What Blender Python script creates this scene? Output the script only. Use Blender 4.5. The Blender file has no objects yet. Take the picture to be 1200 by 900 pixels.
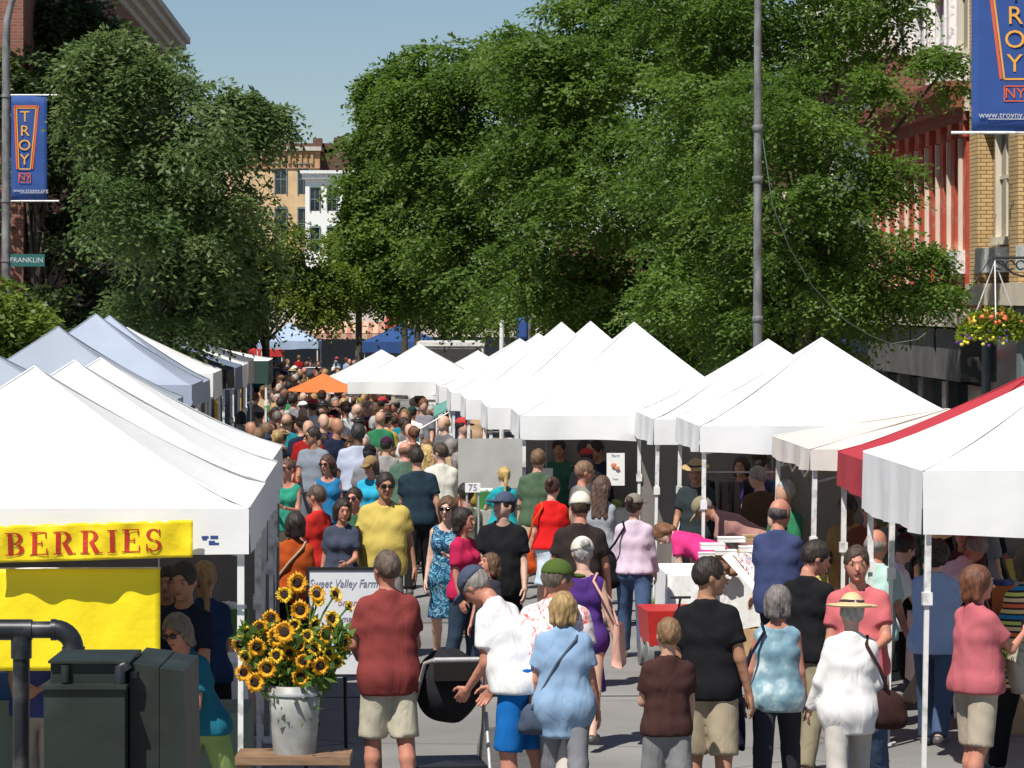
import bpy, math, random
import numpy as np
sc = bpy.context.scene
C = sc.collection
R = math.radians
# ---------------------------------------------------------------- camera, sky, sun, exposure
F, CAMH, YH = 4000.0, 3.63, 350.0            # focal length in photo pixels, lens height, row of the horizon
cam = bpy.data.cameras.new('camera')
cam.sensor_width = 36.0
cam.lens = 36.0 * F / 1200.0
cam.shift_y = -100.0 / 1200.0
cam.clip_start = 0.5
cam.clip_end = 6000.0
camo = bpy.data.objects.new('camera', cam)
C.objects.link(camo)
camo.location = (0, 0, CAMH)
camo.rotation_euler = (R(90), 0, 0)
sc.camera = camo
SUN = np.array([-0.38, -0.62, 1.16]); SUN = SUN / np.linalg.norm(SUN)
world = bpy.data.worlds.new('World')
sc.world = world
world.use_nodes = True
wn = world.node_tree
bg = wn.nodes['Background']
sky = wn.nodes.new('ShaderNodeTexSky')
sky.sky_type = 'NISHITA'
sky.sun_disc = False
sky.sun_elevation = math.asin(SUN[2])
sky.sun_rotation = math.atan2(SUN[0], SUN[1]) % (2 * math.pi)
sky.air_density = 0.85
sky.dust_density = 0.15
sky.ozone_density = 3.4
sky.altitude = 0
wn.links.new(sky.outputs[0], bg.inputs[0])
bg.inputs[1].default_value = 0.066
sl = bpy.data.lights.new('sun', 'SUN')
sl.energy = 5.0
sl.angle = R(0.5)
sl.color = (1.0, 0.955, 0.88)
so = bpy.data.objects.new('sun', sl)
C.objects.link(so)
from mathutils import Vector, Matrix
so.rotation_euler = Vector(tuple(SUN)).to_track_quat('Z', 'Y').to_euler()
sc.view_settings.view_transform = 'Standard'
sc.view_settings.look = 'None'
sc.view_settings.exposure = 0.27
sc.view_settings.gamma = 1.0
sc.render.engine = 'CYCLES'
sc.cycles.max_bounces = 6
sc.cycles.transparent_max_bounces = 8

# ---------------------------------------------------------------- helpers
TH = 0.0375                                   # the street runs slightly to the left of the view
def gz(y):                                    # ground height: level, then falling gently away
    t = min(max(y - 40.0, 0.0), 170.0)
    return -0.0067 * t
def PX(px, Z): return (px - 600.0) * Z / F
def PZ(py, Z): return CAMH - (py - YH) * Z / F
def UV(u, v):                                 # street frame (across, along) -> world
    return (u * math.cos(TH) - v * math.sin(TH), u * math.sin(TH) + v * math.cos(TH))

def tag(o, label=None, cat=None, group=None, kind=None):
    if label: o['label'] = label
    if cat: o['category'] = cat
    if group: o['group'] = group
    if kind: o['kind'] = kind
    return o
def empty(name, loc, rz=0.0):
    o = bpy.data.objects.new(name, None)
    o.location = loc
    o.rotation_euler = (0, 0, rz)
    o.empty_display_size = 0.2
    C.objects.link(o)
    return o
def mesh_np(name, V, Fq, smooth=False):       # V (n,3), Fq (m,3|4) arrays
    me = bpy.data.meshes.new(name)
    V = np.ascontiguousarray(V, dtype=np.float32); Fq = np.ascontiguousarray(Fq, dtype=np.int32)
    k = Fq.shape[1] if len(Fq) else 4
    me.vertices.add(len(V)); me.vertices.foreach_set('co', V.ravel())
    me.loops.add(Fq.size); me.loops.foreach_set('vertex_index', Fq.ravel())
    me.polygons.add(len(Fq))
    me.polygons.foreach_set('loop_start', np.arange(0, Fq.size, k, dtype=np.int32))
    me.update(calc_edges=True)
    if smooth: me.polygons.foreach_set('use_smooth', np.ones(len(Fq), dtype=bool))
    return me
def link(name, me, mat=None, parent=None, color=None, loc=None):
    if mat is not None and len(me.materials) == 0:
        for m_ in (mat if isinstance(mat, (list, tuple)) else [mat]): me.materials.append(m_)
    o = bpy.data.objects.new(name, me)
    C.objects.link(o)
    if parent is not None: o.parent = parent
    if color is not None: o.color = (color[0], color[1], color[2], 1)
    if loc is not None: o.location = loc
    return o
def copy_tree(o, parent=None):
    c = o.copy(); C.objects.link(c); c.parent = parent
    for ch in list(o.children): copy_tree(ch, c)
    return c

class MB:
    def __init__(s): s.v = []; s.f = []; s.mi = []; s.cur = 0; s.sm = []
    def add(s, vs, fs, smooth=False):
        n = len(s.v)
        s.v.extend([tuple(v) for v in vs])
        for f in fs: s.f.append(tuple(i + n for i in f)); s.mi.append(s.cur); s.sm.append(smooth)
    def box(s, cx, cy, cz, sx, sy, sz, rz=0.0, taper=1.0):
        ca, sa = math.cos(rz), math.sin(rz)
        vs = []
        for dz in (-.5, .5):
            t = taper if dz > 0 else 1.0
            for dx, dy in ((-.5, -.5), (.5, -.5), (.5, .5), (-.5, .5)):
                x, y = dx * sx * t, dy * sy * t
                vs.append((cx + x * ca - y * sa, cy + x * sa + y * ca, cz + dz * sz))
        s.add(vs, [(3, 2, 1, 0), (4, 5, 6, 7), (0, 1, 5, 4), (1, 2, 6, 5), (2, 3, 7, 6), (3, 0, 4, 7)])
    def b2(s, x0, y0, z0, x1, y1, z1):
        s.box((x0 + x1) / 2, (y0 + y1) / 2, (z0 + z1) / 2, abs(x1 - x0), abs(y1 - y0), abs(z1 - z0))
    def tube(s, pts, rad, n=8, cap=True):
        pts = [Vector(p) for p in pts]
        rads = rad if isinstance(rad, (list, tuple)) else [rad] * len(pts)
        rings = []
        up = None
        for i, p in enumerate(pts):
            if i == 0: d = pts[1] - p
            elif i == len(pts) - 1: d = p - pts[i - 1]
            else: d = (pts[i + 1] - pts[i - 1])
            d.normalize()
            if up is None:
                up = Vector((0, 0, 1)) if abs(d.z) < 0.9 else Vector((0, 1, 0))
            a = d.cross(up)
            if a.length < 1e-4: up = Vector((1, 0, 0)); a = d.cross(up)
            a.normalize(); b = a.cross(d).normalized(); up = b
            rings.append([p + (a * math.cos(2 * math.pi * k / n) + b * math.sin(2 * math.pi * k / n)) * rads[i] for k in range(n)])
        vs = [q for r_ in rings for q in r_]
        fs = []
        for i in range(len(pts) - 1):
            for k in range(n):
                fs.append((i * n + k, i * n + (k + 1) % n, (i + 1) * n + (k + 1) % n, (i + 1) * n + k))
        s.add(vs, fs, True)
        if cap:
            s.add(rings[0], [tuple(range(n))[::-1]]); s.add(rings[-1], [tuple(range(n))])
    def lathe(s, cx, cy, prof, n=14, cap=True):
        vs = []; fs = []
        for r_, z in prof:
            for k in range(n):
                a = 2 * math.pi * k / n
                vs.append((cx + r_ * math.cos(a), cy + r_ * math.sin(a), z))
        for i in range(len(prof) - 1):
            for k in range(n):
                fs.append((i * n + k, i * n + (k + 1) % n, (i + 1) * n + (k + 1) % n, (i + 1) * n + k))
        s.add(vs, fs, True)
        if cap:
            s.add(vs[:n], [tuple(range(n))[::-1]]); s.add(vs[-n:], [tuple(range(n))])
    def ell(s, c, r_, n=10, m=7):
        vs = []; fs = []
        for j in range(m + 1):
            ph = math.pi * j / m
            for k in range(n):
                a = 2 * math.pi * k / n
                vs.append((c[0] + r_[0] * math.sin(ph) * math.cos(a), c[1] + r_[1] * math.sin(ph) * math.sin(a), c[2] - r_[2] * math.cos(ph)))
        for j in range(m):
            for k in range(n):
                fs.append((j * n + k, j * n + (k + 1) % n, (j + 1) * n + (k + 1) % n, (j + 1) * n + k))
        s.add(vs, fs, True)
    def mesh(s, name):
        me = bpy.data.meshes.new(name)
        me.from_pydata(s.v, [], s.f)
        me.polygons.foreach_set('use_smooth', s.sm)
        me.polygons.foreach_set('material_index', s.mi)
        me.update()
        return me
    def obj(s, name, mat, parent=None, color=None, loc=None):
        return link(name, s.mesh(name), mat, parent, color, loc)

def empty_at(name, px, Z, dz=0.0, rz=0.0):
    return empty(name, (PX(px, Z), Z, gz(Z) + dz), rz)

# ---------------------------------------------------------------- materials
MATS = {}
def nmat(name):
    m = bpy.data.materials.new(name); m.use_nodes = True
    nt = m.node_tree
    b = nt.nodes['Principled BSDF']
    return m, nt, b
def mat(name, col, rough=0.7, metal=0.0, noise=0.12, nscale=12.0, bump=0.0, bscale=60.0, objcol=False, trans=0.0, spec=0.5, stretch=None, wear=None):
    if name in MATS: return MATS[name]
    m, nt, b = nmat(name)
    L = nt.links.new
    tc = nt.nodes.new('ShaderNodeTexCoord')
    src = tc.outputs['Object']
    if stretch:
        mp = nt.nodes.new('ShaderNodeMapping'); mp.inputs['Scale'].default_value = stretch
        L(src, mp.inputs['Vector']); src = mp.outputs['Vector']
    n = nt.nodes.new('ShaderNodeTexNoise'); n.inputs['Scale'].default_value = nscale; n.inputs['Detail'].default_value = 5
    L(src, n.inputs['Vector'])
    mr = nt.nodes.new('ShaderNodeMapRange')
    mr.inputs['From Min'].default_value = 0.3; mr.inputs['From Max'].default_value = 0.7
    mr.inputs['To Min'].default_value = 1 - noise; mr.inputs['To Max'].default_value = 1 + noise
    L(n.outputs['Fac'], mr.inputs['Value'])
    mx = nt.nodes.new('ShaderNodeVectorMath'); mx.operation = 'SCALE'
    if objcol:
        oi = nt.nodes.new('ShaderNodeObjectInfo'); L(oi.outputs['Color'], mx.inputs[0])
    else:
        rgb = nt.nodes.new('ShaderNodeRGB'); rgb.outputs[0].default_value = (*col, 1); L(rgb.outputs[0], mx.inputs[0])
    L(mr.outputs['Result'], mx.inputs['Scale'])
    cs = mx.outputs[0]
    if wear:
        n3 = nt.nodes.new('ShaderNodeTexNoise'); n3.inputs['Scale'].default_value = wear[1]; n3.inputs['Detail'].default_value = 8
        L(src, n3.inputs['Vector'])
        r3 = nt.nodes.new('ShaderNodeMapRange'); r3.inputs['From Min'].default_value = 0.52; r3.inputs['From Max'].default_value = 0.68
        L(n3.outputs['Fac'], r3.inputs['Value'])
        m3 = nt.nodes.new('ShaderNodeMix'); m3.data_type = 'RGBA'
        L(r3.outputs['Result'], m3.inputs[0]); L(cs, m3.inputs[6]); m3.inputs[7].default_value = (*wear[0], 1)
        cs = m3.outputs[2]
    L(cs, b.inputs['Base Color'])
    b.inputs['Roughness'].default_value = rough
    b.inputs['Metallic'].default_value = metal
    b.inputs['Specular IOR Level'].default_value = spec
    if bump:
        n2 = nt.nodes.new('ShaderNodeTexNoise'); n2.inputs['Scale'].default_value = bscale; n2.inputs['Detail'].default_value = 4
        L(src, n2.inputs['Vector'])
        bp = nt.nodes.new('ShaderNodeBump'); bp.inputs['Strength'].default_value = bump; bp.inputs['Distance'].default_value = 0.02
        L(n2.outputs['Fac'], bp.inputs['Height']); L(bp.outputs['Normal'], b.inputs['Normal'])
    if trans:
        tr = nt.nodes.new('ShaderNodeBsdfTranslucent'); L(cs, tr.inputs['Color'])
        ms = nt.nodes.new('ShaderNodeMixShader'); ms.inputs[0].default_value = trans
        L(b.outputs[0], ms.inputs[1]); L(tr.outputs[0], ms.inputs[2])
        L(ms.outputs[0], nt.nodes['Material Output'].inputs['Surface'])
    MATS[name] = m
    return m
def brick_mat(name, c1, c2, mortar, scale=1.0, vert='x'):
    if name in MATS: return MATS[name]
    m, nt, b = nmat(name); L = nt.links.new
    tc = nt.nodes.new('ShaderNodeTexCoord'); sx = nt.nodes.new('ShaderNodeSeparateXYZ'); L(tc.outputs['Object'], sx.inputs[0])
    ad = nt.nodes.new('ShaderNodeMath'); ad.operation = 'ADD'; L(sx.outputs['X'], ad.inputs[0]); L(sx.outputs['Y'], ad.inputs[1])
    cx = nt.nodes.new('ShaderNodeCombineXYZ'); L(ad.outputs[0], cx.inputs[0]); L(sx.outputs['Z'], cx.inputs[1])
    bt = nt.nodes.new('ShaderNodeTexBrick'); L(cx.outputs[0], bt.inputs['Vector'])
    bt.inputs['Color1'].default_value = (*c1, 1); bt.inputs['Color2'].default_value = (*c2, 1); bt.inputs['Mortar'].default_value = (*mortar, 1)
    bt.inputs['Scale'].default_value = scale; bt.inputs['Brick Width'].default_value = 0.22; bt.inputs['Row Height'].default_value = 0.075; bt.inputs['Mortar Size'].default_value = 0.008
    n = nt.nodes.new('ShaderNodeTexNoise'); n.inputs['Scale'].default_value = 0.8; n.inputs['Detail'].default_value = 6; L(tc.outputs['Object'], n.inputs['Vector'])
    mr = nt.nodes.new('ShaderNodeMapRange'); mr.inputs['To Min'].default_value = 0.6; mr.inputs['To Max'].default_value = 1.35; L(n.outputs['Fac'], mr.inputs['Value'])
    sc_ = nt.nodes.new('ShaderNodeVectorMath'); sc_.operation = 'SCALE'; L(bt.outputs['Color'], sc_.inputs[0]); L(mr.outputs['Result'], sc_.inputs['Scale'])
    L(sc_.outputs[0], b.inputs['Base Color']); b.inputs['Roughness'].default_value = 0.9
    bp = nt.nodes.new('ShaderNodeBump'); bp.inputs['Strength'].default_value = 0.5; bp.inputs['Distance'].default_value = 0.02; bp.invert = True
    L(bt.outputs['Fac'], bp.inputs['Height']); L(bp.outputs['Normal'], b.inputs['Normal'])
    MATS[name] = m
    return m
def leaf_mat(name, ca, cb, trans=0.35, rough=0.5):
    m, nt, b = nmat(name); L = nt.links.new
    at = nt.nodes.new('ShaderNodeAttribute'); at.attribute_name = 'tint'; at.attribute_type = 'GEOMETRY'
    mx = nt.nodes.new('ShaderNodeMix'); mx.data_type = 'RGBA'; L(at.outputs['Fac'], mx.inputs[0])
    mx.inputs[6].default_value = (*ca, 1); mx.inputs[7].default_value = (*cb, 1)
    L(mx.outputs[2], b.inputs['Base Color']); b.inputs['Roughness'].default_value = rough; b.inputs['Specular IOR Level'].default_value = 0.35
    tr = nt.nodes.new('ShaderNodeBsdfTranslucent')
    hs = nt.nodes.new('ShaderNodeHueSaturation'); hs.inputs['Saturation'].default_value = 1.1; hs.inputs['Value'].default_value = 1.5
    L(mx.outputs[2], hs.inputs['Color']); L(hs.outputs[0], tr.inputs['Color'])
    ms = nt.nodes.new('ShaderNodeMixShader'); ms.inputs[0].default_value = trans
    L(b.outputs[0], ms.inputs[1]); L(tr.outputs[0], ms.inputs[2]); L(ms.outputs[0], nt.nodes['Material Output'].inputs['Surface'])
    return m
M_white_cloth = mat('white canopy cloth', (0.84, 0.84, 0.83), 0.75, noise=0.03, nscale=2.5, bump=0.35, bscale=3.5, trans=0.12)
M_tint_cloth = mat('coloured canopy cloth', (1, 1, 1), 0.75, noise=0.05, nscale=2.5, bump=0.35, bscale=3.5, trans=0.1, objcol=True)
M_leg = mat('white painted tube', (0.78, 0.78, 0.76), 0.4, noise=0.05, wear=((0.45, 0.44, 0.42), 9.0))
def fold_mat():
    m = mat('clothing fabric', (1, 1, 1), 0.92, noise=0.05, nscale=5, objcol=True, spec=0.12)
    nt = m.node_tree; L = nt.links.new; b = nt.nodes['Principled BSDF']
    tc = nt.nodes.new('ShaderNodeTexCoord'); mp = nt.nodes.new('ShaderNodeMapping'); mp.inputs['Scale'].default_value = (1.0, 1.0, 0.42); mp.inputs['Rotation'].default_value = (0, R(16), 0)
    L(tc.outputs['Object'], mp.inputs['Vector'])
    oi = nt.nodes.new('ShaderNodeObjectInfo'); ad = nt.nodes.new('ShaderNodeVectorMath'); ad.operation = 'ADD'; L(mp.outputs[0], ad.inputs[0]); L(oi.outputs['Location'], ad.inputs[1])
    n = nt.nodes.new('ShaderNodeTexNoise'); n.inputs['Scale'].default_value = 5.5; n.inputs['Detail'].default_value = 2.0; n.inputs['Distortion'].default_value = 0.9; L(ad.outputs[0], n.inputs['Vector'])
    m1 = nt.nodes.new('ShaderNodeMath'); m1.operation = 'SUBTRACT'; m1.inputs[1].default_value = 0.5; L(n.outputs['Fac'], m1.inputs[0])
    m2 = nt.nodes.new('ShaderNodeMath'); m2.operation = 'ABSOLUTE'; L(m1.outputs[0], m2.inputs[0])
    m3 = nt.nodes.new('ShaderNodeMath'); m3.operation = 'POWER'; m3.inputs[1].default_value = 0.9; L(m2.outputs[0], m3.inputs[0])
    bp = nt.nodes.new('ShaderNodeBump'); bp.inputs['Strength'].default_value = 0.42; bp.inputs['Distance'].default_value = 0.045; L(m3.outputs[0], bp.inputs['Height'])
    n2 = nt.nodes.new('ShaderNodeTexNoise'); n2.inputs['Scale'].default_value = 260; L(tc.outputs['Object'], n2.inputs['Vector'])
    b2 = nt.nodes.new('ShaderNodeBump'); b2.inputs['Strength'].default_value = 0.25; b2.inputs['Distance'].default_value = 0.003; L(n2.outputs['Fac'], b2.inputs['Height']); L(bp.outputs[0], b2.inputs['Normal'])
    L(b2.outputs[0], b.inputs['Normal'])
    return m
M_cloth = fold_mat()
M_skin = mat('skin', (1, 1, 1), 0.5, noise=0.07, nscale=8, objcol=True, spec=0.35)
M_hair = mat('hair', (1, 1, 1), 0.6, noise=0.35, nscale=38, bump=0.6, bscale=60, objcol=True, stretch=(1, 1, 0.18))
M_plain = mat('painted surface', (1, 1, 1), 0.5, noise=0.06, objcol=True)
M_gloss = mat('glossy dark lens', (0.01, 0.01, 0.012), 0.08, noise=0.0)
M_eye = mat('eye white', (0.30, 0.26, 0.24), 0.2, noise=0.0)
M_pupil = mat('dark iris', (0.02, 0.012, 0.008), 0.2, noise=0.0)
M_asph = None
M_metal_dark = mat('dark green painted metal', (0.011, 0.018, 0.012), 0.6, noise=0.3, nscale=6, wear=((0.022, 0.030, 0.024), 5.0))
M_pipe = mat('dark iron pipe', (0.022, 0.025, 0.03), 0.38, metal=0.3, noise=0.3, nscale=10, wear=((0.09, 0.09, 0.09), 8.0))
M_galv = mat('weathered grey pole metal', (0.17, 0.175, 0.175), 0.7, metal=0.1, noise=0.5, nscale=6, stretch=(1, 1, 0.5))
M_wood = mat('brown wood', (0.22, 0.13, 0.07), 0.7, noise=0.3, nscale=6, stretch=(1, 1, 6))
M_bark = mat('bark', (0.07, 0.055, 0.04), 0.95, noise=0.4, nscale=9, bump=1.0, bscale=25, stretch=(1, 1, 0.25))
M_glass = mat('window glass', (0.02, 0.025, 0.03), 0.06, noise=0.0, spec=0.8)
M_card = mat('cardboard', (0.42, 0.27, 0.14), 0.9, noise=0.15)
M_wcard = mat('white card box', (0.8, 0.79, 0.76), 0.8, noise=0.04)
def pattern_mat(kind):
    if kind in MATS: return MATS[kind]
    m, nt, b = nmat(kind); L = nt.links.new; b.inputs['Roughness'].default_value = 0.9; b.inputs['Specular IOR Level'].default_value = 0.15
    tc = nt.nodes.new('ShaderNodeTexCoord'); src = tc.outputs['Object']
    rp = nt.nodes.new('ShaderNodeValToRGB'); el = rp.color_ramp.elements
    def ramp(stops, interp='CONSTANT'):
        rp.color_ramp.interpolation = interp
        while len(el) > 2: el.remove(el[-1])
        el[0].position, el[0].color = stops[0][0], (*stops[0][1], 1)
        el[1].position, el[1].color = stops[1][0], (*stops[1][1], 1)
        for p_, c_ in stops[2:]:
            e = el.new(p_); e.color = (*c_, 1)
    if kind in ('red floral shirt', 'blue floral dress', 'patterned cloth'):
        n = nt.nodes.new('ShaderNodeTexNoise'); n.inputs['Scale'].default_value = 17 if kind != 'blue floral dress' else 24; n.inputs['Detail'].default_value = 3; n.inputs['Distortion'].default_value = 1.5
        L(src, n.inputs['Vector']); L(n.outputs['Fac'], rp.inputs['Fac'])
        if kind == 'red floral shirt': ramp([(0, (0.82, 0.78, 0.76)), (0.53, (0.80, 0.45, 0.42)), (0.58, (0.62, 0.13, 0.13)), (0.64, (0.82, 0.78, 0.76))])
        elif kind == 'blue floral dress': ramp([(0, (0.02, 0.06, 0.13)), (0.5, (0.03, 0.22, 0.34)), (0.57, (0.35, 0.5, 0.55)), (0.62, (0.02, 0.05, 0.10))])
        else: ramp([(0, (0.75, 0.73, 0.7)), (0.5, (0.35, 0.12, 0.15)), (0.56, (0.7, 0.7, 0.68)), (0.63, (0.12, 0.2, 0.45))])
    elif kind == 'tie dye top':
        n = nt.nodes.new('ShaderNodeTexNoise'); n.inputs['Scale'].default_value = 7; n.inputs['Detail'].default_value = 7
        L(src, n.inputs['Vector']); L(n.outputs['Fac'], rp.inputs['Fac'])
        ramp([(0.3, (0.10, 0.20, 0.27)), (0.5, (0.24, 0.38, 0.45)), (0.62, (0.55, 0.66, 0.68))], 'LINEAR')
    elif kind == 'multicolour stripes':
        sx = nt.nodes.new('ShaderNodeSeparateXYZ'); L(src, sx.inputs[0])
        mm = nt.nodes.new('ShaderNodeMath'); mm.operation = 'MULTIPLY'; mm.inputs[1].default_value = 4.6; L(sx.outputs['Z'], mm.inputs[0])
        fr = nt.nodes.new('ShaderNodeMath'); fr.operation = 'FRACT'; L(mm.outputs[0], fr.inputs[0]); L(fr.outputs[0], rp.inputs['Fac'])
        k = (0.02, 0.02, 0.025)
        ramp([(0, (0.55, 0.12, 0.05)), (0.13, k), (0.2, (0.62, 0.45, 0.25)), (0.33, k), (0.4, (0.45, 0.5, 0.12)), (0.52, k), (0.6, (0.02, 0.16, 0.35)), (0.74, k), (0.8, (0.55, 0.4, 0.2)), (0.93, k)])
    elif kind == 'grey stripes':
        sx = nt.nodes.new('ShaderNodeSeparateXYZ'); L(src, sx.inputs[0])
        mm = nt.nodes.new('ShaderNodeMath'); mm.operation = 'MULTIPLY'; mm.inputs[1].default_value = 22; L(sx.outputs['Z'], mm.inputs[0])
        fr = nt.nodes.new('ShaderNodeMath'); fr.operation = 'FRACT'; L(mm.outputs[0], fr.inputs[0]); L(fr.outputs[0], rp.inputs['Fac'])
        ramp([(0, (0.6, 0.6, 0.6)), (0.5, (0.25, 0.28, 0.33))])
    L(rp.outputs[0], b.inputs['Base Color'])
    MATS[kind] = m
    return m
# ---------------------------------------------------------------- ground, road, pavements
def road_mat():
    m, nt, b = nmat('sun bleached asphalt'); L = nt.links.new
    tc = nt.nodes.new('ShaderNodeTexCoord')
    n1 = nt.nodes.new('ShaderNodeTexNoise'); n1.inputs['Scale'].default_value = 0.5; n1.inputs['Detail'].default_value = 8; L(tc.outputs['Object'], n1.inputs['Vector'])
    n2 = nt.nodes.new('ShaderNodeTexNoise'); n2.inputs['Scale'].default_value = 55; n2.inputs['Detail'].default_value = 3; L(tc.outputs['Object'], n2.inputs['Vector'])
    ad = nt.nodes.new('ShaderNodeMath'); ad.operation = 'ADD'; L(n1.outputs['Fac'], ad.inputs[0])
    mu = nt.nodes.new('ShaderNodeMath'); mu.operation = 'MULTIPLY'; mu.inputs[1].default_value = 0.45; L(n2.outputs['Fac'], mu.inputs[0]); L(mu.outputs[0], ad.inputs[1])
    rp = nt.nodes.new('ShaderNodeValToRGB'); e = rp.color_ramp.elements
    e[0].position = 0.45; e[0].color = (0.13, 0.125, 0.12, 1); e[1].position = 1.0; e[1].color = (0.27, 0.262, 0.25, 1)
    L(ad.outputs[0], rp.inputs['Fac'])
    v = nt.nodes.new('ShaderNodeTexVoronoi'); v.feature = 'DISTANCE_TO_EDGE'; v.inputs['Scale'].default_value = 0.35
    nd = nt.nodes.new('ShaderNodeMix'); nd.data_type = 'VECTOR'; nd.inputs[0].default_value = 0.12; L(tc.outputs['Object'], nd.inputs[4]); L(n1.outputs['Color'], nd.inputs[5]); L(nd.outputs[1], v.inputs['Vector'])
    cr = nt.nodes.new('ShaderNodeMapRange'); cr.inputs['From Min'].default_value = 0.002; cr.inputs['From Max'].default_value = 0.006; cr.inputs['To Min'].default_value = 0.45; L(v.outputs['Distance'], cr.inputs['Value'])
    s_ = nt.nodes.new('ShaderNodeVectorMath'); s_.operation = 'SCALE'; L(rp.outputs[0], s_.inputs[0]); L(cr.outputs['Result'], s_.inputs['Scale'])
    L(s_.outputs[0], b.inputs['Base Color']); b.inputs['Roughness'].default_value = 0.9
    bp = nt.nodes.new('ShaderNodeBump'); bp.inputs['Strength'].default_value = 0.4; bp.inputs['Distance'].default_value = 0.01; L(n2.outputs['Fac'], bp.inputs['Height']); L(bp.outputs[0], b.inputs['Normal'])
    return m
M_asph = road_mat()
M_pave = mat('concrete paving', (0.32, 0.30, 0.27), 0.9, noise=0.18, nscale=3, bump=0.3, bscale=40)
M_ground = mat('far ground', (0.16, 0.15, 0.12), 0.95, noise=0.25, nscale=0.1)
def strip(name, u0, u1, dz, material, v0=-15.0, v1=420.0):
    vs = []; fs = []
    ks = [v0, 10, 20, 30, 40] + list(range(50, 211, 10)) + [v1]
    for v in ks:
        for u in (u0, u1):
            x, y = UV(u, v); vs.append((x, y, gz(v) + dz))
    for i in range(len(ks) - 1): fs.append((2 * i, 2 * i + 1, 2 * i + 3, 2 * i + 2))
    return tag(link(name, mesh_np(name, np.array(vs), np.array(fs)), material), kind='structure')
g = []
ks = [-60, 10, 20, 30, 40] + list(range(50, 211, 10)) + [600, 5000]
for v in ks:
    for x in (-3000, 3000): g.append((x, v, gz(v) - 0.02))
tag(link('ground', mesh_np('ground', np.array(g), np.array([(2 * i, 2 * i + 1, 2 * i + 3, 2 * i + 2) for i in range(len(ks) - 1)])), M_ground), kind='structure')
strip('road', -6.3, 7.6, 0.0, M_asph)
def kerbed(name, u0, u1):
    m_ = MB()
    ks = [-15, 10, 20, 30, 40] + list(range(50, 211, 10)) + [420]
    for a, b_ in zip(ks[:-1], ks[1:]):
        vs = []
        for v in (a, b_):
            for u, dz in ((u0, -0.02), (u0, 0.13), (u1, 0.13), (u1, -0.02)):
                x, y = UV(u, v); vs.append((x, y, gz(v) + dz))
        m_.add(vs, [(0, 1, 5, 4), (1, 2, 6, 5), (2, 3, 7, 6)])
    return tag(m_.obj(name, M_pave), kind='structure')
kerbed('pavement', -10.0, -6.3)
kerbed('pavement', 7.6, 13.0)
# paving joints across the road
m_ = MB()
for v in (31.1, 24.6, 38.2, 52.0):
    x, y = UV(0.6, v); m_.box(x, y, gz(v) + 0.004, 13.6, 0.035, 0.004, TH)
tag(m_.obj('road_joint', mat('tar seam', (0.05, 0.05, 0.05), 0.8)), kind='structure')

# repaired patches in the asphalt
M_patch = mat('newer asphalt patch', (0.085, 0.083, 0.08), 0.9, noise=0.2, nscale=4, bump=0.4, bscale=60)
for u, v, a, b_ in ((3.2, 22.6, 1.3, 1.9), (1.1, 27.6, 0.7, 2.6), (-0.2, 33.5, 0.9, 1.2)):
    x, y = UV(u, v); vs = []
    for k in range(14):
        an = 2 * math.pi * k / 14; c_, s2 = math.cos(an), math.sin(an)
        vs.append((x + a / 2 * math.copysign(abs(c_) ** .35, c_) * (1 + .03 * math.sin(k * 5)), y + b_ / 2 * math.copysign(abs(s2) ** .35, s2), gz(v) + 0.004))
    m_ = MB(); m_.add(vs, [tuple(range(14))]); tag(m_.obj('road_patch', M_patch), kind='structure')
x, y = UV(2.2, 25.6); m_ = MB(); m_.lathe(x, y, [(.33, .004), (.33, .009), (.30, .010)], 24); tag(m_.obj('manhole_cover', M_pipe), 'round iron manhole cover in the open road', 'manhole cover')

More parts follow.
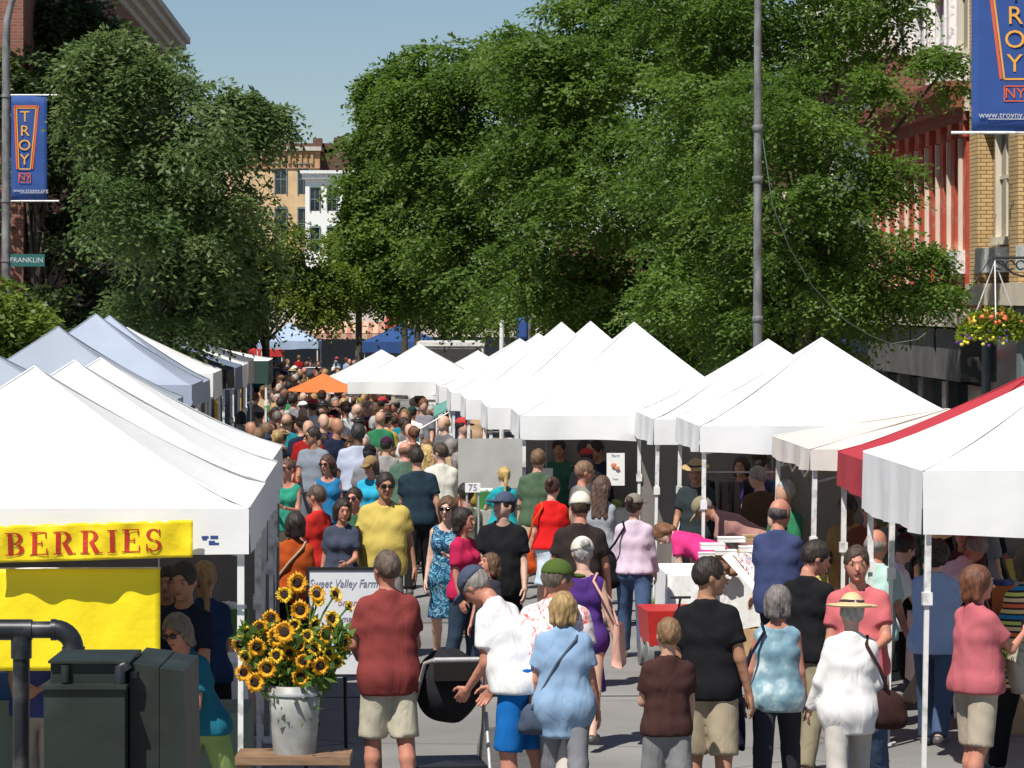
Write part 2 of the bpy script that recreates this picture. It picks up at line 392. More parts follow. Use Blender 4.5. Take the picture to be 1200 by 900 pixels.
# ---------------------------------------------------------------- leaves
def leaf_quads(o, d, side, ln, wd):
    """diamond leaves: base o, direction d, half width along side"""
    n = len(o)
    V = np.empty((n, 4, 3), np.float32)
    V[:, 0] = o; V[:, 2] = o + d * ln[:, None]
    mid = o + d * (ln * 0.5)[:, None]
    V[:, 1] = mid + side * wd[:, None]; V[:, 3] = mid - side * wd[:, None]
    V[:, 1, 2] -= wd * 0.2; V[:, 3, 2] -= wd * 0.2
    return V.reshape(-1, 3)
def unit(a): return a / np.maximum(np.linalg.norm(a, axis=1, keepdims=True), 1e-6)
def crown_mesh(name, blobs, rng, nspray=60, ll=0.09, lw=0.022, k=9, sl=0.42, sub=6, droop=0.5, subr=0.42, dn=None, reach=1.12):
    O = []; OUT = []; T = []
    for bi, (c, r_) in enumerate(blobs):
        c = np.array(c); r_ = np.array(r_)
        for _ in range(max(2, int(round(sub * (dn[bi] if dn else 1))))):
            q = rng.normal(size=3); q /= np.linalg.norm(q)
            cc = c + r_ * q * rng.uniform(0.3, reach)
            rr = r_ * subr * rng.uniform(0.7, 1.25) * np.array([1.2, 1.2, 0.55])
            u_ = unit(rng.normal(size=(nspray, 3)))
            O.append(cc + rr * u_ * (rng.random((nspray, 1)) ** 0.45)); OUT.append(u_ * 0.7 + q * 0.6)
            T.append(np.full(nspray, rng.uniform(0.0, 0.75)))
    O = np.concatenate(O); OUT = unit(np.concatenate(OUT)); T = np.concatenate(T)
    n = len(O)
    d = OUT * np.array([1, 1, 0.35]) + rng.normal(size=(n, 3)) * 0.35; d = unit(d)
    d[:, 2] -= droop * 0.35; d = unit(d)
    L_ = sl * rng.uniform(0.6, 1.3, n)
    t = np.linspace(0.1, 1, k)[None, :, None]
    P = O[:, None, :] + d[:, None, :] * (L_[:, None, None] * t)
    P[:, :, 2] -= (droop * L_[:, None] * (t[:, :, 0] ** 2))
    side = unit(np.cross(d, np.array([0, 0, 1.0]) + rng.normal(size=(n, 3)) * 0.25))
    sg = np.where(np.arange(k) % 2 == 0, 1.0, -1.0)[None, :, None]
    ld = d[:, None, :] * 0.6 + side[:, None, :] * sg * 0.9 + rng.normal(size=(n, k, 3)) * 0.3
    ld[:, :, 2] -= 0.25
    P = P.reshape(-1, 3); ld = unit(ld.reshape(-1, 3))
    nr = unit(np.cross(ld, rng.normal(size=ld.shape) * 0.8 + np.array([0, 0, 1.0])))
    N = len(P)
    V = leaf_quads(P, ld, nr, ll * rng.uniform(0.7, 1.3, N), lw * rng.uniform(0.8, 1.3, N))
    Fq = np.arange(4 * N).reshape(-1, 4)
    me = mesh_np(name, V, Fq)
    at = me.attributes.new('tint', 'FLOAT', 'FACE')
    tt = np.clip(np.repeat(T, k) + rng.uniform(-0.2, 0.35, N), 0, 1).astype(np.float32)
    at.data.foreach_set('value', tt)
    return me
LM_green = leaf_mat('locust leaves', (0.072, 0.135, 0.024), (0.16, 0.245, 0.052), 0.48)
LM_blue = leaf_mat('seed bearing leaves', (0.07, 0.125, 0.035), (0.18, 0.24, 0.09), 0.46)
LM_dark = leaf_mat('shaded leaves', (0.035, 0.06, 0.02), (0.075, 0.12, 0.03), 0.3)  # leaf colours darkened for the shade this tree stands in
LM_yel = leaf_mat('light green leaves', (0.08, 0.13, 0.02), (0.19, 0.25, 0.045), 0.42)
def blobs_px(lst, Z):
    out = []
    for b_ in lst:
        px, py, rx, ry = b_[:4]; dz = b_[4] if len(b_) > 4 else 0.0
        z = Z + dz; s = z / F
        out.append(((PX(px, z), z, PZ(py, z)), (rx * s, max(rx, ry) * s * 0.9, ry * s)))
    return out
def tree(label, trunk_px, Z, lst, lm, seed, cat='tree', tr=0.16, name='tree', **kw):
    rng = np.random.default_rng(seed)
    bl = blobs_px(lst, Z)
    X = PX(trunk_px, Z); t = empty(name, (X, Z, gz(Z)))
    tag(t, label, cat, 'trees along the street')
    zc = min(b_[0][2] for b_ in bl); zt = sum(b_[0][2] for b_ in bl) / len(bl)
    zt = max(zt, 3.0)
    m_ = MB(); h = zt - gz(Z)
    m_.tube([(0, 0, 0), (0.03, 0, 0.3), (0.05, 0, h * .5), (0, 0.05, h)], [tr * 1.5, tr * 1.1, tr * .85, tr * .5], 9)
    m_.obj('trunk', M_bark, t)
    for i, (c, r_) in enumerate(bl):
        m_ = MB(); h0 = h * (0.45 + 0.4 * rng.random())
        p1 = np.array([0.04, 0, h0]); p3 = np.array([c[0] - X, c[1] - Z, c[2] - gz(Z)]); p2 = (p1 * .45 + p3 * .55) + np.array([0, 0, 0.35]) + rng.normal(size=3) * 0.15
        m_.tube([p1, p2, p3], [tr * .4, tr * .22, 0.02], 6)
        m_.obj('branch', M_bark, t)
    me = crown_mesh('crown', dn=[(b_[5] if len(b_) > 5 else 1) for b_ in lst], blobs=[((c[0] - X, c[1] - Z, c[2] - gz(Z)), r_) for c, r_ in bl], rng=rng, **kw)
    link('crown', me, lm, t)
    return t
# right-hand row, nearest first
tree('nearest tall locust tree behind the grey utility pole, right of the street', 940, 60,
     [(900, 60, 120, 80, 2), (820, 20, 90, 60, 3), (900, -20, 130, 60, 2), (800, -30, 100, 50, 3), (985, -10, 70, 50, 1, .5), (965, 190, 70, 60, -1, .55), (900, 250, 120, 70), (850, 160, 110, 70, 2), (1015, 255, 55, 40, -1, .35),
      (960, 340, 90, 50), (1030, 352, 55, 32, 0, .6), (870, 360, 80, 55, 1), (1055, 200, 36, 16, -1, .2), (820, 330, 70, 60, 2), (780, 240, 80, 70, 3), (985, 60, 50, 45, 1, .3), (1040, 100, 40, 25, 0, .25), (1065, 35, 48, 38, 1, .3), (1115, 70, 25, 30, 0, .25), (1095, 345, 30, 12, -1, .4), (1080, 300, 24, 8, -1, .25), (930, 300, 90, 60, 2), (955, 120, 45, 40, 1, .3), (850, 270, 90, 80, 3), (870, 30, 100, 50, 3), (920, 395, 90, 35, 1), (905, 130, 80, 60, -1)],
     LM_green, 1, sub=19, nspray=40, ll=0.105, lw=0.026, sl=0.42, subr=.34)
tree('second broad locust tree on the right, behind the tent peaks', 770, 76,
     [(740, 60, 100, 60), (730, 5, 90, 45), (655, 66, 70, 35, -1), (680, 120, 100, 70, -2), (760, 170, 100, 70, -2), (700, 250, 100, 70, -2), (780, 310, 90, 60), (720, 350, 80, 50), (655, 72, 76, 40, 2), (640, 330, 80, 50), (620, 190, 70, 60, -1), (820, 90, 80, 60), (790, 390, 60, 30)],
     LM_green, 2, sub=21, nspray=44, ll=0.13, lw=0.032, sl=0.48, subr=.34)
tree('third locust tree on the right with top edge against the sky', 620, 98,
     [(592, 86, 78, 38), (560, 130, 80, 60), (620, 150, 80, 60), (600, 240, 90, 70), (560, 310, 80, 55), (620, 350, 80, 45), (530, 210, 70, 60), (530, 90, 50, 35), (660, 110, 60, 60), (500, 130, 50, 50)],
     LM_green, 3, sub=19, nspray=42, ll=0.16, lw=0.040, sl=0.6, subr=.34)
tree('fourth locust tree, farther down the right side', 520, 122,
     [(490, 110, 55, 45), (470, 160, 55, 50), (520, 180, 60, 60), (480, 240, 65, 60), (450, 300, 60, 45), (520, 300, 70, 60), (560, 350, 50, 30), (440, 220, 45, 45), (480, 340, 45, 22), (455, 105, 28, 28)],
     LM_green, 4, sub=17, nspray=40, ll=0.19, lw=0.050, sl=0.7, subr=.34)
tree('smaller pale green tree at the far end, left edge of the right row', 420, 150,
     [(445, 165, 22, 30), (436, 232, 18, 26), (445, 205, 35, 45), (420, 290, 34, 40), (450, 330, 40, 30), (412, 285, 16, 20), (448, 130, 18, 25), (495, 345, 30, 22), (402, 330, 24, 18)],
     LM_yel, 5, sub=11, nspray=50, ll=0.2, lw=0.055, sl=0.75, tr=0.13)
# slim far trunks standing in the open beside the awnings
for px_, lab in ((473, 'slim street tree whose bare trunk stands right of the striped awning'), (488, 'slim street tree whose bare trunk stands before the blue far canopy')):
    tree(lab, px_, 148, [(px_, 322, 24, 18), (px_ + 6, 300, 24, 22)], LM_green, px_, sub=6, nspray=30, ll=0.2, lw=0.05, sl=0.7, tr=0.16)
tree('young tree hanging low over the far blue tent', 310, 120,
     [(325, 290, 40, 38), (300, 330, 45, 40), (350, 333, 45, 24), (380, 322, 24, 20), (275, 362, 25, 18), (385, 350, 30, 25), (270, 300, 30, 50)],
     LM_yel, 7, sub=10, nspray=50, ll=0.16, lw=0.045, sl=0.6)
# left-hand trees
tree('grey green seed bearing tree on the left with drooping sprays', 190, 60,
     [(140, 70, 45, 28, -1), (185, 90, 60, 40), (215, 130, 75, 50, -1), (245, 150, 42, 36), (284, 122, 20, 13), (315, 130, 16, 6, .5, .6), (170, 190, 75, 55, -1), (230, 215, 65, 60), (262, 235, 38, 50), (180, 270, 60, 45, -1), (235, 300, 65, 50),
      (210, 350, 55, 40), (255, 330, 36, 45), (140, 230, 45, 40, -1.5), (118, 120, 30, 30, -1), (120, 60, 30, 16, -1)],
     LM_blue, 8, sub=13, reach=1.32, nspray=26, ll=0.125, lw=0.026, sl=0.46, droop=0.95, k=10, subr=.27)
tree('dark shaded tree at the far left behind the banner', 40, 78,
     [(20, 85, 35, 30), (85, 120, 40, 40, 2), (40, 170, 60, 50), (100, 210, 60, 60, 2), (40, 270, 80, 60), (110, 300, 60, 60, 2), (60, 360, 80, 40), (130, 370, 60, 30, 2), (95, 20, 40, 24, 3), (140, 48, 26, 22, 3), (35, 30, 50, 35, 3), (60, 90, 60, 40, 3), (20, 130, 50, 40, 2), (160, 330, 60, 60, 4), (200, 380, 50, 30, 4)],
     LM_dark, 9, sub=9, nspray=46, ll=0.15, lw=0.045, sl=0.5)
tree('leafy young tree at the left picture edge below the street sign', 8, 56,
     [(0, 350, 30, 25), (25, 380, 26, 30), (-10, 400, 30, 25), (12, 415, 22, 15)],
     LM_yel, 10, sub=8, nspray=32, ll=0.12, lw=0.035, sl=0.35, tr=0.07)
# ---------------------------------------------------------------- buildings (street frame)
BR_red = brick_mat('red brick wall', (0.20, 0.065, 0.04), (0.27, 0.09, 0.055), (0.20, 0.17, 0.15))
BR_tan = brick_mat('tan brick wall', (0.50, 0.34, 0.15), (0.60, 0.42, 0.20), (0.16, 0.10, 0.05))
BR_pale = brick_mat('pale sandy brick wall', (0.66, 0.44, 0.22), (0.74, 0.52, 0.28), (0.55, 0.42, 0.28))
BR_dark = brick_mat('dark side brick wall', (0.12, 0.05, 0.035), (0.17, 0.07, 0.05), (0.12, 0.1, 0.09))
M_cream = mat('cream painted trim', (0.66, 0.58, 0.46), 0.7, noise=0.1, nscale=2)
M_stone = mat('light stone', (0.5, 0.46, 0.4), 0.8, noise=0.15, nscale=2)
M_iron_red = mat('red painted cast iron', (0.50, 0.075, 0.045), 0.55, noise=0.15, nscale=2.5, wear=((0.5, 0.25, 0.18), 3.0))
M_bluegrey = mat('blue grey painted metal', (0.16, 0.21, 0.22), 0.6, noise=0.15, nscale=3)
M_shopgrey = mat('grey shop front boards', (0.10, 0.098, 0.095), 0.7, noise=0.25, nscale=2)
M_black = mat('black painted surface', (0.012, 0.012, 0.014), 0.5, noise=0.1)
M_pinkwall = mat('pale pink stucco wall', (0.72, 0.60, 0.55), 0.85, noise=0.1, nscale=1.5)
M_roofdark = mat('dark roofing', (0.05, 0.045, 0.05), 0.9)
def bldg(name, u, v, label, cat='building', group=None):
    x, y = UV(u, v)
    e = empty(name, (x, y, gz(v)), TH)
    return tag(e, label, cat, group)
WIN_CACHE = {}
def window(parent, x, y, z, w, h, face, frame=None, sill=True, depth=0.12, two=True):
    """face: '-y' towards the camera or '-x'/'+x' towards the street; x,y,z centre on the wall plane"""
    key = (w, h, face, frame.name if frame else '', sill)
    if key not in WIN_CACHE:
        f = MB(); p = MB(); s_ = MB(); t = 0.09
        def bx(m_, a0, z0, a1, z1, d0, d1):
            if face == '-y': m_.b2(a0, -d1, z0, a1, -d0, z1)
            elif face == '-x': m_.b2(-d1, a0, z0, -d0, a1, z1)
            else: m_.b2(d0, a0, z0, d1, a1, z1)
        hw, hh = w / 2, h / 2
        bx(f, -hw - t, -hh, -hw, hh, -0.02, depth); bx(f, hw, -hh, hw + t, hh, -0.02, depth); bx(f, -hw - t, hh, hw + t, hh + 0.16, -0.02, depth + 0.05)
        if two: bx(f, -hw, -0.035, hw, 0.035, -0.02, 0.05)
        bx(f, -0.02, -hh, 0.02, -0.036, -0.02, 0.045); bx(f, -0.02, 0.036, 0.02, hh, -0.02, 0.045)
        bx(p, -hw, -hh, hw, hh, -0.02, 0.012)
        bx(s_, -hw - t - 0.06, -hh - 0.14, hw + t + 0.06, -hh - 0.003, -0.02, depth + 0.08)
        WIN_CACHE[key] = (f.mesh('window'), p.mesh('pane'), s_.mesh('sill'))
    fm, pm, sm = WIN_CACHE[key]
    o = link('window', fm, frame or M_cream, parent, loc=(x, y, z))
    link('pane', pm, M_glass, o)
    if sill: link('sill', sm, frame or M_stone, o)
    return o
# left brick building, shaded street front
b = bldg('brick_building', -8.2, 132, 'dark red brick building with pale cornice rising behind the left trees')
m_ = MB(); m_.b2(-16, -54, 0, 0, 0, 15.2); m_.obj('wall', BR_red, b)
m_ = MB()
for k, (o_, z0, z1) in enumerate(((0.10, 13.4, 13.6), (0.30, 13.6, 13.85), (0.55, 13.85, 14.1), (0.7, 14.1, 14.35))):
    m_.b2(-16.2, -54.3, z0 + 0.003 * k, o_, o_, z1)
m_.obj('cornice', M_stone, b)
m_ = MB(); m_.b2(-15.6, -53.6, 15.2, -0.4, -0.4, 16.6); m_.obj('parapet', BR_red, b)
m_ = MB(); m_.b2(-6.0, -8, 16.6, -1.2, -1.2, 19); m_.obj('chimney', BR_red, b)
for j in range(7):
    for z in (5.2, 8.6, 11.7): window(b, 0.0, -5 - 7.2 * j, z, 1.2, 2.0, '+x', M_stone)
m_ = MB(); m_.b2(0.004, -53.5, 0.1, 0.18, -1, 3.4); m_.obj('shop_front', M_black, b)
# far tan building facing the viewer
bx = PX(303, 300); b = empty('corner_building', (bx, 300, gz(300)), 0)
tag(b, 'sandy brick building with brick frieze and tall windows, far end of street', 'building')
Hh = PZ(172, 300) - gz(300)
w1 = (374 - 303) * 300 / F
m_ = MB(); m_.b2(-3, 0, 0, w1, 14, Hh - 1.9); m_.obj('wall', BR_pale, b)
m_ = MB(); m_.b2(-3.05, -0.12, Hh - 1.9, w1 + 0.05, 14, Hh - 0.35); m_.obj('frieze', brick_mat('rusty brick frieze', (0.52, 0.25, 0.12), (0.6, 0.33, 0.17), (0.4, 0.3, 0.2)), b)
m_ = MB()
for k in range(16): m_.b2(-2.9 + k * 0.5, -0.3, Hh - 1.5, -2.68 + k * 0.5, -0.12, Hh - 0.5)
m_.obj('corbels', BR_tan, b)
m_ = MB(); m_.b2(-3.3, -0.5, Hh - 0.35, w1 + 0.2, 14.2, Hh); m_.obj('roof_edge', M_stone, b)
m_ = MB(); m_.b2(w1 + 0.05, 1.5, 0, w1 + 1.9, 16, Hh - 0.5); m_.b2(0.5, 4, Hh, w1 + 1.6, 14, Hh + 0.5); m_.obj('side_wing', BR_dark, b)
m_ = MB(); m_.b2(0.2, 2, Hh, 1.0, 3, Hh + 0.8); m_.b2(4.6, 3, Hh, 5.4, 4, Hh + 0.9); m_.obj('chimney', BR_dark, b)
for px_ in (329, 356):
    for py_ in (210, 262, 315): window(b, PX(px_, 300) - bx, 0, PZ(py_, 300) - gz(300), 0.95, 2.6, '-y', M_bluegrey, sill=False)
b = empty('brick_block', (PX(394, 305), 301, gz(300)), 0); tag(b, 'dark red brick block joined right of the sandy corner building', 'building')
m_ = MB(); m_.b2(0, 0, 0, 1.35, 12, PZ(161, 301) - gz(300)); m_.obj('wall', BR_dark, b)
m_ = MB(); m_.b2(1.36, 0.2, 0, 4.5, 12, PZ(163, 301) - gz(300)); m_.obj('rendered_wall', M_shopgrey, b)
b = empty('white_house', (PX(366, 290), 280, gz(280)), 0); tag(b, 'small white building with heavy cornice below the dark brick block', 'building')
hz = PZ(202, 280) - gz(280)
m_ = MB(); m_.b2(0, 0, 0, 4.2, 8, hz); m_.obj('wall', M_wcard, b)
m_ = MB(); m_.b2(-0.25, -0.35, hz - 0.5, 4.4, 8.2, hz - 0.1); m_.b2(-0.4, -0.55, hz - 0.1, 4.5, 8.3, hz + 0.15); m_.obj('cornice', M_leg, b)
for z in (hz - 2.2, hz - 5.5):
    for x_ in (0.8, 2.2, 3.5): window(b, x_, 0, z, 0.7, 1.9, '-y', M_bluegrey, sill=False)
# far cross street: building with striped awning, low houses to close the view
b = empty('corner_shop', (PX(360, 190), 190, gz(190)), 0); tag(b, 'pale stucco shop at the far crossing with a long striped awning', 'building')
m_ = MB(); m_.b2(-14, 0, 0, 22, 8, 5.6); m_.obj('wall', M_pinkwall, b)
m_ = MB(); m_.b2(-13.8, -0.06, 0.2, 21.5, -0.004, 2.5); m_.obj('shop_window', M_glass, b)
m_ = MB(); m_.b2(-14.3, -0.4, 5.6, 22.3, 8.2, 5.9); m_.obj('roof_edge', M_roofdark, b)
for k in range(6): window(b, -11 + k * 5.5, 0, 4.1, 1.1, 1.5, '-y', M_cream)
M_awn = [mat('tan awning cloth', (0.55, 0.36, 0.25), 0.9), mat('rust awning cloth', (0.42, 0.2, 0.14), 0.9)]
def awning(label, x0, x1, Z, zt, zb, dep, mats, n):
    e = empty('awning', ((x0 + x1) / 2, Z, gz(Z)), 0); tag(e, label, 'awning', None)
    for k in range(n):
        a = x0 + (x1 - x0) * k / n - (x0 + x1) / 2; c_ = x0 + (x1 - x0) * (k + 1) / n - (x0 + x1) / 2
        m_ = MB(); m_.add([(a, 0, zt), (c_, 0, zt), (c_, -dep, zb), (a, -dep, zb), (a, 0, zt - .04), (c_, 0, zt - .04), (c_, -dep, zb - .04), (a, -dep, zb - .04), (c_, -dep, zb - .35), (a, -dep, zb - .35 + .06)],
               [(0, 3, 2, 1), (4, 5, 6, 7), (0, 4, 7, 3), (1, 2, 6, 5), (7, 6, 8, 9)])
        m_.obj('awning_stripe', mats[k % len(mats)], e)
    m_ = MB(); m_.tube([(x0 - (x0 + x1) / 2 + .1, -dep + .05, zb), (x0 - (x0 + x1) / 2 + .1, 0, zb - .6)], 0.03); m_.tube([((x1 - x0) / 2 - .1, -dep + .05, zb), ((x1 - x0) / 2 - .1, 0, zb - .6)], 0.03)
    m_.obj('awning_frame', M_galv, e)
z0 = gz(188)
awning('long tan and rust striped awning over the far shop', PX(366, 188), PX(450, 188), 188, PZ(377, 188) - z0, PZ(390, 188) - z0, 1.8, M_awn, 14)
awning('short red awning beside the striped awning, far crossing', PX(452, 188), PX(470, 188), 188, PZ(370, 188) - z0, PZ(378, 188) - z0, 1.4, [mat('red awning cloth', (0.5, 0.06, 0.05), 0.9)], 3)
for i, (px_, hh, lab, mt) in enumerate(((-200, 9, 'plain red brick block across the far end, leftmost', BR_dark), (215, 10, 'plain brick block behind the left trees at the far end', BR_red), (520, 8, 'pale block behind the right trees at the far end', BR_pale), (760, 11, 'red brick block far behind the tall locust trees', BR_red))):
    b = empty('far_building', (PX(px_, 330), 330, gz(330)), 0); tag(b, lab, 'building')
    m_ = MB(); m_.b2(-9, 0, 0, 9, 12, hh); m_.obj('wall', mt, b)
    m_ = MB(); m_.b2(-9.3, -.3, hh, 9.3, 12.2, hh + .4); m_.obj('cornice', M_stone, b)
    for k in range(5):
        for z in (3, 6.2): window(b, -7 + 3.5 * k, 0, z, 1.1, 1.8, '-y', M_cream)

# right side facades, front planes at u = 11.4 facing the street
def facade_r(name, label, v0, v1, H, wallmat, u=11.4):
    b = bldg(name, u, v0, label)
    m_ = MB(); m_.b2(0, 0, 3.6, 9, v1 - v0, H); m_.obj('wall', wallmat, b)
    m_ = MB(); m_.b2(0.25, 0.01, 0, 9, v1 - v0 - .01, 3.6); m_.obj('shop_wall', M_black, b)
    return b
# tan brick building nearest
b = facade_r('tan_brick_building', 'tan brick building with cream lintels at the right picture edge', 46, 64.6, 13, BR_tan)
for k in range(5):
    y0 = 1.2 + k * 4.1
    m_ = MB(); m_.b2(-0.28, y0, 3.6, 0.0, y0 + 0.9, 12.6); m_.obj('pilaster', BR_tan, b)
    for z in (5.9, 9.6):
        window(b, 0, y0 + 2.45, z, 1.3, 2.2, '-x', M_cream)
        m_ = MB(); m_.b2(-0.34, y0 + 1.0, z + 1.35, 0, y0 + 4.0, z + 1.75); m_.obj('lintel', M_cream, b)
        m_ = MB(); m_.b2(-0.42, y0 + 1.5, z - 1.75, 0, y0 + 3.6, z - 1.3); m_.obj('balcony_box', M_leg, b)
# ledge with cream band
m_ = MB(); m_.b2(-0.35, 0, 3.55, 0.3, 18.6, 3.95); m_.b2(-0.3, 0, 12.6, 0.3, 18.6, 13.0); m_.obj('cornice', M_cream, b)
for k in range(5):
    m_ = MB(); m_.b2(0.0, 0.6 + 3.6 * k, 0.1, 0.24, 3.6 + 3.6 * k, 3.0); m_.obj('shop_window', M_glass, b)
    m_ = MB(); m_.b2(-0.05, 3.65 + 3.6 * k, 0.1, 0.24, 4.1 + 3.6 * k, 3.5); m_.obj('shop_pier', M_bluegrey, b)
# red iron front
b = facade_r('red_iron_front_building', 'red painted iron front with tall pilasters between trees and tan brick', 64.8, 78, 7.9, M_iron_red)
for k in range(10):
    y0 = 0.15 + k * 1.36
    m_ = MB(); m_.b2(-0.26, y0, 3.7, 0, y0 + 0.42, 7.2); m_.b2(-0.33, y0 - .05, 6.9, 0, y0 + .47, 7.2); m_.obj('pilaster', M_iron_red, b)
    m_ = MB(); m_.b2(-0.34, y0 + 0.43, 3.7, 0, y0 + 0.5, 6.88); m_.obj('edge_strip', M_cream, b)
    if k < 9 and k % 2 == 0: window(b, 0, y0 + 0.92, 5.3, 0.5, 2.2, '-x', M_bluegrey, sill=False)
m_ = MB()
for k, (o_, za, zb) in enumerate(((0.35, 7.2, 7.45), (0.6, 7.45, 7.7), (0.85, 7.7, 7.95))): m_.b2(-o_, -.05, za + .002, 0.2, 13.1, zb)
m_.obj('cornice', mat('dark red painted cornice', (0.24, 0.06, 0.045), 0.7), b)
m_ = MB(); m_.b2(-0.5, 0.0, 3.25, 0.2, 13.0, 3.62); m_.obj('ledge', M_cream, b)
for k in range(4):
    m_ = MB(); m_.b2(-0.35, 0.3 + 3.2 * k, 2.2, 0.24, 3.2 + 3.2 * k, 3.2); m_.obj('shop_sign_board', M_shopgrey, b)
    m_ = MB(); m_.b2(-0.1, 3.22 + 3.2 * k, 0.1, 0.24, 3.48 + 3.2 * k, 3.2); m_.obj('shop_pier', M_shopgrey, b)
    m_ = MB(); m_.b2(0.1, 0.3 + 3.2 * k, 0.1, 0.24, 3.2 + 3.2 * k, 2.1); m_.obj('shop_window', M_glass, b)
# pale tall building set behind, rising over the red cornice
b = bldg('pale_stucco_building', 12.6, 66, 'tall pale pink building with white framed windows above the red front')
m_ = MB(); m_.b2(0, 0, 0, 10, 36, 17); m_.obj('wall', M_pinkwall, b)
for k in range(12):
    for z in (9.6, 12.6, 15.4): window(b, 0, 1.6 + 2.9 * k, z, 1.1, 1.9, '-x', M_leg)
    m_ = MB(); m_.b2(-0.18, 2.9 + 2.9 * k, 8.0, 0, 3.2 + 2.9 * k, 17); m_.obj('pilaster', M_leg, b)
m_ = MB(); m_.b2(-0.5, -.2, 17, 10.2, 36.2, 17.6); m_.obj('cornice', M_cream, b)
b = facade_r('grey_bay_building', 'building with blue grey bay and red brick, half hidden behind the right trees', 78.3, 102, 9.5, BR_red)
m_ = MB(); m_.b2(-0.9, 1.0, 3.9, 0, 5.0, 8.4); m_.obj('bay', M_bluegrey, b)
for k in range(4): window(b, -0.9, 1.55 + k * 0.95, 6.2, 0.5, 2.6, '-x', M_leg, sill=False)
m_ = MB(); m_.b2(-0.5, 0, 3.3, 0.2, 23, 3.8); m_.b2(-0.4, 0, 9.5, 0.4, 23.6, 9.9); m_.obj('ledge', M_stone, b)
for k in range(6):
    window(b, 0, 7 + 2.9 * k, 5.8, 1.1, 2.0, '-x', M_cream)
for k in range(6):
    m_ = MB(); m_.b2(-0.2, 0.3 + 3.8 * k, 0.1, 0.24, 3.4 + 3.8 * k, 2.9); m_.obj('shop_window', M_glass, b)
# near right building beyond the frame edge and far right continuation
b = facade_r('right_row_building', 'red brick row building far down behind the right trees', 102.4, 150, 10, BR_dark)
for k in range(11):
    for z in (5.5, 8.4): window(b, 0, 3 + 4.1 * k, z, 1.1, 1.8, '-x', M_cream)
b = bldg('left_row_building', -8.8, 133, 'brick row building beyond the left cornice building, hidden by trees')
m_ = MB(); m_.b2(-12, 0.5, 0, 0, 60, 9); m_.obj('wall', BR_dark, b)
for k in range(12):
    for z in (2.2, 5.5): window(b, 0, 3 + 4.6 * k, z, 1.2, 1.9, '+x', M_cream)

# ---------------------------------------------------------------- lettering
def text_obj(s, size, name, material, parent, loc, rot=(R(90), 0, 0), ext=0.003, sx=1.0, align='CENTER', shear=0.0, color=None):
    cu = bpy.data.curves.new('lettering', 'FONT'); cu.body = s; cu.size = size; cu.extrude = ext; cu.align_x = align; cu.align_y = 'CENTER'; cu.shear = shear
    cu.resolution_u = 3
    o = bpy.data.objects.new('lettering', cu); C.objects.link(o)
    dg = bpy.context.evaluated_depsgraph_get(); dg.update()
    me = bpy.data.meshes.new_from_object(o.evaluated_get(dg))
    bpy.data.objects.remove(o); bpy.data.curves.remove(cu)
    me.materials.clear()
    t = link(name, me, material, parent, color); t.location = loc; t.rotation_euler = rot; t.scale = (sx, 1, 1)
    return t
M_let_or = mat('orange yellow print', (0.75, 0.36, 0.05), 0.7, noise=0.05)
M_let_red = mat('orange red print', (0.65, 0.11, 0.03), 0.7, noise=0.05)
M_banner = mat('blue banner cloth', (0.022, 0.07, 0.26), 0.8, noise=0.12, nscale=3, bump=0.2, bscale=4)
M_white_print = mat('white print', (0.5, 0.5, 0.52), 0.6, noise=0.02)
def cloth_panel(m_, x0, x1, z0, z1, y, wave, nx=8, nz=12, ph=0.0, th=0.006):
    vs = []; fs = []
    for side in (0, 1):
        for j in range(nz + 1):
            for i in range(nx + 1):
                x = x0 + (x1 - x0) * i / nx; z = z0 + (z1 - z0) * j / nz
                vs.append((x, y + wave(x, z) + side * th, z))
    N = (nx + 1) * (nz + 1)
    for j in range(nz):
        for i in range(nx):
            a = j * (nx + 1) + i
            fs.append((a, a + 1, a + nx + 2, a + nx + 1)); fs.append((N + a, N + a + nx + 1, N + a + nx + 2, N + a + 1))
    for i in range(nx):
        fs.append((i, N + i, N + i + 1, i + 1)); a = nz * (nx + 1) + i; fs.append((a, a + 1, N + a + 1, N + a))
    for j in range(nz):
        a = j * (nx + 1); fs.append((a, a + nx + 1, N + a + nx + 1, N + a)); a += nx; fs.append((a, N + a, N + a + nx + 1, a + nx + 1))
    m_.add(vs, fs, True)
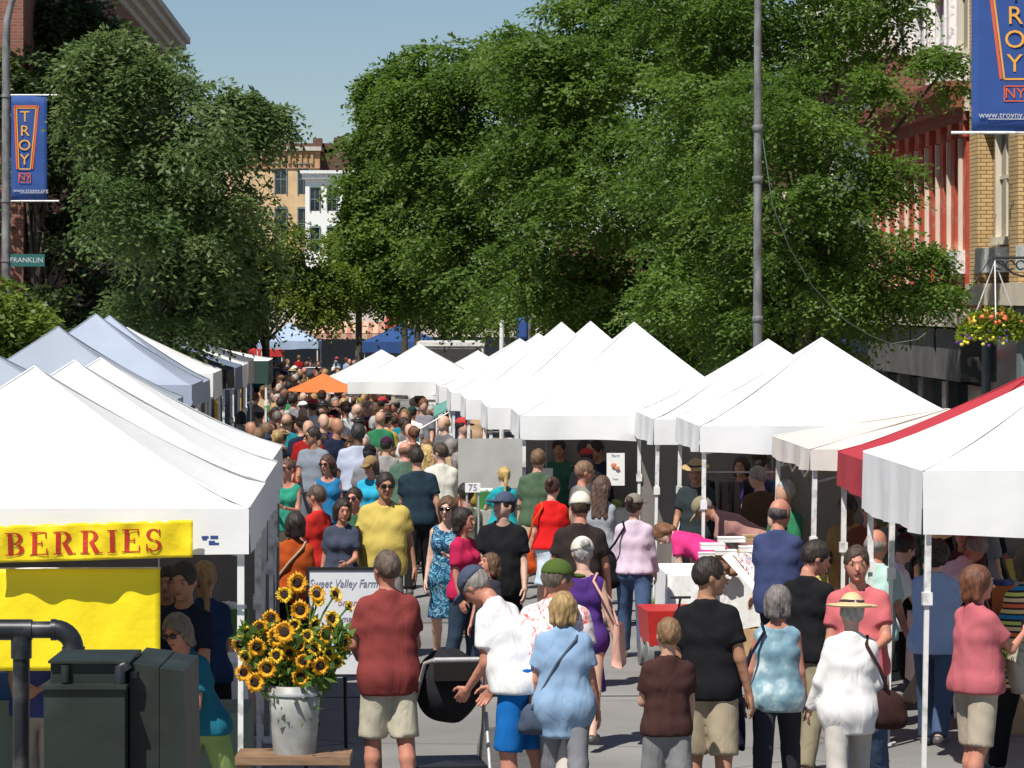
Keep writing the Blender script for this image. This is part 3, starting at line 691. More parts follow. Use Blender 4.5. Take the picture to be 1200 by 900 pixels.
def troy_banner(label, side, base, postx, zb, zt, w, flip):
    """banner hanging from two arms of a lamp post; postx local x of the post; banner from post side outward"""
    e = empty('street_banner', base, 0); tag(e, label, 'banner', 'blue banners on the lamp posts')
    x0, x1 = (0.05, 0.05 + w) if side > 0 else (-0.05 - w, -0.05)
    wv = lambda x, z: 0.012 * math.sin(5 * x + 2 * z)
    m_ = MB(); cloth_panel(m_, x0, x1, zb, zt, 0, wv); m_.obj('banner_cloth', M_banner, e)
    for z in (zt + 0.01, zb - 0.01):
        m_ = MB(); m_.tube([(0, 0.003, z), ((x1 + 0.25) if side > 0 else (x0 - 0.25), 0.003, z)], 0.018); m_.obj('arm', M_leg, e)
    # wedge outline with letters, NY box and address line
    H = zt - zb; cx = x0 + w * 0.40 if side > 0 else x0 + w * 0.66
    top = zt - H * 0.12; bot = zt - H * 0.70
    a = 1 if side > 0 else -1
    L0, R0 = cx - w * 0.25, cx + w * 0.30; L1, R1 = cx - w * 0.18, cx + w * 0.14
    if side < 0: L0, R0, L1, R1 = cx - w * 0.36, cx + w * 0.22, cx - w * 0.16, cx + w * 0.16
    m_ = MB()
    def seg(p, q, t=0.022):
        dx, dz = q[0] - p[0], q[1] - p[1]; l = math.hypot(dx, dz); nx_, nz_ = -dz / l * t / 2, dx / l * t / 2
        y = -0.018
        vs = [(p[0] + nx_, y, p[1] + nz_), (p[0] - nx_, y, p[1] - nz_), (q[0] - nx_, y, q[1] - nz_), (q[0] + nx_, y, q[1] + nz_)]
        vs += [(v[0], y + .003, v[2]) for v in vs]
        m_.add(vs, [(0, 1, 2, 3), (7, 6, 5, 4), (0, 4, 5, 1), (1, 5, 6, 2), (2, 6, 7, 3), (3, 7, 4, 0)])
    seg((L0, top), (R0, top)); seg((R0, top), (R1, bot)); seg((R1, bot), (L1, bot)); seg((L1, bot), (L0, top))
    m_.obj('outline', M_let_or, e)
    m_ = MB(); g_ = 0.04
    seg((L0 - g_, top + g_), (R0 + g_, top + g_), .035); seg((R0 + g_, top + g_), (R1 + g_, bot + .0), .035) if side > 0 else None
    seg((L0 - g_, top + g_), (L1 - g_, bot), .035)
    y0 = bot - H * 0.04; hh = H * 0.085
    for p, q in (((L1, y0), (R1, y0)), ((R1, y0), (R1, y0 - hh)), ((R1, y0 - hh), (L1, y0 - hh)), ((L1, y0 - hh), (L1, y0))): seg(p, q, .014)
    m_.obj('red_outline', M_let_red, e)
    for i, ch in enumerate('TROY'):
        z = top - (i + 0.62) * (top - bot) / 4.25
        text_obj(ch, H * 0.145, 'letter', M_let_or, e, ((L1 + R1) / 2 + (0.5 - i / 4) * 0.01, -0.019, z), sx=1.05, ext=.002)
    text_obj('NY', hh * 1.0, 'letters', M_let_red, e, ((L1 + R1) / 2, -0.019, y0 - hh / 2), ext=.002)
    m_ = MB(); m_.b2(x0 + w * .25, -0.02, zb + H * .07, x1 - w * .08, -0.017, zb + H * .075); m_.obj('printed_line', M_white_print, e)
    text_obj('www.troyny.org', H * 0.05, 'letters', M_white_print, e, (x0 + w * .55, -0.019, zb + H * .095), ext=.002)
    return e
# left lamp post, banner and street name
Zp = 72.0; X = PX(7, Zp); g0 = gz(Zp)
lp = empty('lamp_post', (X, Zp, g0)); tag(lp, 'tall grey lamp post curving over at the left picture edge', 'lamp post')
hz = lambda py: PZ(py, Zp) - g0
m_ = MB(); m_.tube([(0, 0, 0), (0, 0, 1.0)], [0.14, 0.11], 12); m_.tube([(0, 0, 1.0), (0, 0, hz(60)), (0.02, 0, hz(25)), (0.12, 0, hz(2)), (0.32, 0, hz(-18)), (0.8, 0, hz(-34)), (1.6, 0, hz(-42))], [.095, .085, .08, .07, .06, .05, .045], 10)
m_.obj('pole', M_galv, lp)
m_ = MB(); m_.ell((1.9, 0, hz(-44)), (.35, .14, .09)); m_.obj('lamp_head', M_galv, lp)
m_ = MB()
for z in (hz(112), hz(235), hz(305)): m_ = MB(); m_.lathe(0, 0, [(0.11, z - .03), (0.11, z + .03)], 10); m_.obj('clamp', M_galv, lp)
troy_banner('blue hanging banner reading TROY on the left lamp post', 1, (X + 0.06, Zp - 0.02, 0), 0, PZ(235, Zp), PZ(112, Zp), 0.76, False)
sg = empty('street_name_sign', (X + 0.1, Zp - 0.02, PZ(305, Zp))); tag(sg, 'small green street name sign reading FRANKLIN on the left lamp post', 'sign')
M_sgreen = mat('sign green', (0.015, 0.11, 0.10), 0.5, noise=0.03)
m_ = MB(); m_.b2(0, -0.01, -0.13, 0.72, 0.01, 0.13); m_.obj('sign_plate', M_sgreen, sg)
text_obj('FRANKLIN', 0.15, 'letters', M_white_print, sg, (0.34, -0.014, 0.0), ext=.002)
# grey utility pole on the right
Zu = 52.0; X = PX(888, Zu); up_ = empty('utility_pole', (X, Zu, gz(Zu))); tag(up_, 'weathered grey utility pole rising in front of the right trees', 'pole')
m_ = MB(); m_.tube([(0, 0, 0), (0, 0, 4.5), (0, 0, 9.8)], [.08, .066, .052], 12); m_.obj('pole', M_galv, up_)
m_ = MB()
for z in (PZ(210, Zu) - gz(Zu), PZ(150, Zu) - gz(Zu), 3.4): m_ = MB(); m_.lathe(0, 0, [(.07, z - .05), (.085, z - .04), (.085, z + .04), (.07, z + .05)], 10); m_.obj('bracket', M_galv, up_)
m_.obj('bracket', M_galv, up_) if False else None
# hanging cable from the pole to the right building
pts = []
for px_, py_, z_ in ((892, 150, 52), (905, 240, 52), (925, 290, 52.5), (952, 335, 53.5), (990, 375, 55), (1020, 393, 56), (1045, 403, 57), (1075, 398, 58), (1105, 375, 60), (1135, 340, 61), (1163, 300, 62), (1180, 262, 62.5)):
    pts.append((PX(px_, z_), z_, PZ(py_, z_)))
m_ = MB(); m_.tube(pts, 0.009, 5)
tag(m_.obj('overhead_cable', mat('grey green cable', (0.16, 0.22, 0.19), 0.6)), 'slack grey green cable sagging from the utility pole to the tan building', 'cable')
# right lamp post just outside the frame, its banner, bracket and flower basket
Zr = 42.0; X = PX(1218, Zr); g0 = gz(Zr)
lp = empty('lamp_post', (X, Zr, g0)); tag(lp, 'lamp post at the right picture edge with iron scroll arm for a flower basket', 'lamp post')
m_ = MB(); m_.tube([(0, 0, 0), (0, 0, 9.0)], [.12, .08], 12); m_.obj('pole', M_galv, lp)
m_ = MB(); zz = PZ(302, Zr) - g0; xe = PX(1164, Zr) - X
m_.tube([(0, 0, zz), (xe, 0, zz)], .018, 6); m_.tube([(0, 0, zz - .28), (xe * .55, 0, zz - .2), (xe, 0, zz - .01)], .013, 6)
for k in range(4):
    c0 = -.1 - k * .13; pp = [(c0 + .055 * math.cos(a_) , 0, zz - .09 + .055 * math.sin(a_)) for a_ in np.linspace(0, 5.5, 12)]; m_.tube(pp, .012, 5)
m_.obj('scroll_bracket', M_black, lp)
troy_banner('blue hanging banner reading TROY NY at the top right corner', -1, (X, Zr - 0.12, 0), 0, PZ(155, Zr), PZ(-50, Zr), 0.8, True)
hb = empty('hanging_flower_basket', (PX(1166, Zr), Zr, PZ(302, Zr))); tag(hb, 'hanging basket of orange, yellow and purple flowers at the right edge', 'flower basket')
zb = PZ(384, Zr) - PZ(302, Zr); s_ = Zr / F
m_ = MB(); m_.lathe(0, 0, [(.10, zb - .16), (.22, zb - .08), (.30, zb + .06), (.32, zb + .1)], 14); m_.obj('basket', M_wood, hb)
m_ = MB()
for a_ in range(3): m_.tube([(0, 0, -0.05), (.3 * math.cos(a_ * 2.1 + .4), .3 * math.sin(a_ * 2.1 + .4), zb + .1)], .009, 5)
m_.tube([(0, 0, 0), (0, 0, -.08)], .012, 5); m_.obj('hanger', M_leg, hb)
rng = np.random.default_rng(77)
n = 4200; u_ = unit(rng.normal(size=(n, 3))); u_[:, 2] = np.abs(u_[:, 2]) - .45
o_ = u_ * np.array([.42, .42, .36]) * rng.uniform(.6, 1.05, (n, 1)) + np.array([0, 0, zb + .02])
d_ = unit(u_ + rng.normal(size=(n, 3)) * .5); s2 = unit(np.cross(d_, rng.normal(size=(n, 3))))
me = mesh_np('foliage', leaf_quads(o_, d_, s2, rng.uniform(.05, .10, n), rng.uniform(.012, .024, n)), np.arange(4 * n).reshape(-1, 4))
at = me.attributes.new('tint', 'FLOAT', 'FACE'); at.data.foreach_set('value', rng.random(n).astype(np.float32))
link('foliage', me, leaf_mat('basket leaves', (.05, .11, .012), (.24, .28, .02)), hb)
for nm_, col, cnt, reg in (('orange_blossoms', (.75, .16, .08), 34, (lambda p: p[2] > .15)), ('yellow_blossoms', (.62, .55, .05), 55, (lambda p: p[0] < .15)), ('purple_blossoms', (.10, .03, .22), 45, (lambda p: True))):
    m_ = MB(); k = 0
    while k < cnt:
        p = rng.normal(size=3); p /= np.linalg.norm(p)
        p[2] = abs(p[2]) * 1.2 - .6
        if p[1] > .3 or not reg(p): continue
        q = p * np.array([.43, .43, .36]) * rng.uniform(.95, 1.1); k += 1
        m_.ell((q[0], q[1], q[2] + zb), (.026, .022, .022) if nm_[0] != 'o' else (.04, .03, .035), 6, 4)
    tag(m_.obj(nm_[:-1], mat(nm_[:-1].replace('_', ' '), col, .7), hb), kind='stuff')
# ---------------------------------------------------------------- pop-up tents
M_frame = mat('grey tube frame', (0.5, 0.5, 0.5), 0.4, metal=0.3)
def tent(label, px, Zc, peak_py, zbot, vh=0.30, half=1.52, color=None, sag=1.18, seed=0, halfd=None, rot=None, frame=True, vwave=0.025, eave_out=0.0, vcolor=None, splay=0.0, group='pop-up market tents', legs=True, peak_z=None, name='pop_up_tent', dark_walls=()):
    """zbot: height of the valance bottom above the ground"""
    rng = random.Random(seed)
    g0 = gz(Zc); t = empty(name, (PX(px, Zc), Zc, g0), TH if rot is None else rot)
    tag(t, label, 'tent', group)
    zp = (PZ(peak_py, Zc) - g0) if peak_z is None else peak_z
    ze = zbot + vh; hd = halfd or half
    mt = M_tint_cloth if color else M_white_cloth
    N = 10; M = 12
    corners = [(-half, -hd), (half, -hd), (half, hd), (-half, hd)]
    m_ = MB()
    for s_ in range(4):
        a = corners[s_]; b_ = corners[(s_ + 1) % 4]
        vs = []; fs = []
        for j in range(M + 1):
            tt = j / M
            for i in range(N + 1):
                q = i / N
                ex = a[0] + (b_[0] - a[0]) * q; ey = a[1] + (b_[1] - a[1]) * q
                x = ex * (1 - tt); y = ey * (1 - tt)
                z = ze + (zp - ze) * (tt ** sag)
                z -= 0.07 * math.sin(math.pi * q) * math.sin(math.pi * min(1, tt * 1.0)) * (1 - tt * .3)
                z += 0.008 * math.sin(9 * q + 7 * tt + seed * 1.7) * math.sin(math.pi * tt) + (0.010 * math.sin(23 * q + seed) * (1 - tt) ** 3 if 0 < j < M else 0)
                if tt > 0.96: z = min(z, zp)
                vs.append((x, y, z))
        for j in range(M):
            for i in range(N):
                k = j * (N + 1) + i; fs.append((k, k + 1, k + N + 2, k + N + 1))
        m_.add(vs, fs, True)
    m_.obj('roof', mt, t, color)
    # piping along the hips
    m_ = MB()
    for a in corners:
        m_.tube([(a[0] * (1 - k / 8), a[1] * (1 - k / 8), ze + (zp - ze) * ((k / 8) ** sag) + .004) for k in range(9)], 0.007, 4, False)
    m_.obj('hip_seam', mt, t, color)
    for s_ in range(4):
        a = corners[s_]; b_ = corners[(s_ + 1) % 4]
        nx_, ny_ = (b_[1] - a[1]), -(b_[0] - a[0]); l = math.hypot(nx_, ny_); nx_ /= l; ny_ /= l
        vs = []; fs = []; NX = 28; ph = rng.uniform(0, 6)
        for j in range(5):
            for i in range(NX + 1):
                q = i / NX; w = 1.6 * vwave * (j / 4) * (math.sin(q * 17 + ph) * .5 + math.sin(q * 41 + ph * 2) * .3) * min(1, 6 * q, 6 * (1 - q)) + 0.012 * (j / 4) + eave_out * j / 4
                z = ze - vh * j / 4 - 0.8 * vwave * math.sin(math.pi * q) * (j / 4) * (1 + math.sin(q * 9 + ph))
                vs.append((a[0] + (b_[0] - a[0]) * q + nx_ * w, a[1] + (b_[1] - a[1]) * q + ny_ * w, z - (0.0015 if j == 0 else 0)))
        for j in range(4):
            for i in range(NX):
                k = j * (NX + 1) + i; fs.append((k, k + NX + 1, k + NX + 2, k + 1))
        m2 = MB(); m2.add(vs, fs, True); m2.obj('valance', mt if not vcolor else M_tint_cloth, t, vcolor or color)
    if legs:
        for i, (cx, cy) in enumerate(corners):
            m2 = MB(); k = 0.965; sx = cx * k; sy = cy * k; bx_ = sx * (1 + splay * 0.02) + rng.uniform(-.03, .03); by_ = sy
            for (x_, y_, xx, yy, z0_, z1_, w) in ((bx_, by_, sx + (bx_ - sx) * .3, sy, 0.02, ze * .7, .034), (sx + (bx_ - sx) * .35, sy, sx, sy, ze * .62, ze - .01, .044)):
                vs = []
                for (X_, Y_, Zz) in ((x_, y_, z0_), (xx, yy, z1_)):
                    for dx, dy in ((-1, -1), (1, -1), (1, 1), (-1, 1)): vs.append((X_ + dx * w / 2, Y_ + dy * w / 2, Zz))
                m2.add(vs, [(3, 2, 1, 0), (4, 5, 6, 7), (0, 1, 5, 4), (1, 2, 6, 5), (2, 3, 7, 6), (3, 0, 4, 7)])
            m2.box(bx_, by_, 0.01, .14, .14, .02); m2.box(sx + (bx_ - sx) * .35, sy, ze * .62, .07, .07, .09)
            m2.obj('leg', M_leg, t)
    for s_ in dark_walls:                              # 0 front 1 right 2 back 3 left
        a = corners[s_]; b_ = corners[(s_ + 1) % 4]; vs = []; NX = 30; k = .985
        for j in range(5):
            for i in range(NX + 1):
                q = i / NX; w = .03 * math.sin(q * 60 + seed) * (.3 + .7 * j / 4)
                nx_, ny_ = (b_[1] - a[1]) / (2 * half), -(b_[0] - a[0]) / (2 * half)
                vs.append(((a[0] + (b_[0] - a[0]) * q) * k + nx_ * (w - .04), (a[1] + (b_[1] - a[1]) * q) * k + ny_ * (w - .04), (ze - .04) * (1 - j / 4) + .05))
        m2 = MB(); m2.add(vs, [(j * (NX + 1) + i, (j + 1) * (NX + 1) + i, (j + 1) * (NX + 1) + i + 1, j * (NX + 1) + i + 1) for j in range(4) for i in range(NX)], True)
        m2.obj('added_dark_wall', M_tint_cloth, t, (.20, .18, .165))  # invented dark cloth, hung to make the stall insides look shaded
    if frame:
        m2 = MB()
        for s_ in range(4):
            a = corners[s_]; b_ = corners[(s_ + 1) % 4]; k = .95
            for i in range(3):
                q0, q1 = i / 3, (i + 1) / 3
                p = lambda q, z: ((a[0] + (b_[0] - a[0]) * q) * k, (a[1] + (b_[1] - a[1]) * q) * k, z)
                m2.tube([p(q0, ze - .06), p(q1, ze - .30)], .012, 4, False); m2.tube([p(q0, ze - .30), p(q1, ze - .06)], .012, 4, False)
        for a in corners: m2.tube([(a[0] * .95, a[1] * .95, ze - .1), (0, 0, zp - .12)], .012, 4, False)
        m2.obj('frame', M_frame, t)
    return t
# left row, front to back
L1 = tent('nearest white tent on the left, carrying the yellow BERRIES banner', 40, 23.25, 430, 2.0, .29, seed=1, dark_walls=(3,), vwave=.007, sag=1.22)
tent('second white tent on the left, close behind the BERRIES tent', 87, 26.4, 423, 2.0, .29, seed=2, dark_walls=(3,), sag=1.22)
tent('third white tent on the left, before the blue tents', 118, 29.5, 420, 2.0, .29, seed=3, sag=1.22, dark_walls=(2, 3))
BL = (0.35, 0.40, 0.50); BG = (0.32, 0.36, 0.43)
tent('grey blue tent cut by the left picture edge', -12, 36, 412, 2.0, .3, color=BG, seed=4)
tent('grey blue tent with lower peak at the left, before the light blue tents', 68, 44, 383, 2.05, .3, color=BG, seed=5)
tent('light blue tent at the left, peak just above the grey blue one', 112, 51, 368, 2.15, .3, color=BL, seed=6, sag=1.15, dark_walls=(3,))
tent('light blue tent directly behind its twin, slightly to the right', 128, 54.3, 370, 2.1, .3, color=BL, seed=7, sag=1.15, dark_walls=(2, 3))
tent('white tent squeezed between the light blue and black tents', 149, 57.5, 384, 2.1, .42, seed=8, sag=1.15)
tent('black tent on the left behind the narrow white roof', 170, 61, 388, 2.2, .3, color=(.012, .012, .014), seed=9)
tent('slate blue tent in the left row behind the black one', 186, 65, 388, 2.1, .4, color=(.16, .20, .29), seed=10)
tent('white tent with a thin visible roof edge between slate blue and dark grey tents', 197, 68, 391, 2.1, .4, seed=13)
tent('dark grey tent in the left row, pointed peak before the hanging tree', 209, 71.5, 390, 2.1, .45, color=(.10, .11, .13), seed=11, vcolor=(.5, .5, .5))
tent('farthest white tent of the left row with dark green side', 238, 77, 404, 2.0, .5, seed=12, vcolor=(.02, .06, .05))
# right row
RG = dict(splay=1.0)
tent('nearest white tent at the right edge with deep valance', 1278, 25.9, 414, 1.95, .45, seed=20, **RG)
tent('red tent between the near white tent and the off-white one', 1216, 29.3, 434, 1.95, .30, color=(.45, .035, .05), seed=21, **RG)
tent('off-white tent with a low flat roof behind the red tent', 1110, 33, 0, 2.05, .19, color=(.72, .66, .60), seed=22, peak_z=2.56, sag=1.0, dark_walls=(2,), **RG)
tent('large white tent with the rightmost tall peak', 963, 38.5, 396, 1.97, .28, seed=23, **RG)
tent('white tent whose peak shows just left of the rightmost tall one', 900, 41.8, 398, 1.92, .3, seed=24, dark_walls=(2,), **RG)
tent('white tent with the broad roof, right of the hanging sign board', 743, 44.8, 378, 1.88, .3, seed=25, half=1.56, dark_walls=(2,), **RG)
tent('white tent directly behind the broad roofed one, second of four close peaks', 692, 48.8, 377, 1.88, .3, seed=26)
tent('white tent with the third of four close peaks', 658, 52.8, 378, 1.9, .3, seed=27)
tent('white tent with low peak, fourth of the close right peaks', 631, 58, 391, 1.9, .3, seed=28)
tent('farthest white tent of the right row, leaf shadows on its roof', 609, 63, 397, 1.9, .3, seed=29)
# middle
tent('white tent standing in the street beyond the crowd, centre', 491, 70, 403, 1.92, .24, half=1.4, seed=30, rot=0.0)
tent('white tent behind the orange umbrella, partly hidden', 447, 86, 410, 1.6, .25, half=1.6, seed=31, rot=0.05)
tent('low white tent right of the centre tent with flat looking roof', 560, 80, 411, 1.6, .25, half=1.6, seed=32)
tent('blue tent at the far end of the street below the young tree', 339, 150, 378, 2.19, .33, half=1.35, color=(.36, .46, .62), seed=33, rot=0.0)
tent('dark blue tent far away on the right of the striped awning', 470, 165, 379, 1.9, .5, half=1.9, color=(.02, .07, .22), seed=34, rot=0.0)
tent('small red tent beside the far blue tent', 312, 158, 402, 1.75, .3, half=0.8, color=(.5, .03, .03), seed=35, rot=0.0)
# orange umbrella
Z = 74.0; e = empty_at('market_umbrella', 379, Z, rz=0.06); tag(e, 'orange square market umbrella over the crowd, left of the centre tents', 'umbrella')
zp = PZ(437, Z) - gz(Z); ze = PZ(457, Z) - gz(Z); w = .76
m_ = MB(); vs = [(0, 0, zp)]
for i in range(4):
    a, b_ = [(-w, -w), (w, -w), (w, w), (-w, w)][i], [(-w, -w), (w, -w), (w, w), (-w, w)][(i + 1) % 4]
    vs = [];
    for j in range(5):
        for k in range(5):
            tt = j / 4; q = k / 4
            vs.append(((a[0] + (b_[0] - a[0]) * q) * (1 - tt), (a[1] + (b_[1] - a[1]) * q) * (1 - tt), ze + (zp - ze) * tt ** 1.1 - .04 * math.sin(math.pi * q) * (1 - tt)))
    m_.add(vs, [(j * 5 + k, j * 5 + k + 1, j * 5 + k + 6, j * 5 + k + 5) for j in range(4) for k in range(4)], True)
m_.obj('umbrella_canopy', M_tint_cloth, e, (.72, .17, .04))
m_ = MB(); m_.tube([(0, 0, 0), (0, 0, zp)], .022, 8); m_.obj('pole', M_wood, e)
for a in ((-w, -w), (w, -w), (w, w), (-w, w)):
    m_ = MB(); m_.tube([(a[0] * .97, a[1] * .97, ze - .01), (0, 0, zp - .03)], .01, 4); m_.obj('rib', M_frame, e)
# box truck behind the far tents
e = empty_at('box_truck', 528, 104); tag(e, 'white box truck with dark roof edge behind the centre tents', 'truck')
s_ = 104 / F; zt = PZ(401, 104) - gz(104)
m_ = MB(); m_.b2(-1.0, 0, .7, 1.0, 4.5, zt - .12); m_.obj('cargo_box', M_leg, e)
m_ = MB(); m_.b2(-1.03, -.04, zt - .12, 1.03, 4.54, zt); m_.obj('roof', M_leg, e)
m_ = MB(); m_.b2(-.93, -.05, 1.0, .93, -.004, zt - .2); m_.obj('rear_door', M_roofdark, e)
m_ = MB(); m_.b2(-.9, 4.5, .5, .9, 6.2, 1.9); m_.obj('cab', M_leg, e)
for x_ in (-.85, .85):
    for y_ in (.9, 5.4):
        m_ = MB(); m_.tube([(x_ - .12, y_, .42), (x_ + .12, y_, .42)], .42, 14); m_.obj('wheel', M_black, e)
# teal canvas awning poking out of the right row
Z = 60; e = empty('folded_awning', (PX(528, Z), Z, gz(Z))); tag(e, 'tilted teal canvas flap poking out left of the right tents', 'awning')
x0, x1 = PX(508, Z) - PX(528, Z), PX(543, Z) - PX(528, Z)
m_ = MB(); za, zb = PZ(480, Z) - gz(Z), PZ(462, Z) - gz(Z)
m_.add([(x0, 0, za - .12), (x1, 0, zb - .10), (x1, .5, zb + .02), (x0, .5, za + .05), (x0, 0, za - .15), (x1, 0, zb - .13), (x1, .5, zb - .01), (x0, .5, za + .02)], [(0, 1, 2, 3), (7, 6, 5, 4), (0, 4, 5, 1), (1, 5, 6, 2), (2, 6, 7, 3), (3, 7, 4, 0)])
m_.obj('flap', mat('teal canvas', (.10, .26, .22), .8), e)
m_ = MB(); m_.tube([(x0 - .25, 0, za - .35), (x1 + .3, 0, zb + .0)], .018, 6); m_.tube([(x0 + .05, .4, 0), (x0 + .05, .4, za)], .02, 6); m_.tube([(x1, .4, 0), (x1, .4, zb)], .02, 6); m_.obj('pole', M_leg, e)
# row of small far banners on posts
for i, (px_, py0, py1, Z, lab) in enumerate(((193, 372, 396, 84, 'small blue banner above the left tents'), (612, 372, 400, 88, 'small blue banner on a post above the low right peak'), (410, 300, 335, 150, 'dark blue banner on a post at the far end'), (700, 362, 380, 80, 'small blue banner glimpsed between the right peaks'))):
    e = empty_at('small_banner', px_, Z); tag(e, lab, 'banner', 'small blue banners on posts')
    w = 6 * Z / F
    m_ = MB(); cloth_panel(m_, -w, w, PZ(py1, Z) - gz(Z), PZ(py0, Z) - gz(Z), 0, lambda x, z: .02 * math.sin(6 * x + z), 4, 4); m_.obj('banner_cloth', M_banner, e)
    m_ = MB(); m_.tube([(w + .06, 0.03, 0), (w + .06, .03, PZ(py0 - 10, Z) - gz(Z))], .04, 8); m_.obj('pole', M_galv, e)
e = empty_at('white_post', 588, 84); tag(e, 'slim white post above the right tents', 'post')
m_ = MB(); m_.tube([(0, 0, 0), (0, 0, PZ(375, 84) - gz(84))], .06, 8); m_.obj('pole', M_leg, e)
e = empty_at('yellow_frame_sign', 267, 82); tag(e, 'yellow framed sign behind the far left tents', 'sign')
z0, z1 = PZ(428, 82) - gz(82), PZ(411, 82) - gz(82)
M_yel = mat('yellow painted frame', (.75, .42, .02), .6)
m_ = MB(); m_.b2(-.32, 0, z1 - .08, .32, .05, z1); m_.b2(-.32, 0, 0, -.24, .05, z1 - .083); m_.b2(.24, 0, 0, .32, .05, z1 - .083); m_.obj('frame', M_yel, e)
m_ = MB(); m_.b2(-.24, .01, z0 - .3, .24, .03, z1 - .083); m_.obj('board', M_black, e)

# ---------------------------------------------------------------- BERRIES banner and yellow tarp
def glyph(ch):
    """2D quads of a slab serif capital in unit height; returns list of 4 point polygons and width"""
    q = []
    def rect(x0, y0, x1, y1): q.append([(x0, y0), (x1, y0), (x1, y1), (x0, y1)])
    def arc(cx, cy, rx0, ry0, rx1, ry1, a0, a1, n=10):
        for i in range(n):
            a = R(a0 + (a1 - a0) * i / n); b_ = R(a0 + (a1 - a0) * (i + 1) / n)
            p = [(cx + rx1 * math.cos(a), cy + ry1 * math.sin(a)), (cx + rx0 * math.cos(a), cy + ry0 * math.sin(a)), (cx + rx0 * math.cos(b_), cy + ry0 * math.sin(b_)), (cx + rx1 * math.cos(b_), cy + ry1 * math.sin(b_))]
            q.append(p if a1 < a0 else p[::-1])
    w = .8
    if ch in 'BER': rect(.1, .052, .28, .948); rect(0, 0, .36, .05); rect(0, .95, .36, 1)
    if ch == 'B':
        arc(.34, .745, .16, .205, .33, .255, -90, 90); arc(.36, .25, .18, .2, .37, .25, -90, 90); rect(.281, .47, .35, .515); w = .76
    elif ch == 'E':
        rect(.361, .95, .66, 1); rect(.361, 0, .70, .05); rect(.281, .48, .5, .53); rect(.61, .74, .66, .948); rect(.65, .052, .70, .28); rect(.45, .40, .5, .478); rect(.45, .532, .5, .61); w = .74
    elif ch == 'R':
        arc(.34, .735, .16, .215, .34, .265, -90, 90); q.append([(.56, .0), (.78, .0), (.52, .49), (.33, .49)]); rect(.781, 0, .86, .05); w = .86
    elif ch == 'I': rect(.1, .052, .28, .948); rect(0, 0, .38, .05); rect(0, .95, .38, 1); w = .38
    elif ch == 'S':
        arc(.31, .745, .14, .2, .28, .255, 35, 270, 14); arc(.33, .26, .15, .205, .30, .26, 90, -150, 14); rect(.52, .68, .57, .98); rect(.03, .02, .08, .34); w = .62
    return q, w
bn = empty('berries_banner', (PX(95, 21.66), 21.68, 0), TH); tag(bn, 'yellow banner reading BERRIES in red along the near left valance', 'banner')
s_ = 21.62 / F
M_yban = mat('glossy yellow vinyl', (.88, .66, .012), .25, noise=.05, nscale=3, bump=.9, bscale=5)
M_redlet = mat('red painted letters', (.50, .035, .012), .4, noise=.1)
x0, x1 = -105 * s_, 131 * s_; zb, zt = PZ(657, 21.62), PZ(613, 21.62)
bw = lambda x, z: .010 * math.sin(7 * x + 9 * z) + .008 * math.sin(19 * x - 14 * z) + .006 * math.sin(31 * x + 23 * z)
tilt = lambda x: .045 * x * .6
m_ = MB(); cloth_panel(m_, x0, x1, zb, zt, -.05, bw, 60, 12)
m_.v = [(v[0], v[1], v[2] + tilt(v[0])) for v in m_.v]; m_.obj('vinyl_sheet', M_yban, bn)
xx = -88 * s_; hh = 27 * s_
for ch in 'BERRIES':
    qs, w = glyph(ch); m_ = MB()
    for p in qs:
        # subdivide tall strokes so they follow the cloth
        for k in range(4):
            a0, a1 = k / 4, (k + 1) / 4
            L_ = lambda t_: (p[0][0] + (p[3][0] - p[0][0]) * t_, p[0][1] + (p[3][1] - p[0][1]) * t_)
            Rr = lambda t_: (p[1][0] + (p[2][0] - p[1][0]) * t_, p[1][1] + (p[2][1] - p[1][1]) * t_)
            pts = [L_(a0), Rr(a0), Rr(a1), L_(a1)]
            vs = []
            for (gx, gy) in pts:
                X_ = xx + gx * hh * 1.12; Z_ = (zb + zt) / 2 - hh * .52 + gy * hh
                vs.append((X_, -.05 + bw(X_, Z_) - .006, Z_ + tilt(X_)))
            m_.add(vs, [(0, 1, 2, 3)])
    m_.obj('letter', M_redlet, bn)
    xx += (w * 1.12 + .20) * hh
lab = empty('small_logo_patch', (PX(247, 21.62), 21.62, 0), TH); tag(lab, 'small blue logo patch printed near the corner of the BERRIES tent valance', 'logo')
m_ = MB(); zc = PZ(633, 21.62)
for a_, b_, c_, d_ in ((-.05, -.02, .0, .012), (-.01, .03, -.03, .0), (-.055, -.01, .012, .03), (.0, .05, .008, .032), (.02, .055, -.03, -.012)):
    m_.b2(a_, -.052, zc + c_, b_, -.048, zc + d_)
m_.obj('logo_mark', mat('navy print', (.03, .06, .2), .6), lab)
tp = empty('yellow_tarp', (PX(0, 21.8), 21.74, 0), TH); tag(tp, 'plain yellow tarp hung below the BERRIES banner', 'tarp')
s_ = 21.95 / F
m_ = MB(); cloth_panel(m_, -190 * s_, 187 * s_, PZ(782, 21.95), PZ(664, 21.95), 0, lambda x, z: .005 * math.sin(5 * x + 3 * z) + .003 * math.sin(17 * x - 6 * z), 50, 20)
m_.obj('tarp_sheet', mat('yellow tarp cloth', (.92, .72, .004), .6, noise=.04, nscale=3, bump=.6, bscale=5), tp)
m_ = MB(); m_.tube([(-190 * s_, .03, PZ(664, 21.95)), (187 * s_, .03, PZ(664, 21.95))], .01, 6); m_.obj('hanging_rod', M_frame, tp)
for x_ in (-185 * s_, 185 * s_): m_ = MB(); m_.tube([(x_, .03, PZ(664, 21.95)), (x_, .03, 2.2)], .004, 4); m_.obj('cord', M_frame, tp)

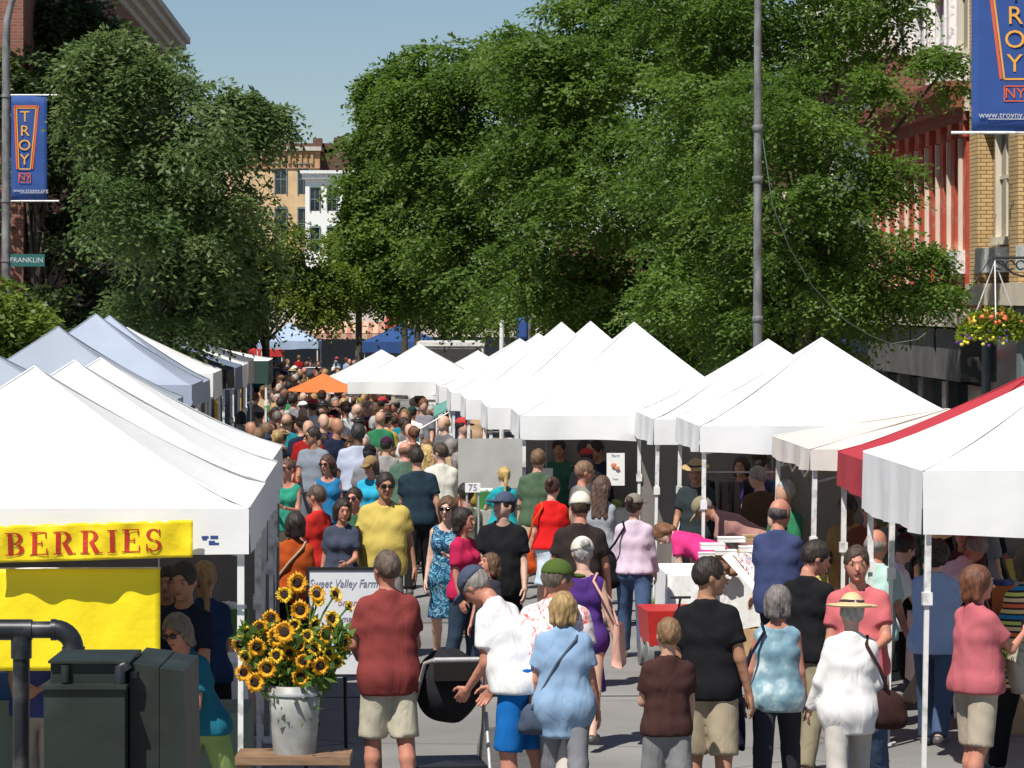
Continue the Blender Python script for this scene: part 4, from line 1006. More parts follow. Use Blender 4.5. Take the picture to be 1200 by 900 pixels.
# ---------------------------------------------------------------- foreground pipes and green cabinet
Z = 12.0
pr = empty('pipe_railing', (PX(25, Z), Z, 0)); tag(pr, 'dark iron pipe rail with tee and elbow at the lower left corner', 'railing')
x0 = PX(25, Z); zz = PZ(738, Z)
m_ = MB(); m_.tube([(-1.2, 0, zz), (PX(62, Z) - x0, 0, zz)], .030, 16); m_.obj('rail_pipe', M_pipe, pr)
m_ = MB(); m_.tube([(PX(44, Z) - x0 - .16, 0, zz), (PX(31, Z) - x0 + .02, 0, zz)], .037, 16); m_.tube([(0, 0, zz - .02), (0, 0, zz - .10)], .037, 16); m_.obj('tee_fitting', M_pipe, pr)
m_ = MB(); m_.tube([(0, 0, 0), (0, 0, zz)], .030, 16); m_.obj('post', M_pipe, pr)
xe = PX(86, Z) - x0
m_ = MB(); m_.tube([(PX(60, Z) - x0, 0, zz), (PX(66, Z) - x0, 0, zz)], .038, 16)
arcp = [(xe - .065 + .065 * math.sin(a), 0, zz - .065 + .065 * math.cos(a)) for a in np.linspace(0, math.pi / 2, 8)]
m_.tube([(PX(62, Z) - x0, 0, zz)] + arcp, .036, 16); m_.tube([(xe, 0, zz - .06), (xe, 0, zz - .085)], .041, 16); m_.obj('elbow_fitting', M_pipe, pr)
m_ = MB(); m_.tube([(xe, 0, 0), (xe, 0, zz - .06)], .030, 16); m_.obj('post', M_pipe, pr)
cb = empty('utility_cabinet', (PX(150, Z - .6), Z - .6, -.03)); tag(cb, 'dark green painted metal cabinet in front of the yellow tarp, lower left', 'cabinet')
Zc = Z - .6
x = lambda p: PX(p, Zc) - PX(150, Zc)
m_ = MB(); m_.b2(x(57), -.12, 0, x(151), .3, PZ(792, Zc)); m_.obj('cabinet_body', M_metal_dark, cb)
m_ = MB(); m_.b2(x(55), -.135, PZ(792, Zc), x(153), .31, PZ(788, Zc)); m_.obj('lid_rim', M_metal_dark, cb)
m_ = MB(); m_.b2(x(62), -.06, PZ(788, Zc), x(149), .28, PZ(764, Zc)); m_.b2(x(60), -.08, PZ(764, Zc), x(155), .29, PZ(761, Zc)); m_.obj('upper_housing', M_metal_dark, cb)
m_ = MB(); m_.tube([(x(80), -.07, PZ(786, Zc)), (x(80), -.07, PZ(766, Zc))], .016, 10); m_.obj('rib', M_metal_dark, cb)
m_ = MB(); m_.tube([(x(144), -.08, PZ(790, Zc)), (x(144), -.08, PZ(768, Zc)), (x(148), -.08, PZ(765, Zc)), (x(152), -.08, PZ(772, Zc))], .018, 10); m_.lathe(x(158), -.05, [(.02, PZ(782, Zc)), (.02, PZ(774, Zc))], 8); m_.obj('hose_fitting', M_pipe, cb)
m_ = MB()
for k, (pa, pb, py_) in enumerate(((153, 187, 766), (187, 233, 772))):
    vs = [(x(pa), -.02, 0), (x(pb), -.02 + .0, 0), (x(pb), .5, 0), (x(pa), .5, 0), (x(pa), -.02, PZ(py_, Zc)), (x(pb) - (.05 if k else 0), -.02, PZ(py_ + 4, Zc)), (x(pb) - (.05 if k else 0), .5, PZ(py_ + 4, Zc)), (x(pa), .5, PZ(py_, Zc))]
    if k: vs = [(v[0] + .002, v[1] + .003, v[2]) for v in vs]
    m_.add(vs, [(3, 2, 1, 0), (4, 5, 6, 7), (0, 1, 5, 4), (1, 2, 6, 5), (2, 3, 7, 6), (3, 0, 4, 7)])
m_.obj('side_bin', M_metal_dark, cb)

# ---------------------------------------------------------------- whiteboard on easel
Z = 25.2; e = empty_at('whiteboard_easel', 402, Z); tag(e, 'whiteboard with handwriting on a black easel behind the sunflowers', 'whiteboard')
s_ = Z / F; zt = PZ(668, Z); zb = PZ(790, Z); x0, x1 = -40 * s_, 42 * s_
m_ = MB(); m_.b2(x0, 0, zb, x1, .02, zt); m_.obj('board', mat('white board surface', (.72, .74, .78), .25, noise=.03), e)
m_ = MB(); m_.b2(x0 - .02, -.01, zt, x1 + .02, .03, zt + .02); m_.b2(x0 - .02, -.01, zb - .02, x1 + .02, .03, zb); m_.b2(x0 - .02, -.01, zb, x0, .03, zt); m_.b2(x1, -.01, zb, x1 + .02, .03, zt); m_.obj('frame', M_black, e)
for xx in (x0 + .04, x1 - .04):
    m_ = MB(); m_.tube([(xx, .04, zt), (xx + (.06 if xx > 0 else -.06), -.12, 0)], .015, 6); m_.obj('leg', M_black, e)
m_ = MB(); m_.tube([(0, .04, zt - .1), (0, .6, 0)], .015, 6); m_.obj('leg', M_black, e)
M_ink = mat('faded marker ink', (.25, .27, .33), .6); M_ink2 = mat('faded pink marker ink', (.55, .3, .35), .6)
text_obj('Sweet Valley Farm', .085, 'handwriting', M_ink, e, (0.0, -.003, zt - .1), ext=.001, shear=.3, sx=.8)
for k, w_ in enumerate(('organic', 'tomatoes', 'corn  eggs', 'peppers')):
    text_obj(w_, .07, 'handwriting', M_ink2 if k % 2 == 0 else M_ink, e, (0.05, -.003, zt - .24 - .12 * k), ext=.001, shear=.3, sx=.9)

# ---------------------------------------------------------------- sunflowers
M_petal = mat('sunflower petal', (.80, .40, .012), .7, noise=.12, nscale=8, trans=.25); M_petal2 = mat('pale sunflower petal', (.85, .58, .03), .7, noise=.12, trans=.25)
M_disc = mat('sunflower centre', (.035, .014, .008), .9, noise=.4, nscale=60, bump=1, bscale=90)
M_stem = mat('green stem', (.08, .16, .03), .7)
def petal_mesh(name, n, rad, seed):
    r_ = random.Random(seed); m_ = MB()
    for lay in (0, 1):
        for k in range(n):
            a = 2 * math.pi * (k + .5 * lay) / n + r_.uniform(-.08, .08); l = rad * r_.uniform(.85, 1.1); w = rad * .17; b0 = rad * .4
            ca, sa = math.cos(a), math.sin(a); lift = .01 + .008 * lay + r_.uniform(-.012, .012)
            P = [(b0, 0, 0), (b0 + (l - b0) * .5, w, lift), (l, 0, lift * .3 + r_.uniform(-.01, .015)), (b0 + (l - b0) * .5, -w, lift)]
            m_.add([(p[0] * ca - p[1] * sa, p[2] * -1.0 - .004 * lay, p[0] * sa + p[1] * ca) for p in P], [(0, 1, 2, 3)])
    return m_.mesh(name)
PET = [petal_mesh('petals', 15, .072, 1), petal_mesh('petals', 17, .062, 2)]
m_ = MB(); m_.ell((0, -.004, 0), (.032, .012, .032), 12, 6); DISC = m_.mesh('flower_centre')
m_ = MB(); m_.ell((0, .012, 0), (.03, .018, .03), 10, 5); CAL = m_.mesh('calyx')
sunpos = [(352, 715, 0, 0), (373, 703, 1, 0), (348, 683, 0, 20), (333, 697, 1, -10), (371, 696, 0, 25), (392, 697, 1, 60), (408, 711, 1, 75), (333, 741, 0, 0), (301, 758, 0, -10), (313, 783, 0, 5), (280, 755, 0, -35),
          (286, 770, 1, -40), (324, 768, 1, 0), (338, 752, 1, 5), (324, 747, 0, -15), (305, 735, 0, 10), (355, 775, 0, 10), (368, 731, 1, 50), (404, 753, 0, 55), (385, 765, 1, 30), (350, 757, 0, 15), (298, 800, 0, -30), (375, 780, 0, 20), (360, 745, 1, 20), (340, 765, 0, -5), (290, 742, 1, -20), (318, 725, 0, 10), (345, 732, 1, 5), (382, 745, 0, 30), (395, 775, 1, 20), (285, 788, 0, -20), (330, 800, 1, 5), (352, 793, 0, 10), (368, 760, 1, 25), (300, 775, 1, -5), (388, 725, 1, 40)]
Zs = 21.0; bx0, bz0 = 345, 830
bk = empty('flower_bucket', (PX(bx0, Zs), Zs, 0)); tag(bk, 'pale bucket holding the sunflowers beside the BERRIES tent', 'bucket')
zr = PZ(802, Zs)
m_ = MB(); m_.lathe(0, 0, [(.13, zr - .42), (.15, zr - .2), (.165, zr), (.15, zr), (.14, zr - .05)], 20); m_.obj('bucket_body', mat('grey white plastic', (.30, .30, .28), .5, noise=.2), bk)
m_ = MB(); m_.lathe(0, 0, [(.169, zr - .06), (.172, zr - .05), (.169, zr - .04)], 20, False); m_.obj('rim', M_frame, bk)
stnd = empty('flower_stand', (PX(bx0, Zs), Zs, 0)); tag(stnd, 'small wooden stand under the sunflower bucket', 'stand')
m_ = MB(); m_.b2(-.35, -.2, zr - .47, .35, .2, zr - .42); m_.obj('top_board', M_wood, stnd)
for x_ in (-.31, .31):
    for y_ in (-.16, .16): m_ = MB(); m_.b2(x_ - .025, y_ - .025, 0, x_ + .025, y_ + .025, zr - .47); m_.obj('leg', M_wood, stnd)
rr = random.Random(5)
def posword(px_, py_): return ('lower' if py_ > 760 else 'middle' if py_ > 725 else 'upper') + ' ' + ('left' if px_ < 318 else 'centre' if px_ < 362 else 'right')
for i, (px_, py_, pt, yaw) in enumerate(sunpos):
    Zf = Zs + rr.uniform(-.16, .02) + (.15 if py_ < 735 else 0)
    X_, Zz = PX(px_, Zf), PZ(py_, Zf); X0 = PX(bx0, Zs)
    t = empty('sunflower', (X_, Zf, Zz), 0)
    tag(t, '%s sunflower %s in the %s of the bunch' % ('pale yellow' if pt else 'golden', 'turned to the side' if abs(yaw) > 30 else 'facing the street', posword(px_, py_)), 'flower', 'sunflowers in the bucket')
    rot = (R(rr.uniform(-25, 5)), 0, R(-yaw if px_ < 340 else yaw))
    sc_ = rr.uniform(.72, 1.0)
    for nm_, me_, mt_ in (('petals', PET[pt], M_petal2 if pt else M_petal), ('flower_centre', DISC, M_disc), ('calyx', CAL, M_stem)):
        o = link(nm_, me_, mt_, t); o.rotation_euler = rot; o.scale = (sc_,) * 3
    m_ = MB(); m_.tube([(0, .02, 0), ((X0 - X_) * .3, .07 + (Zs - Zf) * .4, -.12), ((X0 + rr.uniform(-.08, .08) - X_), Zs - Zf, zr - .1 - Zz)], .007, 5); m_.obj('stem', M_stem, t)
rng = np.random.default_rng(9)
n = 1300; o_ = np.stack([rng.normal(0, .26, n), rng.normal(0.03, .07, n), rng.uniform(zr - .24, zr + .36, n)], 1); o_[:, 0] = np.clip(o_[:, 0], -.3, .3) * np.clip((o_[:, 2] - zr + .25) * 2.0, .3, 1)
d_ = unit(rng.normal(size=(n, 3)) + np.array([0, -.5, -.3])); s2 = unit(np.cross(d_, rng.normal(size=(n, 3))))
me = mesh_np('foliage', leaf_quads(o_, d_, s2, rng.uniform(.05, .11, n), rng.uniform(.015, .03, n)), np.arange(4 * n).reshape(-1, 4))
at = me.attributes.new('tint', 'FLOAT', 'FACE'); at.data.foreach_set('value', rng.random(n).astype(np.float32))
lf = link('foliage', me, leaf_mat('sunflower leaves', (.05, .10, .015), (.13, .22, .04)), bk)

# ---------------------------------------------------------------- tables, boards, goods
def table(label, px, Z, w, d, h=.75, cloth=(.82, .82, .80), rz=TH, drop=.6, pattern=None):
    e = empty_at('market_table', px, Z, rz=rz); tag(e, label, 'table', 'stall tables')
    m_ = MB(); m_.b2(-w / 2, -d / 2, h - .03, w / 2, d / 2, h); m_.obj('table_top', M_leg, e)
    for x_ in (-w / 2 + .06, w / 2 - .06):
        for y_ in (-d / 2 + .06, d / 2 - .06): m_ = MB(); m_.tube([(x_, y_, 0), (x_, y_, h - .03)], .014, 6); m_.obj('leg', M_frame, e)
    if cloth:
        m_ = MB(); w2, d2 = w / 2 + .012, d / 2 + .012
        m_.b2(-w2, -d2, h + .002, w2, d2, h + .008)
        vs = []; fs = []; P = []
        for (a, b_) in (((-w2, -d2), (w2, -d2)), ((w2, -d2), (w2, d2)), ((w2, d2), (-w2, d2)), ((-w2, d2), (-w2, -d2))):
            for i in range(16): P.append((a[0] + (b_[0] - a[0]) * i / 16, a[1] + (b_[1] - a[1]) * i / 16))
        n = len(P)
        for j in range(4):
            for i, (x_, y_) in enumerate(P):
                k = 1 + .02 * j / 3 + .014 * j / 3 * math.sin(i * 1.9); vs.append((x_ * k, y_ * k, h + .005 - drop * j / 3))
        for j in range(3):
            for i in range(n): fs.append((j * n + i, (j + 1) * n + i, (j + 1) * n + (i + 1) % n, j * n + (i + 1) % n))
        m_.add(vs, fs, True)
        tag(m_.obj('tablecloth', pattern or M_cloth, None, cloth, (PX(px, Z), Z, gz(Z))), 'cloth over the ' + label, 'tablecloth', 'cloths over stall tables').rotation_euler = (0, 0, rz)
    return e
table('table of white boxes under the tall peaked white tent', 838, 35.6, 1.1, 1.6, .80)
table('long white table under the broad roofed tent', 745, 45.5, 2.6, .8, .85)
table('table deep under the near right tent', 1190, 30.2, 1.2, .7, .75, cloth=(.5, .45, .38))
table('table beneath the off-white tent', 1000, 34.0, 1.6, .8, .75, cloth=(.35, .28, .2))
table('table below the dark tent left of the crowd', 300, 54.0, .8, 1.8, .75)
table('table at the back of the BERRIES tent', 130, 23.6, 1.9, .8, .8, cloth=(.2, .25, .2))
table('table inside the second white tent on the left', 150, 26.8, 1.8, .8, .8)
table('table in front of the teal flap', 552, 50, 1.0, .7, .95, cloth=(.6, .6, .58))
k = 0
for (px_, py_, Z, w, h_, d) in ((857, 632, 35.4, .27, .05, .2), (835, 640, 35.0, .24, .06, .18), (880, 631, 35.9, .17, .08, .2), (875, 643, 35.3, .16, .06, .2), (850, 647, 34.95, .22, .05, .15), (868, 652, 34.9, .20, .05, .16), (828, 650, 34.85, .16, .05, .12), (889, 650, 35.1, .14, .06, .2)):
    e = empty('pastry_box', (PX(px_, Z), Z, PZ(py_, Z) - h_ / 2), TH)
    tag(e, ['white cake box on top of the stack on the table', 'white cake box at the left of the stack', 'tan box at the right of the stack', 'white box below the tan one', 'white box at the middle front of the stack', 'brown rimmed box at the front of the stack', 'small white box at the front left table corner', 'small white box at the right table corner'][k], 'box', 'boxes stacked on the bakery table')
    m_ = MB(); m_.b2(-w / 2, -d / 2, 0, w / 2, d / 2, h_ * .8); m_.obj('box_body', M_card if k in (2, 5) else M_wcard, e)
    m_ = MB(); m_.b2(-w / 2 - .004, -d / 2 - .004, h_ * .8, w / 2 + .004, d / 2 + .004, h_); m_.obj('lid', M_wcard if k != 2 else M_card, e)
    k += 1
# plinth boxes fill the stack below the top ones
for px_, Z, z1 in ((862, 35.4, None), (838, 35.05, None)):
    e = empty('crate', (PX(px_, Z), Z, .81), TH); tag(e, 'brown crate under the white cake boxes, %s' % ('right one' if px_ > 850 else 'left one'), 'crate', None)
    m_ = MB(); hh = PZ(640 if px_ > 850 else 645, Z) - .81 - .03
    m_.b2(-.12, -.1, 0, .12, .1, max(hh, .1)); m_.obj('crate_body', M_card, e)
# leaning display boards beside the bakery table
e = empty('display_board', (PX(868, 34.4), 34.3, .05), .1); tag(e, 'patterned display sheet leaning from the bakery table to the ground', 'display board')
m_ = MB(); X = lambda p: PX(p, 34.3) - PX(868, 34.3); zz = lambda p: PZ(p, 34.3) - .05
m_.add([(X(845), 0, zz(652)), (X(855), 0, zz(648)), (X(893), -.3, zz(698)), (X(886), -.3, zz(700)), (X(845), .02, zz(652)), (X(855), .02, zz(648)), (X(893), -.28, zz(698)), (X(886), -.28, zz(700))], [(3, 2, 1, 0), (4, 5, 6, 7), (0, 1, 5, 4), (1, 2, 6, 5), (2, 3, 7, 6), (3, 0, 4, 7)])
m_.obj('white_edge', M_wcard, e)
m_ = MB()
m_.add([(X(857), .0, zz(648)), (X(878), .0, zz(648)), (X(897), -.28, zz(690)), (X(894), -.28, zz(698)), (X(857), .02, zz(648)), (X(878), .02, zz(648)), (X(897), -.26, zz(690)), (X(894), -.26, zz(698))], [(3, 2, 1, 0), (4, 5, 6, 7), (0, 1, 5, 4), (1, 2, 6, 5), (2, 3, 7, 6), (3, 0, 4, 7)])
m_.obj('printed_sheet', pattern_mat('patterned cloth'), e)
# sign boards
def board(label, px0, px1, py0, py1, Z, material, lines=(), rz=0.0, legs=True, ink=None, name='sign_board', hangs=None):
    cx = (px0 + px1) / 2; e = empty(name, (PX(cx, Z), Z, gz(Z)), rz); tag(e, label, 'sign')
    w = (px1 - px0) * Z / F; z0, z1 = PZ(py1, Z) - gz(Z), PZ(py0, Z) - gz(Z)
    m_ = MB(); m_.b2(-w / 2, 0, z0, w / 2, .02, z1); m_.obj('board', material, e)
    if legs:
        for x_ in (-w / 2 + .02, w / 2 - .02): m_ = MB(); m_.tube([(x_, .03, 0), (x_, .03, z0)], .012, 6); m_.obj('leg', M_frame, e)
    for k, (s, size, fy) in enumerate(lines): text_obj(s, size, 'lettering', ink or M_ink, e, (0, -.003, z0 + (z1 - z0) * fy), ext=.001)
    return e
board('blank weathered grey board left of the man in a grey cap', 537, 612, 514, 572, 43.0, mat('weathered grey board', (.42, .41, .38), .9, noise=.12, nscale=3))
board('white notice with a coloured picture hung on a tent leg', 711, 732, 531, 569, 42.4, M_wcard, (('Farm', .05, .92), ('fresh', .035, .2)), legs=False, name='hanging_notice')
o = empty('notice_picture', (PX(721, 42.39), 42.38, PZ(547, 42.4))); tag(o, 'small orange picture printed on the hanging notice', 'picture')
m_ = MB(); m_.ell((-.02, 0, .02), (.035, .004, .03)); m_.ell((.025, 0, -.015), (.03, .004, .025)); m_.obj('picture', mat('orange print', (.65, .25, .12), .8), o)
board('white sign ending in OWS below the broad roofed tent', 773, 797, 571, 590, 43.6, M_wcard, (('OWS', .11, .5),))
board('white sign with grey number print beside the cream shirted man', 545, 563, 566, 577, 36.5, M_wcard, (('75', .10, .5),))
# blue water bins under the tents
for px_, py0, py1, Z, w, lab in ((985, 560, 604, 36.2, .55, 'blue plastic water barrel behind the maroon shirt vendor'), (790, 545, 566, 46.5, .32, 'blue cooler with white lid on the long white table')):
    z0, z1 = PZ(py1, Z), PZ(py0, Z); e = empty('cooler', (PX(px_, Z), Z, z0)); tag(e, lab, 'cooler')
    m_ = MB(); m_.box(0, 0, (z1 - z0) * .45, w, w * .7, (z1 - z0) * .9); m_.obj('cooler_body', mat('blue plastic', (.01, .14, .50), .35, noise=.05), e)
    m_ = MB(); m_.box(0, 0, (z1 - z0) * .95, w * 1.04, w * .73, (z1 - z0) * .098); m_.obj('lid', M_wcard if w < .5 else MATS['blue plastic'], e)
    m_ = MB(); m_.tube([(-w * .2, -w * .37, (z1 - z0) * .7), (-w * .2, -w * .40, (z1 - z0) * .75), (w * .2, -w * .40, (z1 - z0) * .75), (w * .2, -w * .37, (z1 - z0) * .7)], .012, 6); m_.obj('handle', M_black, e)
st = empty_at('barrel_stand', 985, 36.2); tag(st, 'low stand carrying the blue barrel', 'stand')
m_ = MB(); zt = PZ(604, 36.2); m_.b2(-.35, -.25, zt - .05, .35, .25, zt); m_.obj('top_board', M_wood, st)
for x_ in (-.3, .3):
    for y_ in (-.2, .2): m_ = MB(); m_.b2(x_ - .02, y_ - .02, 0, x_ + .02, y_ + .02, zt - .05); m_.obj('leg', M_wood, st)
# crates of goods on the ground
for i, (px_, Z, w, h_, mt, lab) in enumerate(((775, 38.2, .4, .25, M_wood, 'brown produce crate left of the bakery table'), (870, 32.6, .42, .16, M_card, 'open cardboard box on the road before the display board'), (857, 33.2, .40, .14, M_wood, 'low wooden crate behind the open cardboard box'), (1170, 28.6, .5, .35, M_card, 'cardboard box under the near right tent'), (660, 43.6, .5, .4, M_wood, 'wooden crate below the broad roofed tent'), (890, 34.5, .3, .3, M_card, 'cardboard box right of the bakery table'))):
    e = empty_at('produce_crate', px_, Z, rz=.2 * i); tag(e, lab, 'crate', 'crates around the stalls')
    m_ = MB(); d = w * .7; t_ = .015
    m_.b2(-w / 2, -d / 2, 0, w / 2, d / 2, t_); m_.b2(-w / 2, -d / 2, t_, -w / 2 + t_, d / 2, h_); m_.b2(w / 2 - t_, -d / 2, t_, w / 2, d / 2, h_); m_.b2(-w / 2 + t_, -d / 2, t_, w / 2 - t_, -d / 2 + t_, h_); m_.b2(-w / 2 + t_, d / 2 - t_, t_, w / 2 - t_, d / 2, h_)
    m_.obj('crate_body', mt, e)
    m_ = MB(); q = random.Random(i)
    for _ in range(16): m_.ell((q.uniform(-w / 2 + .06, w / 2 - .06), q.uniform(-d / 2 + .05, d / 2 - .05), h_ * .75 + q.uniform(0, .04)), (.045, .045, .04), 7, 5)
    tag(m_.obj('produce', mat(['green produce', 'red produce', 'yellow produce'][i % 3], [(.08, .2, .03), (.45, .06, .03), (.6, .45, .05)][i % 3], .6), e), kind='stuff')
# bread and goods on tables
for i, (px_, Z, zt, n_, col, lab) in enumerate(((745, 45.4, .86, 26, (.25, .3, .08), 'heap of green produce on the long white table'), (1190, 30.1, .76, 24, (.5, .35, .15), 'heap of loaves on the table deep under the near right tent'), (1000, 34, .76, 24, (.5, .42, .12), 'heap of yellow squash on the brown covered table'), (150, 23.6, .81, 24, (.3, .03, .06), 'heap of berries on the table behind the yellow tarp'), (850, 34.9, .81, 14, (.2, .1, .06), 'small dark cakes along the front of the bakery table'))):
    q = random.Random(40 + i); m_ = MB()
    for _ in range(n_): m_.ell((q.uniform(-.6, .6) * (.45 if i == 4 else 1), q.uniform(-.25, .25), q.uniform(.03, .10)), (.07, .06, .05), 7, 5)
    tag(m_.obj('produce_heap', mat('produce %d' % i, col, .7, noise=.3), None, None, (PX(px_, Z), Z, gz(Z) + zt + .005)), lab, 'produce', None, 'stuff')

# goods and more stalls under the right-hand tents
q = random.Random(91)
GC = [('green', (.06, .2, .05)), ('red', (.42, .05, .04)), ('yellow', (.6, .42, .06)), ('white', (.7, .7, .68)), ('brown', (.25, .15, .08)), ('blue', (.04, .12, .35)), ('orange', (.6, .2, .04)), ('grey', (.3, .3, .3))]
gi = 0
for (px_, Z, w, h, word) in ((655, 46.6, 2.4, .8, 'broad roofed tent'), (905, 42.6, 2.4, .8, 'tent left of the tallest'), (970, 39.6, 2.3, .85, 'tallest right tent'), (1100, 34.3, 2.2, .8, 'off-white tent'), (1215, 30.6, 2.2, .8, 'red tent'), (60, 24.3, 1.6, .7, 'BERRIES tent'), (170, 28.4, 1.8, .75, 'second left tent')):
    table('back table under the ' + word, px_, Z, w, .7, h, cloth=(.35 + .3 * q.random(), .4, .35))
    for k in range(7):
        cn, cc = GC[gi % 8]; gi += 1
        bw_ = q.uniform(.2, .32); bh = q.uniform(.12, .3); x_ = -w / 2 + .2 + k * (w - .4) / 6
        e = empty('goods_box', (PX(px_, Z) + x_, Z + q.uniform(-.12, .12), gz(Z) + h + .009), TH + q.uniform(-.15, .15))
        tag(e, '%s goods box, %s from left on back table, %s' % (cn, ['first', 'second', 'third', 'fourth', 'fifth', 'sixth', 'seventh'][k], word), 'box', 'goods boxes on the back tables')
        m_ = MB(); m_.b2(-bw_ / 2, -.14, 0, bw_ / 2, .14, bh); m_.obj('box_body', M_plain, e, cc)
        m_ = MB()
        for _ in range(7): m_.ell((q.uniform(-bw_ / 2 + .04, bw_ / 2 - .04), q.uniform(-.1, .1), bh + .01), (.045, .045, .04), 7, 5)
        tag(m_.obj('produce', M_plain, e, GC[(gi * 3) % 8][1]), kind='stuff')
# price cards and a shirt rack
for k, (px_, py_, Z, col) in enumerate(((905, 585, 41.0, (.75, .75, .72)), (925, 600, 40.8, (.75, .7, .5)), (1070, 600, 33.5, (.75, .75, .72)), (640, 560, 45.6, (.75, .75, .72)))):
    e = empty('price_card', (PX(px_, Z), Z, PZ(py_, Z))); tag(e, 'small %s price card hanging under the right tents, %s' % ('cream' if k == 1 else 'white', ['left of the tallest peak', 'below the tallest peak', 'under the off-white tent', 'under the broad roof'][k]), 'sign')
    m_ = MB(); m_.b2(-.09, 0, -.13, .09, .008, .13); m_.obj('card', M_plain, e, col)
    m_ = MB(); m_.tube([(0, .004, .13), (0, .004, 2.1 + gz(Z) - PZ(py_, Z))], .004, 4); m_.obj('string', M_frame, e)
rk = empty_at('clothes_rack', 905, 39.9, rz=TH); tag(rk, 'rack of dark and pale shirts under the tallest right tent', 'clothes rack')
m_ = MB(); m_.tube([(-.8, 0, 0), (-.8, 0, 1.6), (.8, 0, 1.6), (.8, 0, 0)], .014, 6); m_.obj('rack_frame', M_frame, rk)
for k in range(11):
    m_ = MB(); x_ = -.72 + k * .144
    m_.add([(x_ - .03, -.2, 1.5), (x_ - .03, .2, 1.5), (x_ - .04, .22, .9), (x_ - .04, -.22, .9), (x_ + .03, -.2, 1.5), (x_ + .03, .2, 1.5), (x_ + .04, .22, .9), (x_ + .04, -.22, .9)], [(0, 3, 2, 1), (4, 5, 6, 7), (0, 4, 7, 3), (1, 2, 6, 5), (0, 1, 5, 4), (3, 7, 6, 2)])
    m_.obj('hanging_shirt', M_cloth, rk, q.choice([(.03, .03, .04), (.5, .48, .42), (.12, .10, .09), (.05, .07, .14), (.02, .02, .02)]))
# ---------------------------------------------------------------- people: smooth implicit bodies turned into one mesh each
def surfnet(f, o, h):
    s = f < 0
    nx, ny, nz = f.shape
    c = s[:-1, :-1, :-1].astype(np.int8)
    tot = np.zeros((nx - 1, ny - 1, nz - 1), np.int8)
    for dx in (0, 1):
        for dy in (0, 1):
            for dz in (0, 1): tot += s[dx:nx - 1 + dx, dy:ny - 1 + dy, dz:nz - 1 + dz]
    act = (tot > 0) & (tot < 8)
    idx = -np.ones(act.shape, np.int32); I = np.argwhere(act); n = len(I)
    if n == 0: return np.zeros((0, 3), np.float32), np.zeros((0, 4), np.int32)
    idx[act] = np.arange(n)
    acc = np.zeros((n, 3), np.float32); cnt = np.zeros(n, np.float32)
    cor = np.array([(a, b, c_) for a in (0, 1) for b in (0, 1) for c_ in (0, 1)])
    for i in range(8):
        for j in range(i + 1, 8):
            d = cor[j] - cor[i]
            if abs(d).sum() != 1: continue
            A = I + cor[i]; B = I + cor[j]
            fa = f[A[:, 0], A[:, 1], A[:, 2]]; fb = f[B[:, 0], B[:, 1], B[:, 2]]
            m = (fa < 0) != (fb < 0)
            t = fa[m] / (fa[m] - fb[m])
            acc[m] += cor[i] + t[:, None] * d; cnt[m] += 1
    V = (I + acc / cnt[:, None]) * h + o
    Fs = []
    for ax in range(3):
        sl0 = [slice(None)] * 3; sl1 = [slice(None)] * 3; sl0[ax] = slice(0, -1); sl1[ax] = slice(1, None)
        a, b = s[tuple(sl0)], s[tuple(sl1)]
        E = np.argwhere(a != b); sg = a[E[:, 0], E[:, 1], E[:, 2]]
        u, v = (ax + 1) % 3, (ax + 2) % 3
        ok = (E[:, u] > 0) & (E[:, v] > 0) & (E[:, u] < f.shape[u] - 1) & (E[:, v] < f.shape[v] - 1)
        E = E[ok]; sg = sg[ok]
        def at(du, dv):
            q = E.copy(); q[:, u] -= du; q[:, v] -= dv; return idx[q[:, 0], q[:, 1], q[:, 2]]
        q = np.stack([at(1, 1), at(0, 1), at(0, 0), at(1, 0)], 1)
        q[~sg] = q[~sg][:, ::-1]
        Fs.append(q)
    return V.astype(np.float32), np.concatenate(Fs).astype(np.int32)
